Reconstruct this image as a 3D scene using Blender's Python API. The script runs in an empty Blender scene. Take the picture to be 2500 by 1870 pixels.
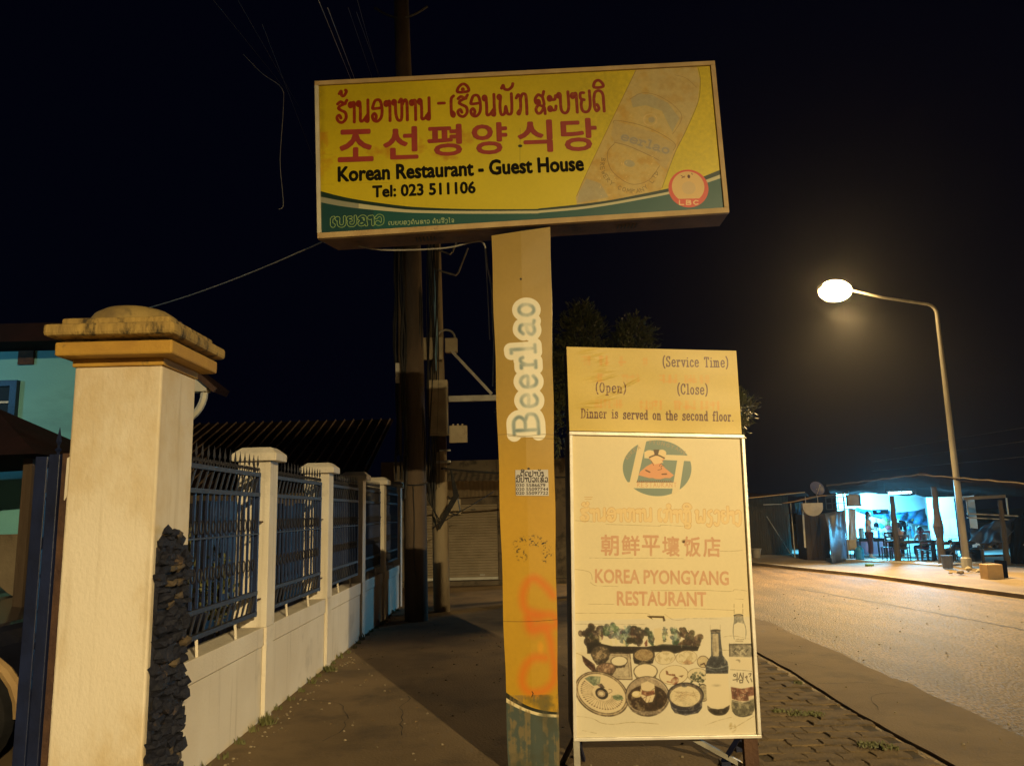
import bpy, bmesh, math, random
import numpy as np
from mathutils import Vector, Matrix
random.seed(7)
scene = bpy.context.scene
COL = scene.collection

# ------------------------------------------------------------------ camera
CH = 1.65
PITCH, ROLL, FPX = math.radians(9.5), math.radians(-1.4), 1880.0
_f = Vector((0, math.cos(PITCH), math.sin(PITCH)))
_r = Vector((1, 0, 0)); _u = _r.cross(_f)
cR = math.cos(ROLL) * _r + math.sin(ROLL) * _u
cU = cR.cross(_f)
cam = bpy.data.objects.new('camera', bpy.data.cameras.new('camera'))
COL.objects.link(cam)
cam.matrix_world = Matrix(((cR.x, cU.x, -_f.x, 0), (cR.y, cU.y, -_f.y, 0), (cR.z, cU.z, -_f.z, CH), (0, 0, 0, 1)))
cam.data.sensor_width = 36; cam.data.lens = FPX / 2500 * 36
cam.data.clip_start = 0.05; cam.data.clip_end = 600
scene.camera = cam

# ------------------------------------------------------------------ night sky, exposure
world = bpy.data.worlds.new('World'); scene.world = world; world.use_nodes = True
wn = world.node_tree.nodes; wl = world.node_tree.links
bg = wn['Background']
bg.inputs['Color'].default_value = (0.07, 0.10, 0.45, 1); bg.inputs['Strength'].default_value = 0.0065
scene.view_settings.view_transform = 'Standard'; scene.view_settings.look = 'None'
scene.view_settings.exposure = 0; scene.view_settings.gamma = 1
scene.view_settings.use_curve_mapping = False
scene.render.engine = 'CYCLES'
scene.cycles.use_denoising = True
scene.cycles.max_bounces = 6
scene.cycles.sample_clamp_indirect = 4.0

def lamp_light(name, loc, color, power, radius=0.1, kind='POINT', aim=None, spot=160, blend=.35):
    l = bpy.data.lights.new(name, kind); l.color = color; l.energy = power
    l.shadow_soft_size = radius
    if kind == 'SPOT':
        l.spot_size = math.radians(spot); l.spot_blend = blend
    o = bpy.data.objects.new(name, l); COL.objects.link(o); o.location = loc
    if aim is not None:
        o.rotation_euler = (Vector(aim) - Vector(loc)).to_track_quat('-Z', 'Y').to_euler()
    return o
SODIUM = (1.0, 0.755, 0.37)
COOL = (0.10, 0.60, 1.0)
BACK_LAMP = Vector((9.9, -18.4, 8.75))
FAR_LAMP = Vector((8.75, 19.6, 7.22))
lamp_light('sodium_light_behind', BACK_LAMP - Vector((0, 0, .42)), SODIUM, 55000, .13, 'SPOT', (9.9, -18.3999, 0), 176, .27)
lamp_light('sodium_light_across', FAR_LAMP - Vector((0, 0, .42)), (1, .66, .26), 10500, .30, 'SPOT', (7.5, 16.2, 0), 106, 1.0)
lamp_light('stall_tube_light', (11.2, 23.0, 1.82), COOL, 1700, .15, 'SPOT', (9.0, 19.6, 0), 104, .8)
lamp_light('stall_tube_spill', (11.2, 22.75, 1.62), COOL, 45, .1)
lamp_light('partition_fill_light', (12.5, 22.7, 1.7), COOL, 900, .1, 'SPOT', (13.0, 23.9, .9), 130, .5)  # added spot without a fixture, brightens the white partition
lamp_light('rear_wall_fill_light', (11.0, 24.9, 1.7), COOL, 1700, .1, 'SPOT', (11.2, 26.4, .9), 132, .5)  # unseen extra spot aimed at the rear wall to whiten it
lamp_light('house_tube_light', (-6.6, 6.2, 3.3), (.22, .72, 1.0), 42, .15)

# ------------------------------------------------------------------ photo-ray helpers (used to measure places in metres)
def ray(x, y):                    # x,y in photo pixels (2500 wide)
    return (x - 1250) / FPX * cR - (y - 935) / FPX * cU + _f
def atY(x, y, Y):
    d = ray(x, y); t = Y / d.y; return Vector((0, 0, CH)) + t * d
def xz(x, y, Y):
    p = atY(x, y, Y); return (p.x, p.z)

# ------------------------------------------------------------------ materials
def mat(name, c1, c2=None, scale=4.0, rough=.8, metal=0.0, bump=.0, bscale=None, detail=6, coat=0, stretch=None,
        contrast=(.35, .65), c3=None, s3=1.0, k3=(.55, .7), spec=.5, dist=0.02, streak=None):
    m = bpy.data.materials.new(name); m.use_nodes = True
    n = m.node_tree.nodes; l = m.node_tree.links; b = n['Principled BSDF']
    b.inputs['Roughness'].default_value = rough; b.inputs['Metallic'].default_value = metal
    b.inputs['Specular IOR Level'].default_value = spec
    tc = n.new('ShaderNodeTexCoord'); out = tc.outputs['Object']
    if stretch:
        mp = n.new('ShaderNodeMapping'); mp.inputs['Scale'].default_value = stretch
        l.new(out, mp.inputs['Vector']); out = mp.outputs['Vector']
    if c2 is None: c2 = tuple(v * .8 for v in c1)
    nz = n.new('ShaderNodeTexNoise'); nz.inputs['Scale'].default_value = scale; nz.inputs['Detail'].default_value = detail
    l.new(out, nz.inputs['Vector'])
    cr = n.new('ShaderNodeValToRGB'); cr.color_ramp.elements[0].position = contrast[0]; cr.color_ramp.elements[1].position = contrast[1]
    cr.color_ramp.elements[0].color = (*c1, 1); cr.color_ramp.elements[1].color = (*c2, 1)
    l.new(nz.outputs['Fac'], cr.inputs['Fac']); colr = cr.outputs['Color']
    if c3 is not None:
        n3 = n.new('ShaderNodeTexNoise'); n3.inputs['Scale'].default_value = s3; n3.inputs['Detail'].default_value = 8
        n3.inputs['Roughness'].default_value = .65
        l.new(out, n3.inputs['Vector'])
        r3 = n.new('ShaderNodeValToRGB'); r3.color_ramp.elements[0].position = k3[0]; r3.color_ramp.elements[1].position = k3[1]
        l.new(n3.outputs['Fac'], r3.inputs['Fac'])
        mx = n.new('ShaderNodeMix'); mx.data_type = 'RGBA'
        l.new(r3.outputs['Color'], mx.inputs['Factor']); l.new(colr, mx.inputs['A']); mx.inputs['B'].default_value = (*c3, 1)
        colr = mx.outputs['Result']
    if streak is not None:                    # thin run-off stains, longer than wide
        ms = n.new('ShaderNodeMapping'); ms.inputs['Scale'].default_value = (14, 14, .7); l.new(tc.outputs['Object'], ms.inputs['Vector'])
        ns = n.new('ShaderNodeTexNoise'); ns.inputs['Scale'].default_value = 1.3; ns.inputs['Detail'].default_value = 5; l.new(ms.outputs['Vector'], ns.inputs['Vector'])
        rs_ = n.new('ShaderNodeValToRGB'); rs_.color_ramp.elements[0].position = .58; rs_.color_ramp.elements[1].position = .82
        rs_.color_ramp.elements[1].color = (.55, .55, .55, 1); l.new(ns.outputs['Fac'], rs_.inputs['Fac'])
        mz = n.new('ShaderNodeMix'); mz.data_type = 'RGBA'; l.new(rs_.outputs['Color'], mz.inputs['Factor']); l.new(colr, mz.inputs['A']); mz.inputs['B'].default_value = (*streak, 1); colr = mz.outputs['Result']
    l.new(colr, b.inputs['Base Color'])
    if bump:
        nb = n.new('ShaderNodeTexNoise'); nb.inputs['Scale'].default_value = bscale or scale * 8; nb.inputs['Detail'].default_value = 8
        l.new(out, nb.inputs['Vector'])
        bp = n.new('ShaderNodeBump'); bp.inputs['Strength'].default_value = bump; bp.inputs['Distance'].default_value = dist
        l.new(nb.outputs['Fac'], bp.inputs['Height']); l.new(bp.outputs['Normal'], b.inputs['Normal'])
    if coat: b.inputs['Coat Weight'].default_value = coat
    return m
def emat(name, col, strength):
    m = bpy.data.materials.new(name); m.use_nodes = True
    b = m.node_tree.nodes['Principled BSDF']; b.inputs['Base Color'].default_value = (*col, 1)
    b.inputs['Emission Color'].default_value = (*col, 1); b.inputs['Emission Strength'].default_value = strength
    return m

M = {}
M['cream'] = mat('cream_render', (.76, .69, .58), (.68, .60, .47), 1.6, .75, bump=.2, bscale=60, c3=(.60, .47, .28), s3=1.6, k3=(.46, .66), stretch=(1, 1, .6), streak=(.42, .34, .22))
M['cream_clean'] = mat('cream_paint', (.74, .68, .58), (.66, .59, .48), 1.5, .7, bump=.18, bscale=50, c3=(.34, .30, .24), s3=2.2, k3=(.58, .85), streak=(.34, .29, .21))
M['ochre'] = mat('ochre_paint', (.50, .29, .045), (.40, .22, .04), 5, .75, bump=.2, bscale=50, c3=(.10, .08, .04), s3=9, k3=(.62, .74))
M['mossy'] = mat('mossy_ochre', (.46, .31, .09), (.30, .20, .065), 14, .9, bump=.6, bscale=40, c3=(.05, .038, .022), s3=15, k3=(.50, .64), stretch=(1, 1, .35))
M['dome'] = mat('weathered_ochre', (.34, .24, .08), (.20, .14, .06), 8, .9, bump=.4, bscale=50, c3=(.06, .05, .03), s3=7, k3=(.55, .7))
M['concrete'] = mat('pavement_concrete', (.185, .125, .062), (.125, .082, .038), .9, .9, bump=.35, bscale=45, c3=(.06, .04, .02), s3=1.3, k3=(.48, .72))
M['apron'] = mat('apron_concrete', (.25, .18, .095), (.18, .125, .065), 1.1, .88, bump=.3, bscale=55, c3=(.12, .085, .045), s3=1.6, k3=(.5, .75))
M['paver'] = mat('paver_concrete', (.20, .14, .072), (.14, .095, .048), 3, .92, bump=.5, bscale=50, c3=(.07, .05, .028), s3=4, k3=(.5, .7))
M['dusty_bed'] = mat('dusty_joint_sand', (.085, .06, .034), (.045, .032, .02), 6, .95, bump=.5, bscale=60)
M['soil'] = mat('dark_soil', (.022, .017, .012), (.014, .011, .008), 14, .95, bump=.6, bscale=60)
M['asphalt'] = mat('worn_asphalt', (.26, .165, .072), (.13, .083, .036), 1.5, .66, bump=.55, bscale=34, c3=(.045, .032, .018), s3=30, k3=(.44, .62), spec=.5, dist=.04, stretch=(1.6, .45, 1), contrast=(.38, .62))
M['tar'] = mat('tar_seam', (.018, .014, .011), (.03, .024, .018), 12, .7, bump=.6, bscale=50)
M['patch'] = mat('asphalt_patch', (.11, .086, .06), (.07, .055, .04), 3, .85, bump=1.0, bscale=40, c3=(.11, .09, .065), s3=22, k3=(.52, .66), spec=.3, dist=.03)
M['shoulder'] = mat('dusty_shoulder', (.22, .165, .10), (.15, .11, .065), 1.2, .85, bump=.4, bscale=18, c3=(.13, .10, .06), s3=2.5, k3=(.52, .7))
M['kerb'] = mat('kerb_concrete', (.33, .27, .18), (.20, .16, .10), 3, .85, bump=.4, bscale=30)
M['slab'] = mat('pale_floor', (.55, .52, .46), (.42, .40, .36), 2, .6, bump=.2)
M['alu'] = mat('aluminium_trim', (.86, .82, .74), (.72, .68, .60), 8, .34, metal=.25, bump=.05)
M['tan_trim'] = mat('tan_frame', (.50, .36, .17), (.40, .27, .12), 6, .6, bump=.1, c3=(.08, .05, .03), s3=7, k3=(.66, .76))
M['pale_trim'] = mat('pale_frame', (.62, .58, .44), (.5, .46, .34), 6, .6, bump=.1)
M['rust_box'] = mat('rusty_box', (.20, .11, .05), (.12, .065, .03), 3, .8, bump=.25, c3=(.05, .028, .015), s3=4, k3=(.5, .7))
M['navy'] = mat('navy_metal', (.008, .013, .050), (.005, .008, .03), 6, .42, metal=.2, bump=.1, c3=(.05, .04, .03), s3=12, k3=(.62, .75))
M['bar_metal'] = mat('blue_iron', (.011, .024, .085), (.007, .013, .045), 6, .45, metal=.1, bump=.1)
M['rail_metal'] = mat('dusty_iron', (.024, .024, .036), (.014, .014, .022), 9, .6, bump=.2)
M['gate_blue'] = mat('gate_blue_paint', (.010, .018, .065), (.006, .010, .035), 5, .45, bump=.1)
M['rust'] = mat('rusty_steel', (.09, .045, .025), (.045, .022, .018), 8, .85, bump=.5, bscale=40)
M['slate'] = mat('dark_slate', (.012, .014, .030), (.006, .007, .016), 9, .75, bump=1.0, bscale=26, c3=(.14, .09, .05), s3=6, k3=(.58, .70), spec=.35)
M['stone_tan'] = mat('dusty_stone', (.12, .085, .05), (.05, .04, .03), 9, .8, bump=.8, bscale=30)
M['black'] = mat('black_rubber', (.012, .012, .014), (.02, .02, .022), 8, .6)
M['cable'] = mat('cable_sheath', (.02, .02, .022), (.035, .034, .033), 8, .5)
M['cable_grey'] = mat('grey_cable', (.34, .32, .28), (.26, .24, .2), 8, .55)
M['pole_conc'] = mat('pole_concrete', (.13, .09, .06), (.07, .05, .035), 3, .9, bump=.4, bscale=30, c3=(.06, .045, .035), s3=4, k3=(.5, .7), stretch=(1, 1, .25))
M['pole_pale'] = mat('pale_pole_concrete', (.34, .27, .17), (.24, .18, .11), 3, .9, bump=.4, bscale=30, c3=(.12, .09, .05), s3=4, k3=(.52, .7), stretch=(1, 1, .25))
M['galv'] = mat('galvanised_steel', (.42, .40, .34), (.30, .28, .24), 6, .5, metal=.3, bump=.1)
M['box_cream'] = mat('cabinet_paint', (.46, .38, .24), (.36, .29, .18), 4, .6, bump=.1, c3=(.12, .09, .05), s3=5, k3=(.6, .8))
M['pipe_blue_lit'] = mat('conduit_lit_blue', (.30, .50, .66), (.22, .40, .55), 4, .5)  # cool light falling on the conduit is put into this blue base colour
M['teal'] = mat('teal_wall_paint', (.15, .42, .46), (.12, .36, .42), 1.0, .8, bump=.12, bscale=40, c3=(.09, .24, .29), s3=.9, k3=(.5, .8), stretch=(1, 1, 2.5))
M['white_paint'] = mat('white_paint', (.62, .60, .52), (.5, .48, .42), 4, .7, bump=.1)
M['tile_dark'] = mat('dark_roof', (.022, .010, .009), (.014, .008, .007), 4, .9, bump=.3, spec=.05)
M['rib'] = mat('roof_rib', (.20, .135, .10), (.10, .07, .05), 12, .8, bump=.5)
M['dark_wood'] = mat('dark_wood', (.06, .038, .022), (.035, .022, .014), 4, .8, bump=.4, stretch=(1, 1, .2))
M['glass'] = mat('dark_glass', (.008, .010, .014), (.012, .014, .018), 2, .5, spec=.15)
M['shutter'] = mat('shutter_steel', (.30, .24, .16), (.24, .19, .12), 3, .55, bump=.1)
M['old_wall'] = mat('grimy_wall', (.17, .135, .09), (.12, .09, .06), 2, .9, bump=.4, c3=(.035, .028, .02), s3=3, k3=(.5, .65))
M['leaf1'] = mat('leaf_green', (.09, .11, .035), (.06, .08, .028), 3, .6)
M['leaf2'] = mat('leaf_olive', (.14, .14, .045), (.09, .095, .034), 3, .6)
M['bark'] = mat('bark', (.07, .05, .035), (.04, .03, .02), 9, .9, bump=.7)
M['wood_post'] = mat('rough_timber', (.09, .068, .045), (.055, .042, .03), 5, .9, bump=.7, stretch=(1, 1, .25))
M['tarp_dark'] = mat('dark_tarp', (.005, .0045, .006), (.003, .003, .004), 2, .95, bump=.6, bscale=6, spec=.0)
M['roof_tarp'] = mat('roof_tarp', (.030, .019, .018), (.018, .012, .012), 2, .95, bump=.6, bscale=6, spec=.0)
M['tarp_blue'] = mat('blue_tarp', (.03, .22, .42), (.02, .14, .30), 2, .5, bump=.6, bscale=7)
M['tarp_grey'] = mat('grey_tarp', (.10, .12, .17), (.06, .07, .11), 2, .5, bump=.6, bscale=7)
M['stall_wall'] = mat('white_stall_wall', (.82, .84, .84), (.76, .79, .79), 2, .8)
M['bamboo'] = mat('thatch_wall', (.060, .052, .036), (.035, .030, .022), 9, .9, bump=.8, stretch=(3, 3, .3))
M['orange_tin'] = mat('tin_awning', (.40, .26, .12), (.28, .18, .08), 4, .7, bump=.3)
M['skin'] = mat('skin', (.36, .22, .15), (.30, .18, .12), 6, .6)
M['hair'] = mat('black_hair', (.012, .010, .010), (.02, .016, .014), 9, .5)
M['cloth_white'] = mat('white_cloth', (.62, .60, .58), (.5, .48, .46), 6, .9)
M['cloth_maroon'] = mat('maroon_cloth', (.06, .012, .018), (.04, .01, .014), 6, .9)
M['cloth_dark'] = mat('dark_cloth', (.012, .014, .030), (.02, .02, .035), 6, .9)
M['red_plastic'] = mat('red_plastic', (.28, .02, .03), (.22, .02, .025), 6, .4)
M['blue_plastic'] = mat('blue_plastic', (.02, .26, .48), (.02, .20, .40), 6, .3)
M['grey_plastic'] = mat('grey_plastic', (.36, .33, .30), (.28, .26, .23), 6, .5)
M['pink_wall'] = mat('pink_counter', (.32, .12, .15), (.26, .09, .12), 3, .7)
M['cardboard'] = mat('cardboard', (.36, .24, .11), (.28, .18, .08), 4, .85)
M['food_green'] = mat('greens', (.10, .22, .05), (.06, .14, .04), 9, .7)
M['dish_blue'] = mat('dish_metal', (.06, .065, .16), (.05, .055, .13), 4, .5)
M['car'] = mat('dark_car_paint', (.012, .014, .028), (.010, .011, .02), 3, .25, coat=.5)
M['lamp_glow'] = emat('lamp_glow', (1, .66, .26), 230); M['lamp_glow_dim'] = emat('lamp_glow_far', (1, .72, .36), 30)
M['tube_glow'] = emat('tube_glow', (.62, .93, 1), 18)
M['lamp_head'] = mat('lamp_casing', (.4, .38, .34), (.3, .28, .25), 5, .5)
M['lamp_pole'] = mat('lamp_pole_paint', (.38, .36, .30), (.28, .26, .22), 5, .5, stretch=(1, 1, .3))
M['ink_red'] = mat('red_vinyl', (.33, .028, .016), (.27, .022, .014), 9, .55)
M['ink_rust'] = mat('rust_red_vinyl', (.30, .045, .014), (.24, .035, .012), 9, .55)
M['ink_black'] = mat('black_vinyl', (.006, .005, .004), (.010, .008, .006), 9, .7, spec=.1)
M['ink_fade'] = mat('faded_red_ink', (.58, .33, .19), (.62, .40, .24), 26, .6, contrast=(.45, .7), c3=(.74, .55, .30), s3=60, k3=(.66, .8))
M['ink_small'] = mat('sticker_ink', (.03, .02, .025), (.05, .04, .04), 9, .6)

# ------------------------------------------------------------------ object helpers
def tag(o, label, cat, group=None):
    o['label'] = label; o['category'] = cat
    if group: o['group'] = group
    return o
def thing(name, label, cat, loc, group=None):
    o = bpy.data.objects.new(name, None); o.empty_display_size = .2; COL.objects.link(o)
    o.location = loc; return tag(o, label, cat, group)
def rootloc(o):
    while o.parent: o = o.parent
    return Vector(o.location)

class MB:
    """collects shapes in world metres, then builds ONE mesh object"""
    def __init__(s): s.v = []; s.f = []; s.uv = None
    def add(s, vs, fs):
        k = len(s.v); s.v += [tuple(v) for v in vs]; s.f += [tuple(i + k for i in f) for f in fs]; return s
    def box(s, lo, hi, rot=None, piv=None, ch=0):
        x0, y0, z0 = lo; x1, y1, z1 = hi
        if ch:
            bm = bmesh.new(); bmesh.ops.create_cube(bm, size=1)
            for v in bm.verts:
                v.co = Vector(((v.co.x + .5) * (x1 - x0) + x0, (v.co.y + .5) * (y1 - y0) + y0, (v.co.z + .5) * (z1 - z0) + z0))
            bmesh.ops.bevel(bm, geom=bm.edges[:], offset=ch, segments=1, affect='EDGES')
            vs = [v.co.copy() for v in bm.verts]; bm.verts.index_update(); fs = [tuple(v.index for v in f.verts) for f in bm.faces]; bm.free()
        else:
            vs = [Vector(p) for p in ((x0,y0,z0),(x1,y0,z0),(x1,y1,z0),(x0,y1,z0),(x0,y0,z1),(x1,y0,z1),(x1,y1,z1),(x0,y1,z1))]
            fs = [(0,3,2,1),(4,5,6,7),(0,1,5,4),(1,2,6,5),(2,3,7,6),(3,0,4,7)]
        if rot:
            p = Vector(piv) if piv is not None else Vector(((x0+x1)/2, (y0+y1)/2, (z0+z1)/2))
            vs = [rot @ (v - p) + p for v in vs]
        return s.add(vs, fs)
    def hexa(s, P):                                     # 8 corners: bottom 4 ccw, top 4 ccw
        return s.add(P, [(0,3,2,1),(4,5,6,7),(0,1,5,4),(1,2,6,5),(2,3,7,6),(3,0,4,7)])
    def bar(s, a, b, w, t=None, up=(0, 0, 1)):
        a = Vector(a); b = Vector(b); t = t or w; d = (b - a).normalized(); u = Vector(up)
        if abs(d.dot(u)) > .98: u = Vector((0, 1, 0))
        x = d.cross(u).normalized() * w / 2; y = x.cross(d).normalized() * t / 2
        return s.add([a-x-y, a+x-y, a+x+y, a-x+y, b-x-y, b+x-y, b+x+y, b-x+y], [(0,3,2,1),(4,5,6,7),(0,1,5,4),(1,2,6,5),(2,3,7,6),(3,0,4,7)])
    def tube(s, pts, r, n=8, cap=True):
        pts = [Vector(p) for p in pts]; rs = r if isinstance(r, (list, tuple)) else [r] * len(pts)
        rings = []; prev = None
        for i, p in enumerate(pts):
            d = (pts[min(i+1, len(pts)-1)] - pts[max(i-1, 0)]).normalized()
            if prev is None:
                a = Vector((0, 0, 1)) if abs(d.z) < .9 else Vector((1, 0, 0))
                x = d.cross(a).normalized()
            else:
                x = (prev - d * prev.dot(d)).normalized()
            prev = x; y = d.cross(x)
            rings.append([p + rs[i] * (math.cos(2*math.pi*k/n) * x + math.sin(2*math.pi*k/n) * y) for k in range(n)])
        vs = [v for rg in rings for v in rg]; fs = []
        for i in range(len(pts) - 1):
            for k in range(n):
                fs.append((i*n+k, i*n+(k+1)%n, (i+1)*n+(k+1)%n, (i+1)*n+k))
        if cap:
            fs.append(tuple(range(n))[::-1]); fs.append(tuple((len(pts)-1)*n + k for k in range(n)))
        return s.add(vs, fs)
    def lathe(s, prof, c, n=20, ax='Z'):
        c = Vector(c); vs = []; fs = []
        for (r, z) in prof:
            for k in range(n):
                a = 2*math.pi*k/n
                p = Vector((r*math.cos(a), r*math.sin(a), z))
                if ax == 'X': p = Vector((p.z, p.x, p.y))
                if ax == 'Y': p = Vector((p.x, p.z, p.y))
                vs.append(c + p)
        for i in range(len(prof)-1):
            for k in range(n): fs.append((i*n+k, i*n+(k+1)%n, (i+1)*n+(k+1)%n, (i+1)*n+k))
        fs.append(tuple(range(n))[::-1]); fs.append(tuple((len(prof)-1)*n+k for k in range(n)))
        return s.add(vs, fs)
    def ell(s, c, rx, ry, rz, n=12, m=8, rot=None, jit=0):
        c = Vector(c); vs = [];fs = []
        for i in range(m+1):
            th = math.pi*i/m
            for k in range(n):
                a = 2*math.pi*k/n
                p = Vector((rx*math.sin(th)*math.cos(a), ry*math.sin(th)*math.sin(a), rz*math.cos(th)))
                if jit: p *= 1 + random.uniform(-jit, jit)
                if rot: p = rot @ p
                vs.append(c+p)
        for i in range(m):
            for k in range(n): fs.append((i*n+k, (i+1)*n+k, (i+1)*n+(k+1)%n, i*n+(k+1)%n))
        return s.add(vs, fs)
    def prism(s, poly, z0, z1):                          # horizontal outline, extruded in Z
        n = len(poly)
        vs = [(x, y, z0) for x, y in poly] + [(x, y, z1) for x, y in poly]
        fs = [tuple(range(n))[::-1], tuple(range(n, 2*n))] + [(i, (i+1)%n, n+(i+1)%n, n+i) for i in range(n)]
        return s.add(vs, fs)
    def sheet(s, P, nx, ny, wob=0.0, thick=0.0, seed=0, sag=0):      # 4 corners -> wavy cloth
        rnd = random.Random(seed); P = [Vector(p) for p in P]
        nrm = (P[1]-P[0]).cross(P[3]-P[0]).normalized(); vs = []
        ph = [rnd.uniform(0, 6) for _ in range(4)]
        def grid(off):
            for j in range(ny+1):
                for i in range(nx+1):
                    u, v = i/nx, j/ny
                    p = P[0]*(1-u)*(1-v) + P[1]*u*(1-v) + P[2]*u*v + P[3]*(1-u)*v
                    w = wob*(math.sin(u*9+ph[0]+v*2)+.6*math.sin(u*21+ph[1]-v*5)+.5*math.sin(v*8+ph[2]+u*4))
                    vs.append(p + nrm*(w+off) - Vector((0, 0, sag*4*u*(1-u))))
        grid(0); N = (nx+1)*(ny+1); fs = []
        for j in range(ny):
            for i in range(nx):
                a = j*(nx+1)+i; fs.append((a, a+1, a+nx+2, a+nx+1))
        if thick:
            grid(thick)
            for j in range(ny):
                for i in range(nx):
                    a = N+j*(nx+1)+i; fs.append((a, a+nx+1, a+nx+2, a+1))
            edge = [i for i in range(nx+1)] + [j*(nx+1)+nx for j in range(1, ny+1)] + [ny*(nx+1)+i for i in range(nx-1, -1, -1)] + [j*(nx+1) for j in range(ny-1, 0, -1)]
            for a, b in zip(edge, edge[1:]+edge[:1]): fs.append((a, a+N, b+N, b))
        return s.add(vs, fs)
    def build(s, name, m, parent=None, smooth=False, bevel=0, kind=None, uv=None):
        off = rootloc(parent) if parent is not None else Vector((0, 0, 0))
        me = bpy.data.meshes.new(name)
        me.from_pydata([tuple(Vector(v) - off) for v in s.v], [], s.f)
        me.validate(); me.update()
        if smooth:
            for p in me.polygons: p.use_smooth = True
        if uv:
            ul = me.uv_layers.new(name='UVMap')
            for lp in me.loops:
                ul.data[lp.index].uv = uv(Vector(me.vertices[lp.vertex_index].co) + off)
        me.materials.append(M[m] if isinstance(m, str) else m)
        o = bpy.data.objects.new(name, me); COL.objects.link(o)
        if parent is not None: o.parent = parent
        if bevel:
            md = o.modifiers.new('bevel', 'BEVEL'); md.width = bevel; md.segments = 2; md.limit_method = 'ANGLE'
        if kind: o['kind'] = kind
        return o
def struct(b, name, m, **k): return b.build(name, m, kind='structure', **k)
def copy_tree(o, parent=None):
    c = o.copy(); COL.objects.link(c); c.parent = parent
    if parent is not None: c.matrix_parent_inverse = o.matrix_parent_inverse.copy()
    for ch in list(o.children): copy_tree(ch, c)
    return c
def inst(o, loc=None, rot=None):                     # another piece sharing o's mesh, same parent
    c = o.copy(); COL.objects.link(c)
    if loc is not None: c.location = loc
    if rot is not None: c.rotation_euler = rot
    return c
def piece(b, name, m, parent, at):                    # mesh built about the origin, placed at a world point
    o = MB(); o.v = [tuple(v) for v in b.v]; o.f = b.f
    me = bpy.data.meshes.new(name); me.from_pydata(o.v, [], o.f); me.update(); me.materials.append(M[m] if isinstance(m, str) else m)
    ob = bpy.data.objects.new(name, me); COL.objects.link(ob)
    if parent is not None: ob.parent = parent; ob.location = Vector(at) - rootloc(parent)
    else: ob.location = at
    return ob

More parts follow.
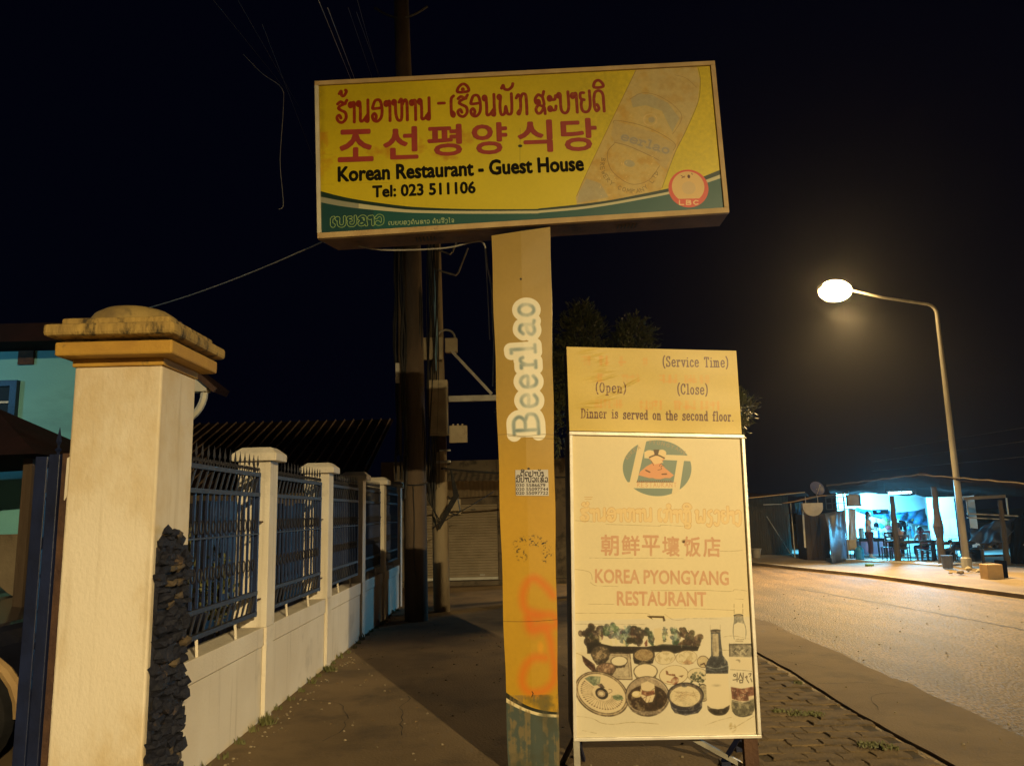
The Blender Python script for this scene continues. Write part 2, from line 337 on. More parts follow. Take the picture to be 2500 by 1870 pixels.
# ------------------------------------------------------------------ flat print: drawn with numbers into an image
class Print:
    def __init__(s, x0, x1, z0, z1, ppm, base, Y):
        s.x0, s.z0, s.x1, s.z1, s.ppm, s.Y = x0, z0, x1, z1, ppm, Y
        s.w = int((x1-x0)*ppm); s.h = int((z1-z0)*ppm)
        s.a = np.empty((s.h, s.w, 3), np.float32); s.a[:] = base
    def noise(s, cell, seed, octs=4):
        r = np.random.RandomState(seed); out = np.zeros((s.h, s.w), np.float32); amp = 1; tot = 0
        for o in range(octs):
            c = max(2, cell*s.ppm/2**o); gh, gw = int(s.h/c)+3, int(s.w/c)+3
            g = r.rand(gh, gw).astype(np.float32)
            yy = np.arange(s.h)/c; xx = np.arange(s.w)/c
            yi = yy.astype(int); xi = xx.astype(int); fy = (yy-yi)[:, None]; fx = (xx-xi)[None, :]
            fy = fy*fy*(3-2*fy); fx = fx*fx*(3-2*fx)
            out += amp*((g[yi][:, xi]*(1-fx)+g[yi][:, xi+1]*fx)*(1-fy)+(g[yi+1][:, xi]*(1-fx)+g[yi+1][:, xi+1]*fx)*fy)
            tot += amp; amp *= .55
        return out/tot
    def reg(s, bb, pad):
        x0 = max(0, int((bb[0]-pad-s.x0)*s.ppm)); x1 = min(s.w, int((bb[2]+pad-s.x0)*s.ppm)+2)
        z0 = max(0, int((bb[1]-pad-s.z0)*s.ppm)); z1 = min(s.h, int((bb[3]+pad-s.z0)*s.ppm)+2)
        if x1 <= x0 or z1 <= z0: return None
        X, Z = np.meshgrid((np.arange(x0, x1)+.5)/s.ppm+s.x0, (np.arange(z0, z1)+.5)/s.ppm+s.z0)
        return (slice(z0, z1), slice(x0, x1)), X, Z
    def blend(s, sl, al, col, alpha=1, nz=None):
        if nz is not None: al = al*nz[sl]
        al = (al*alpha)[..., None]; s.a[sl] = s.a[sl]*(1-al)+np.array(col, np.float32)*al
    def dist(s, strokes, pad):
        P = [p for st in strokes for p in st]
        bb = (min(p[0] for p in P), min(p[1] for p in P), max(p[0] for p in P), max(p[1] for p in P))
        g = s.reg(bb, pad)
        if g is None: return None
        sl, X, Z = g; D = np.full(X.shape, 9e9, np.float32)
        for st in strokes:
            if len(st) == 1: st = [st[0], st[0]]
            for a, b in zip(st, st[1:]):
                dx, dz = b[0]-a[0], b[1]-a[1]; L = dx*dx+dz*dz+1e-12
                t = np.clip(((X-a[0])*dx+(Z-a[1])*dz)/L, 0, 1)
                D = np.minimum(D, (X-a[0]-t*dx)**2+(Z-a[1]-t*dz)**2)
        return sl, np.sqrt(D)
    def stroke(s, strokes, w, col, alpha=1, soft=None, nz=None, line=None):
        soft = soft or .8/s.ppm
        if isinstance(strokes[0][0], (int, float)): strokes = [strokes]
        r = s.dist(strokes, w/2+soft*2+(line or 0))
        if r is None: return
        sl, D = r
        if line: al = np.clip((line/2-np.abs(D-w/2))/soft+.5, 0, 1)
        else: al = np.clip((w/2-D)/soft+.5, 0, 1)
        s.blend(sl, al, col, alpha, nz)
    def ell(s, c, rx, rz, col, ang=0, alpha=1, soft=None, ring=None, nz=None, clip=None):
        soft = soft or .8/s.ppm; R = max(rx, rz)
        g = s.reg((c[0]-R, c[1]-R, c[0]+R, c[1]+R), soft*2)
        if g is None: return
        sl, X, Z = g; ca, sa = math.cos(ang), math.sin(ang)
        u = ((X-c[0])*ca+(Z-c[1])*sa)/rx; v = (-(X-c[0])*sa+(Z-c[1])*ca)/rz
        d = (np.sqrt(u*u+v*v)-1)*min(rx, rz)
        al = np.clip((ring/2-np.abs(d))/soft+.5, 0, 1) if ring else np.clip(-d/soft+.5, 0, 1)
        if clip: al = al*clip(X, Z)
        s.blend(sl, al, col, alpha, nz)
    def poly(s, pts, col, alpha=1, nz=None, rough=0):
        g = s.reg((min(p[0] for p in pts), min(p[1] for p in pts), max(p[0] for p in pts), max(p[1] for p in pts)), 2/s.ppm)
        if g is None: return
        sl, X, Z = g; acc = np.zeros(X.shape, np.float32)
        for ox, oz in ((-.25, -.25), (.25, -.25), (-.25, .25), (.25, .25)):
            ins = np.zeros(X.shape, bool); x = X+ox/s.ppm; z = Z+oz/s.ppm
            for (ax, az), (bx, bz) in zip(pts, pts[1:]+pts[:1]):
                if abs(bz-az) < 1e-9: continue
                c = (az > z) != (bz > z); ins ^= c & (x < (bx-ax)*(z-az)/(bz-az)+ax)
            acc += ins*.25
        s.blend(sl, acc, col, alpha, nz)
    def material(s, name, rough=.5, bump=.1, bscale=30, spec=.4, dist=.01, stretch=(1, 1, 1)):
        img = bpy.data.images.new(name, s.w, s.h)
        px = np.ones((s.h, s.w, 4), np.float32); px[..., :3] = np.clip(s.a, 0, 1)
        img.pixels.foreach_set(px.ravel()); img.update(); img.pack()
        m = bpy.data.materials.new(name); m.use_nodes = True; n = m.node_tree.nodes; l = m.node_tree.links
        b = n['Principled BSDF']; b.inputs['Roughness'].default_value = rough; b.inputs['Specular IOR Level'].default_value = spec
        t = n.new('ShaderNodeTexImage'); t.image = img; l.new(t.outputs['Color'], b.inputs['Base Color'])
        tc = n.new('ShaderNodeTexCoord'); mp = n.new('ShaderNodeMapping'); mp.inputs['Scale'].default_value = stretch
        nb = n.new('ShaderNodeTexNoise'); nb.inputs['Scale'].default_value = bscale
        l.new(tc.outputs['Object'], mp.inputs['Vector']); l.new(mp.outputs['Vector'], nb.inputs['Vector'])
        bp = n.new('ShaderNodeBump'); bp.inputs['Strength'].default_value = bump; bp.inputs['Distance'].default_value = dist
        l.new(nb.outputs['Fac'], bp.inputs['Height']); l.new(bp.outputs['Normal'], b.inputs['Normal'])
        return m
    def uv(s): return lambda p: ((p.x-s.x0)/(s.x1-s.x0), (p.z-s.z0)/(s.z1-s.z0))

def blur(A, k):
    for ax in (0, 1):
        P_ = np.concatenate([np.repeat(A.take([0], ax), k, ax), A, np.repeat(A.take([-1], ax), k, ax)], ax); c_ = np.cumsum(P_, ax, dtype=np.float64)
        n_ = A.shape[ax]; c_ = np.concatenate([np.zeros_like(c_.take([0], ax)), c_], ax); A = ((c_.take(range(2*k+1, 2*k+1+n_), ax)-c_.take(range(0, n_), ax))/(2*k+1)).astype(np.float32)
    return A

def smooth(pts, n=6):                                   # Catmull-Rom through the points
    if len(pts) < 3: return pts
    closed = pts[0] == pts[-1]; P = pts; out = []
    for i in range(len(P)-1):
        p0 = P[i-1] if i else (P[-2] if closed else P[0]); p1, p2 = P[i], P[i+1]
        p3 = P[i+2] if i+2 < len(P) else (P[1] if closed else P[-1])
        for k in range(n):
            t = k/n
            out.append(tuple(.5*((2*p1[j])+(-p0[j]+p2[j])*t+(2*p0[j]-5*p1[j]+4*p2[j]-p3[j])*t*t+(-p0[j]+3*p1[j]-3*p2[j]+p3[j])*t**3) for j in (0, 1)))
    out.append(P[-1]); return out
def circ(x, y, r, ry=None, n=10):
    ry = ry or r
    return [(x+r*math.cos(2*math.pi*k/n), y+ry*math.sin(2*math.pi*k/n)) for k in range(n)] + [(x+r, y)]

# Lao letters as pen strokes: (advance, [strokes]); x-height 1
LAO = {
'ho': (.78, [[(.10,.86),(.30,.96),(.55,.88),(.72,1.02)], [(.62,.86),(.30,.78),(.16,.66),(.34,.56),(.62,.44),(.66,.18),(.42,.0),(.16,.06),(.06,.24),(.22,.34),(.32,.20)]]),
'aa': (.48, [circ(.14,.80,.10), [(.22,.88),(.36,.9),(.38,.6),(.38,.0)]]),
'no': (.92, [circ(.14,.84,.10), [(.24,.84),(.26,.4),(.26,.05),(.46,.06),(.72,.30)], [(.76,1.0),(.76,.4),(.76,.02),(.60,.04),(.58,.18),(.76,.24)]]),
'o': (.82, [[(.12,.70),(.28,.96),(.58,.96),(.72,.6),(.68,.2),(.44,.0),(.18,.04),(.08,.24),(.22,.36),(.34,.24),(.30,.10)], [(.12,.7),(.14,.58),(.72,.62)]]),
'hoh': (1.12, [circ(.13,.84,.10), [(.22,.86),(.24,.3),(.38,.02),(.6,.05),(.64,.5),(.62,.98),(.46,.84)], [(.66,.7),(.84,.94),(.98,.8),(1.0,0)]]),
'e': (.46, [[(.32,1.0),(.16,.86),(.14,.4),(.16,.10),(.28,.02),(.34,.14),(.24,.24)]]),
'pho': (1.12, [circ(.14,.86,.09), [(.22,.84),(.16,.4),(.22,.04),(.44,.06),(.54,.4),(.64,.06),(.88,.06),(.94,.4),(.94,1.0)]]),
'ko': (.86, [[(.08,.78),(.22,.94),(.34,.78),(.34,.3),(.24,.02),(.14,.06),(.24,.18)], [(.34,.7),(.5,.96),(.7,.92),(.74,.6),(.74,0)]]),
'so': (.88, [[(.72,1.06),(.60,.84),(.34,.92),(.12,.70),(.20,.50),(.42,.52)], [(.60,.86),(.70,.5),(.62,.36),(.34,.42),(.14,.24),(.24,.04),(.46,.06),(.70,.3),(.74,.0)], circ(.32,.56,.09)]),
'a': (.62, [circ(.16,.72,.10), [(.24,.66),(.5,.66),(.56,.84)], circ(.16,.22,.10), [(.24,.16),(.5,.16),(.56,.34)]]),
'bo': (.86, [circ(.13,.84,.10), [(.22,.84),(.22,.2),(.4,.0),(.62,.04),(.74,.3),(.74,1.0)]]),
'yo': (.86, [[(.36,.92),(.14,.90),(.12,.66),(.36,.58)], [(.2,.58),(.14,.3),(.24,.04),(.56,.02),(.74,.3),(.74,1.0)]]),
'do': (.84, [[(.10,.60),(.22,.92),(.52,.98),(.72,.8),(.74,.4),(.74,.0)], [(.10,.6),(.12,.2),(.24,.02),(.40,.14),(.30,.32),(.14,.28)]]),
'lo': (.88, [[(.12,.72),(.34,.96),(.62,.92),(.70,.6),(.66,.36),(.34,.42),(.14,.24),(.24,.04),(.46,.06),(.70,.3),(.76,.0)], circ(.32,.62,.08)]),
'wo': (.76, [[(.12,.74),(.34,.98),(.62,.86),(.68,.5),(.62,.12),(.34,.0),(.14,.12),(.24,.28),(.38,.18)]]),
'kho': (.86, [[(.12,.86),(.3,.92),(.30,.74),(.14,.66),(.20,.2),(.4,.0),(.62,.04),(.74,.3),(.74,1.0)]]),
'ngo': (.7, [[(.14,.82),(.3,.98),(.54,.86),(.56,.4),(.46,-.1),(.24,-.22),(.10,-.06)]]),
'kh': (.86, [[(.74,0),(.74,.7),(.5,.98),(.2,.86),(.12,.4),(.2,.06),(.38,.14),(.34,.4),(.2,.4)]]),
'jo': (.76, [[(.14,.84),(.34,.98),(.6,.84),(.62,.4),(.5,.04),(.34,.16),(.2,.34),(.46,.46)]]),
'ai': (.5, [[(.10,1.30),(.22,1.44),(.34,1.28),(.26,1.0),(.26,.1),(.36,.0)]]),
'to': (.86, [[(.12,.0),(.12,.6),(.26,.92),(.42,.78),(.56,.96),(.74,.8),(.74,0)], circ(.3,.14,.1)]),
'nyo': (.9, [[(.36,.92),(.14,.90),(.12,.66),(.36,.58)], [(.2,.58),(.14,.3),(.24,.04),(.56,.02),(.74,.3),(.74,1.3)]]),
'mo': (.86, [circ(.14,.84,.10), [(.24,.86),(.26,.06)], circ(.18,.12,.1), [(.26,.1),(.74,.06),(.74,1.0)]]),
'po': (.86, [circ(.13,.84,.10), [(.22,.84),(.22,.2),(.4,.0),(.62,.04),(.74,.3),(.74,1.35)]]),
'ae': (.84, [[(.30,1.0),(.14,.86),(.12,.2),(.28,.04)], [(.68,1.0),(.52,.86),(.5,.2),(.66,.04)]]),
'-': (.7, [[(.1,.42),(.55,.42)]]), ' ': (.4, []), 
'^ho2': (0, [[(-.62,1.34),(-.5,1.46),(-.46,1.26),(-.3,1.24),(-.14,1.42),(-.2,1.5)]]),       # tone mark over the previous letter
'^uu': (0, [[(-.74,1.18),(-.66,1.42),(-.36,1.56),(-.08,1.42),(-.06,1.2),(-.74,1.18)]]),
'^am': (0, [[(-.86,1.28),(-.74,1.42),(-.66,1.24),(-.4,1.2),(-.16,1.34),(-.1,1.48)]]),
'^ii': (0, [[(-.72,1.16),(-.64,1.42),(-.36,1.48),(-.12,1.3),(-.16,1.16),(-.72,1.16)]]),
'^o': (0, [circ(-.4,1.28,.11)]),
'^oo': (0, [circ(-.4,1.30,.03)]),
'^l': (0, [[(-.6,-.2),(-.4,-.12),(-.2,-.28),(-.3,-.46),(-.56,-.42)]]),
'ya': (.7, [[(.5,.98),(.22,.84),(.26,.56),(.5,.36),(.44,-.1),(.24,-.3),(.06,-.2)]]),
}
LAO1 = ['ho','^ho2','aa','no','o','aa','hoh','aa','no',' ','-',' ','e','ho','^uu','o','no','pho','^am','ko',' ','so','a','bo','aa','yo','do','^ii']
def lao_strokes(seq, A, B, h, gap=.06):
    """lay the letters on the base line A->B (x,z), letter height h; returns smoothed strokes"""
    W = sum(LAO[k][0]+(gap if LAO[k][0] else 0) for k in seq); dx, dz = B[0]-A[0], B[1]-A[1]; L = math.hypot(dx, dz)
    ex = (dx/L, dz/L); ey = (-ex[1], ex[0]); sx = L/W; out = []; cx = 0
    for k in seq:
        adv, sts = LAO[k]
        for st in sts:
            out.append(smooth([(A[0]+(cx+x)*sx*ex[0]+y*h*ey[0], A[1]+(cx+x)*sx*ex[1]+y*h*ey[1]) for x, y in st], 4))
        cx += adv+(gap if adv else 0)
    return out

# typewriter-like serif letters; cap height 1, x-height .66
SER = {
'S': (.62, [[(.5,.78),(.42,.95),(.26,1),(.10,.86),(.14,.62),(.38,.46),(.52,.26),(.42,.04),(.22,0),(.08,.1)], [(.5,.98),(.5,.76)], [(.07,.24),(.07,0)]]),
'e': (.56, [[(.07,.36),(.47,.36),(.43,.58),(.27,.66),(.10,.54),(.06,.3),(.14,.05),(.32,0),(.48,.12)]]),
'r': (.52, [[(.14,0),(.14,.62)], [(.14,.38),(.24,.6),(.38,.64),(.43,.54)], [(.02,0),(.28,0)], [(.02,.62),(.14,.62)]]),
'v': (.54, [[(.06,.62),(.27,0)], [(.27,0),(.47,.62)], [(-.02,.62),(.16,.62)], [(.37,.62),(.55,.62)]]),
'i': (.34, [[(.17,0),(.17,.62)], [(.04,0),(.3,0)], [(.05,.62),(.17,.62)], [(.165,.88),(.175,.88)]]),
'c': (.54, [[(.46,.5),(.34,.65),(.16,.6),(.06,.34),(.14,.06),(.3,0),(.47,.12)]]),
'T': (.64, [[(.31,0),(.31,.96)], [(.04,.78),(.05,.96)], [(.05,.96),(.57,.96)], [(.57,.96),(.58,.78)], [(.19,0),(.43,0)]]),
'm': (.86, [[(.12,0),(.12,.62)], [(.12,.42),(.22,.62),(.34,.58),(.38,.4),(.38,0)], [(.38,.42),(.5,.62),(.64,.58),(.66,.4),(.66,0)], [(.02,0),(.2,0)], [(.3,0),(.46,0)], [(.58,0),(.76,0)], [(.02,.62),(.12,.62)]]),
'n': (.62, [[(.12,0),(.12,.62)], [(.12,.42),(.24,.62),(.40,.6),(.46,.42),(.46,0)], [(.02,0),(.22,0)], [(.36,0),(.56,0)], [(.02,.62),(.12,.62)]]),
'O': (.7, [circ(.34,.49,.26,.48,16)]), 'o': (.56, [circ(.27,.32,.20,.32,14)]),
'p': (.6, [[(.12,-.28),(.12,.62)], [(.12,.44),(.26,.65),(.44,.56),(.50,.32),(.42,.06),(.26,0),(.12,.14)], [(.0,-.28),(.24,-.28)], [(.02,.62),(.12,.62)]]),
'C': (.66, [[(.54,.72),(.44,.94),(.28,.98),(.10,.78),(.06,.48),(.12,.16),(.3,0),(.46,.04),(.56,.22)], [(.55,.96),(.55,.7)]]),
'l': (.34, [[(.17,0),(.17,.98)], [(.04,0),(.3,0)], [(.05,.97),(.17,.97)]]),
's': (.52, [[(.42,.52),(.34,.64),(.2,.64),(.10,.52),(.18,.38),(.36,.3),(.44,.16),(.34,.01),(.18,0),(.07,.08)], [(.42,.64),(.42,.48)], [(.07,.18),(.07,0)]]),
'D': (.72, [[(.14,0),(.14,.96)], [(.03,.96),(.14,.96),(.36,.95),(.56,.8),(.62,.5),(.56,.16),(.36,.01),(.14,0),(.03,0)]]),
'd': (.6, [[(.44,0),(.44,.98)], [(.44,.44),(.3,.65),(.12,.56),(.06,.32),(.14,.05),(.3,0),(.44,.16)], [(.34,.98),(.44,.98)], [(.44,0),(.56,0)]]),
't': (.42, [[(.18,.84),(.18,.1),(.28,0),(.4,.08)], [(.04,.62),(.38,.62)]]),
'h': (.62, [[(.12,0),(.12,.98)], [(.12,.42),(.24,.62),(.40,.6),(.46,.42),(.46,0)], [(.02,0),(.22,0)], [(.36,0),(.56,0)], [(.02,.98),(.12,.98)]]),
'f': (.42, [[(.18,0),(.18,.8),(.28,.98),(.42,.9)], [(.05,.6),(.36,.6)], [(.06,0),(.32,0)]]),
'a': (.58, [[(.10,.5),(.22,.65),(.38,.6),(.42,.4),(.42,.08),(.54,.0)], [(.42,.36),(.18,.3),(.07,.14),(.18,0),(.34,.03),(.42,.14)]]),
'B': (.72, [[(.14,0),(.14,.96)], [(.03,.96),(.14,.96),(.42,.95),(.54,.74),(.42,.52),(.14,.51)], [(.4,.51),(.6,.38),(.58,.12),(.4,.01),(.14,0),(.03,0)]]),
'(': (.36, [[(.3,1.08),(.14,.8),(.10,.42),(.16,.06),(.3,-.18)]]), ')': (.36, [[(.06,1.08),(.22,.8),(.26,.42),(.2,.06),(.06,-.18)]]),
'.': (.3, [[(.12,.03),(.13,.03)]]), ' ': (.5, []),
}
def serif_strokes(txt, A, B, h, gap=.12):
    W = sum(SER[k][0]+gap for k in txt)-gap; dx, dz = B[0]-A[0], B[1]-A[1]; L = math.hypot(dx, dz)
    ex = (dx/L, dz/L); ey = (-ex[1], ex[0]); sx = L/W; out = []; cx = 0
    for k in txt:
        adv, sts = SER[k]
        for st in sts:
            out.append(smooth([(A[0]+(cx+x)*sx*ex[0]+y*h*ey[0], A[1]+(cx+x)*sx*ex[1]+y*h*ey[1]) for x, y in st], 4))
        cx += adv+gap
    return out

def text_on(name, body, A, B, h, Y, m, parent, bold=.02, depth=.0012, spacing=1.0):
    """built-in font text as a thin sheet: left/right ends A,B of its base line in (x,z) on the plane y=Y, height h;
    heavy weights are the same outline laid down several times with small shifts"""
    c = bpy.data.curves.new(name, 'FONT'); c.body = body; c.space_character = spacing; c.resolution_u = 3
    t = bpy.data.objects.new(name, c); COL.objects.link(t)
    me = bpy.data.meshes.new_from_object(t.evaluated_get(bpy.context.evaluated_depsgraph_get()))
    bpy.data.objects.remove(t)
    co = np.array([v.co[:] for v in me.vertices]); fs = [tuple(p.vertices) for p in me.polygons]; N = len(co)
    x0, x1 = co[:, 0].min()-bold, co[:, 0].max()+bold; y0, y1 = co[:, 1].min()-bold, co[:, 1].max()+bold
    dx, dz = B[0]-A[0], B[1]-A[1]; L = math.hypot(dx, dz); ex = (dx/L, dz/L); ey = (-ex[1], ex[0]); off = rootloc(parent)
    vs = []; ff = []; sh = [(0, 0)]+[(bold*math.cos(k*math.pi/4), bold*math.sin(k*math.pi/4)) for k in range(8)]
    for k, (sx, sy) in enumerate(sh):
        y = Y-.0004-depth*(.3+.7*k/8)
        for p in co:
            u = (p[0]+sx-x0)/(x1-x0)*L; w = (p[1]+sy-y0)/(y1-y0)*h
            vs.append((A[0]+u*ex[0]+w*ey[0]-off.x, y-off.y, A[1]+u*ex[1]+w*ey[1]-off.z))
        ff += [tuple(i+k*N for i in f) for f in fs]
    bpy.data.meshes.remove(me); me = bpy.data.meshes.new(name); me.from_pydata(vs, [], ff); me.update(); me.materials.append(M[m])
    o = bpy.data.objects.new(name, me); COL.objects.link(o); o.parent = parent
    return o
# ================================================================== SETTING
def g0(x, y, z=0.0):                       # photo pixel -> point on a level plane
    d = ray(x, y); t = (z-CH)/d.z; return Vector((0, 0, CH))+t*d
b = MB(); b.box((-120, -60, -.6), (130, 160, -.09)); struct(b, 'ground', 'soil')
# pavement slab between the wall and the paving strip, with a broken edge
def strip(name, m, left, right, z, th=.1, cell=None):
    b = MB(); n = len(left)
    vs = [(x, y, z) for x, y in left]+[(x, y, z) for x, y in right]+[(x, y, z-th) for x, y in left]+[(x, y, z-th) for x, y in right]
    fs = []
    for i in range(n-1):
        fs += [(i, n+i, n+i+1, i+1), (n+i, 3*n+i, 3*n+i+1, n+i+1), (i, i+1, 2*n+i+1, 2*n+i)]
    fs += [(0, 2*n, 3*n, n), (n-1, 2*n-1, 4*n-1, 3*n-1)]
    b.add(vs, fs); return struct(b, name, m)
rnd = random.Random(3)
ys = [-26+i*.25 for i in range(0, 230)]
strip('pavement', 'concrete', [(-4.2, y) for y in ys], [(1.60+.012*math.sin(y*3)+rnd.uniform(-.008, .008), y) for y in ys], 0)
strip('road_apron', 'apron', [(2.735+.02*math.sin(y*1.7)+rnd.uniform(-.012, .012), y) for y in ys], [(3.60+.025*math.sin(y*.8)+.02*math.sin(y*2.9)+rnd.uniform(-.04, .04), y) for y in ys], .0)
strip('ground_bed', 'soil', [(2.64, y) for y in ys], [(2.9, y) for y in ys], -.035, .05)
strip('sand_bed', 'dusty_bed', [(1.5, y) for y in ys], [(2.66+.012*math.sin(y*9), y) for y in ys], -.009, .05)
# asphalt carriageway bending away to the left in the distance
K = [(10.6,-26),(10.4,-12),(10.1,-2),(9.7,4),(9.1,10),(8.65,13.6),(8.41,15.26),(8.21,16.88),(8.0,18.3),(7.47,20.2),(6.75,22.9),(5.6,26),(3.9,30),(1.5,35),(-3,42),(-12,52),(-30,66)]
KS = smooth(K, 6)
NL = [(3.0+.0*y, y) for x, y in KS]
b = MB(); n = len(KS); vs = []
nx = 10
Lft = [((2.4 if y < 22 else 2.4-(y-22)*1.15), y) for x, y in KS]
for (lx, ly), (rx, ry) in zip(Lft, KS):
    for i in range(nx+1):
        u = i/nx; vs.append((lx+(rx-lx)*u, ly, -.024+.03*math.sin(math.pi*u)-(.0)))
fs = [(j*(nx+1)+i, j*(nx+1)+i+1, (j+1)*(nx+1)+i+1, (j+1)*(nx+1)+i) for j in range(n-1) for i in range(nx)]
b.add(vs, fs); struct(b, 'road', 'asphalt', smooth=True)
# far kerb and dusty shoulder
b = MB()
for (ax, ay), (bx, by) in zip(KS[:-1], KS[1:]):
    d = Vector((bx-ax, by-ay)).normalized(); nrm = Vector((d.y, -d.x)); w = .14
    if ay < 13.2: continue
    b.prism([(ax, ay), (bx, by), (bx+nrm.x*w, by+nrm.y*w), (ax+nrm.x*w, ay+nrm.y*w)], -.1, .05)
struct(b, 'kerb', 'kerb')
b = MB(); vs = []; cols = [0.12, .5, 1.0, 1.8, 3, 5, 9, 16, 40]
for j, (x, y) in enumerate(KS):
    for c in cols:
        hh = .035+(.03*math.sin(x*3+y*2.1+c*4) if 1 < c < 20 else 0)+(-.02 if y < 13 and c < 1 else 0)
        vs.append((x+c, y+c*.35, hh))
m_ = len(cols); fs = [(j*m_+i, j*m_+i+1, (j+1)*m_+i+1, (j+1)*m_+i) for j in range(len(KS)-1) for i in range(m_-1)]
b.add(vs, fs); struct(b, 'road_shoulder', 'shoulder', smooth=True)
# a dirty patch line in the road
b = MB(); TL = [(5.60,15.8),(5.76,14.92),(6.07,13.01),(6.31,11.53),(6.47,10.26),(6.6,8.6)]
TS = smooth(TL, 8); rj = random.Random(17); vs = []
def road_z(x, y):
    k = min(range(len(KS)), key=lambda i: abs(KS[i][1]-y)); u = (x-Lft[k][0])/(KS[k][0]-Lft[k][0]); return -.024+.03*math.sin(math.pi*max(0, min(1, u)))
for (x, y) in TS:
    w = rj.uniform(.012, .05); x += rj.uniform(-.03, .03); z = road_z(x, y)+.003; vs += [(x-w, y, z), (x+w, y, z)]
b.add(vs, [(2*i, 2*i+1, 2*i+3, 2*i+2) for i in range(len(TS)-1)]); struct(b, 'tar_seam', 'tar')
b = MB(); rj = random.Random(18)          # old patches in the asphalt
for (px_, py_, rx_, ry_) in ((5.0, 8.2, .5, 1.1), (6.9, 12.5, .6, 1.6), (4.6, 11.5, .35, 1.3), (7.2, 17.0, .4, 1.2)):
    P_ = [(px_+rx_*math.cos(a)*rj.uniform(.7, 1.1), py_+ry_*math.sin(a)*rj.uniform(.7, 1.1)) for a in [i*math.pi/9 for i in range(18)]]
    k0 = len(b.v); b.add([(px_, py_, road_z(px_, py_)+.004)]+[(x, y, road_z(x, y)+.0025) for x, y in P_], [(0, 1+i, 1+(i+1) % 18) for i in range(18)])

# interlocking pavers, one piece each
bp_root = bpy.data.objects.new('brick_paving', None); COL.objects.link(bp_root); bp_root['kind'] = 'structure'
def paver_poly(s=1.0):
    L, W = .115*s, .082*s
    return [(-L, -W*.55), (-L*.45, -W), (L*.45, -W*.8), (L, -W), (L*1.12, 0), (L, W*.8), (L*.45, W), (-L*.45, W*.8), (-L, W), (-L*.88, 0)]
pm = []
for k in range(3):
    q = MB(); P = paver_poly(.985-.01*k); nP = len(P)
    q.add([(x, y, -.04) for x, y in P]+[(x, y, -.004) for x, y in P]+[(x*.95, y*.94, 0) for x, y in P],
          [tuple(range(2*nP, 3*nP))]+[(i, (i+1) % nP, nP+(i+1) % nP, nP+i) for i in range(nP)]+[(nP+i, nP+(i+1) % nP, 2*nP+(i+1) % nP, 2*nP+i) for i in range(nP)])
    me = bpy.data.meshes.new('paver'); me.from_pydata([tuple(v) for v in q.v], [], q.f); me.materials.append(M['paver']); pm.append(me)
cnt = 0; row = 0; y = 5.0
rnd = random.Random(5)
while y < 10.2:
    x = 1.60+(.115 if row % 2 else 0)
    while x < 2.53:
        if cnt < 298 and x > 1.5:
            o = bpy.data.objects.new('paver', pm[rnd.randrange(3)]); COL.objects.link(o); o.parent = bp_root
            o.location = (x+.06, y, rnd.uniform(-.006, .0035)); o.rotation_euler = (rnd.uniform(-.02, .02), rnd.uniform(-.02, .02), rnd.uniform(-.04, .04)+(math.pi if rnd.random() < .5 else 0)); cnt += 1
        x += .228
    y += .158; row += 1
# beyond the counted pieces the paving is one mass
b = MB(); y = 10.2; row = 0
while y < 17:
    x = 1.66+(.115 if row % 2 else 0)
    while x < 2.66:
        b.prism([(x+px, y+py) for px, py in paver_poly(.97)], -.03, 0); x += .228
    y += .158; row += 1
o = b.build('paver_mass', 'paver', bp_root); o['kind'] = 'stuff'
# weeds and grit along joints and wall foot
def tuft(b, x, y, z, h, n, rr, seed):
    r = random.Random(seed)
    for _ in range(n):
        a = r.uniform(0, 6.28); q = r.uniform(.2, 1)*rr; bx, by = x+q*math.cos(a), y+q*math.sin(a); t = r.uniform(.5, 1)*h
        dx, dy = r.uniform(-.6, .6)*t, r.uniform(-.6, .6)*t; w = r.uniform(.003, .008)
        b.add([(bx-w, by, z), (bx+w, by, z), (bx+dx*.5+w*.6, by+dy*.5, z+t*.7), (bx+dx, by+dy, z+t)], [(0, 1, 2), (0, 2, 3)])
b = MB()
for x, y, s in [(2.22,6.55,.10),(2.35,6.5,.08),(2.5,5.62,.09),(2.4,5.68,.07),(2.1,6.62,.05),(2.62,7.6,.04)]: tuft(b, x, y, 0, .028, 70, s, int(x*100))
for i in range(26):
    yy = 5.4+i*.34; tuft(b, -2.10+.02*math.sin(i), yy, 0, .05 if i % 4 else .09, 16, .04, i)
for x, y in [(-2.06,6.62),(-2.05,8.74)]: tuft(b, x, y, 0, .08, 60, .07, 9)
o = b.build('weeds', 'leaf2'); o['kind'] = 'stuff'
b = MB(); r = random.Random(11)
for i in range(420):
    if i < 200: x, y = r.uniform(-2.0, 1.4), r.uniform(4.9, 12)
    elif i < 300: x, y = -2.02+abs(r.gauss(0, .06)), r.uniform(5, 13)
    else: x, y = r.uniform(2.8, 7.5), r.uniform(5, 15)
    s = r.uniform(.004, .014); z = 0 if x < 3.5 else .006
    b.ell((x, y, z+s*.3), s, s*r.uniform(.6, 1), s*.6, 5, 3)
o = b.build('gravel', 'kerb'); o['kind'] = 'stuff'
b = MB(); r = random.Random(12)
for i in range(60):
    x, y = (r.uniform(-1.95, 1.2), r.uniform(5, 10)); s = r.uniform(.008, .022); a = r.uniform(0, 6)
    b.add([(x-s*math.cos(a), y-s*math.sin(a), .003), (x+s*.4*math.sin(a), y-s*.4*math.cos(a), .01), (x+s*math.cos(a), y+s*math.sin(a), .004), (x-s*.4*math.sin(a), y+s*.4*math.cos(a), .008)], [(0, 1, 2, 3)])
o = b.build('litter_leaves', 'cardboard'); o['kind'] = 'stuff'

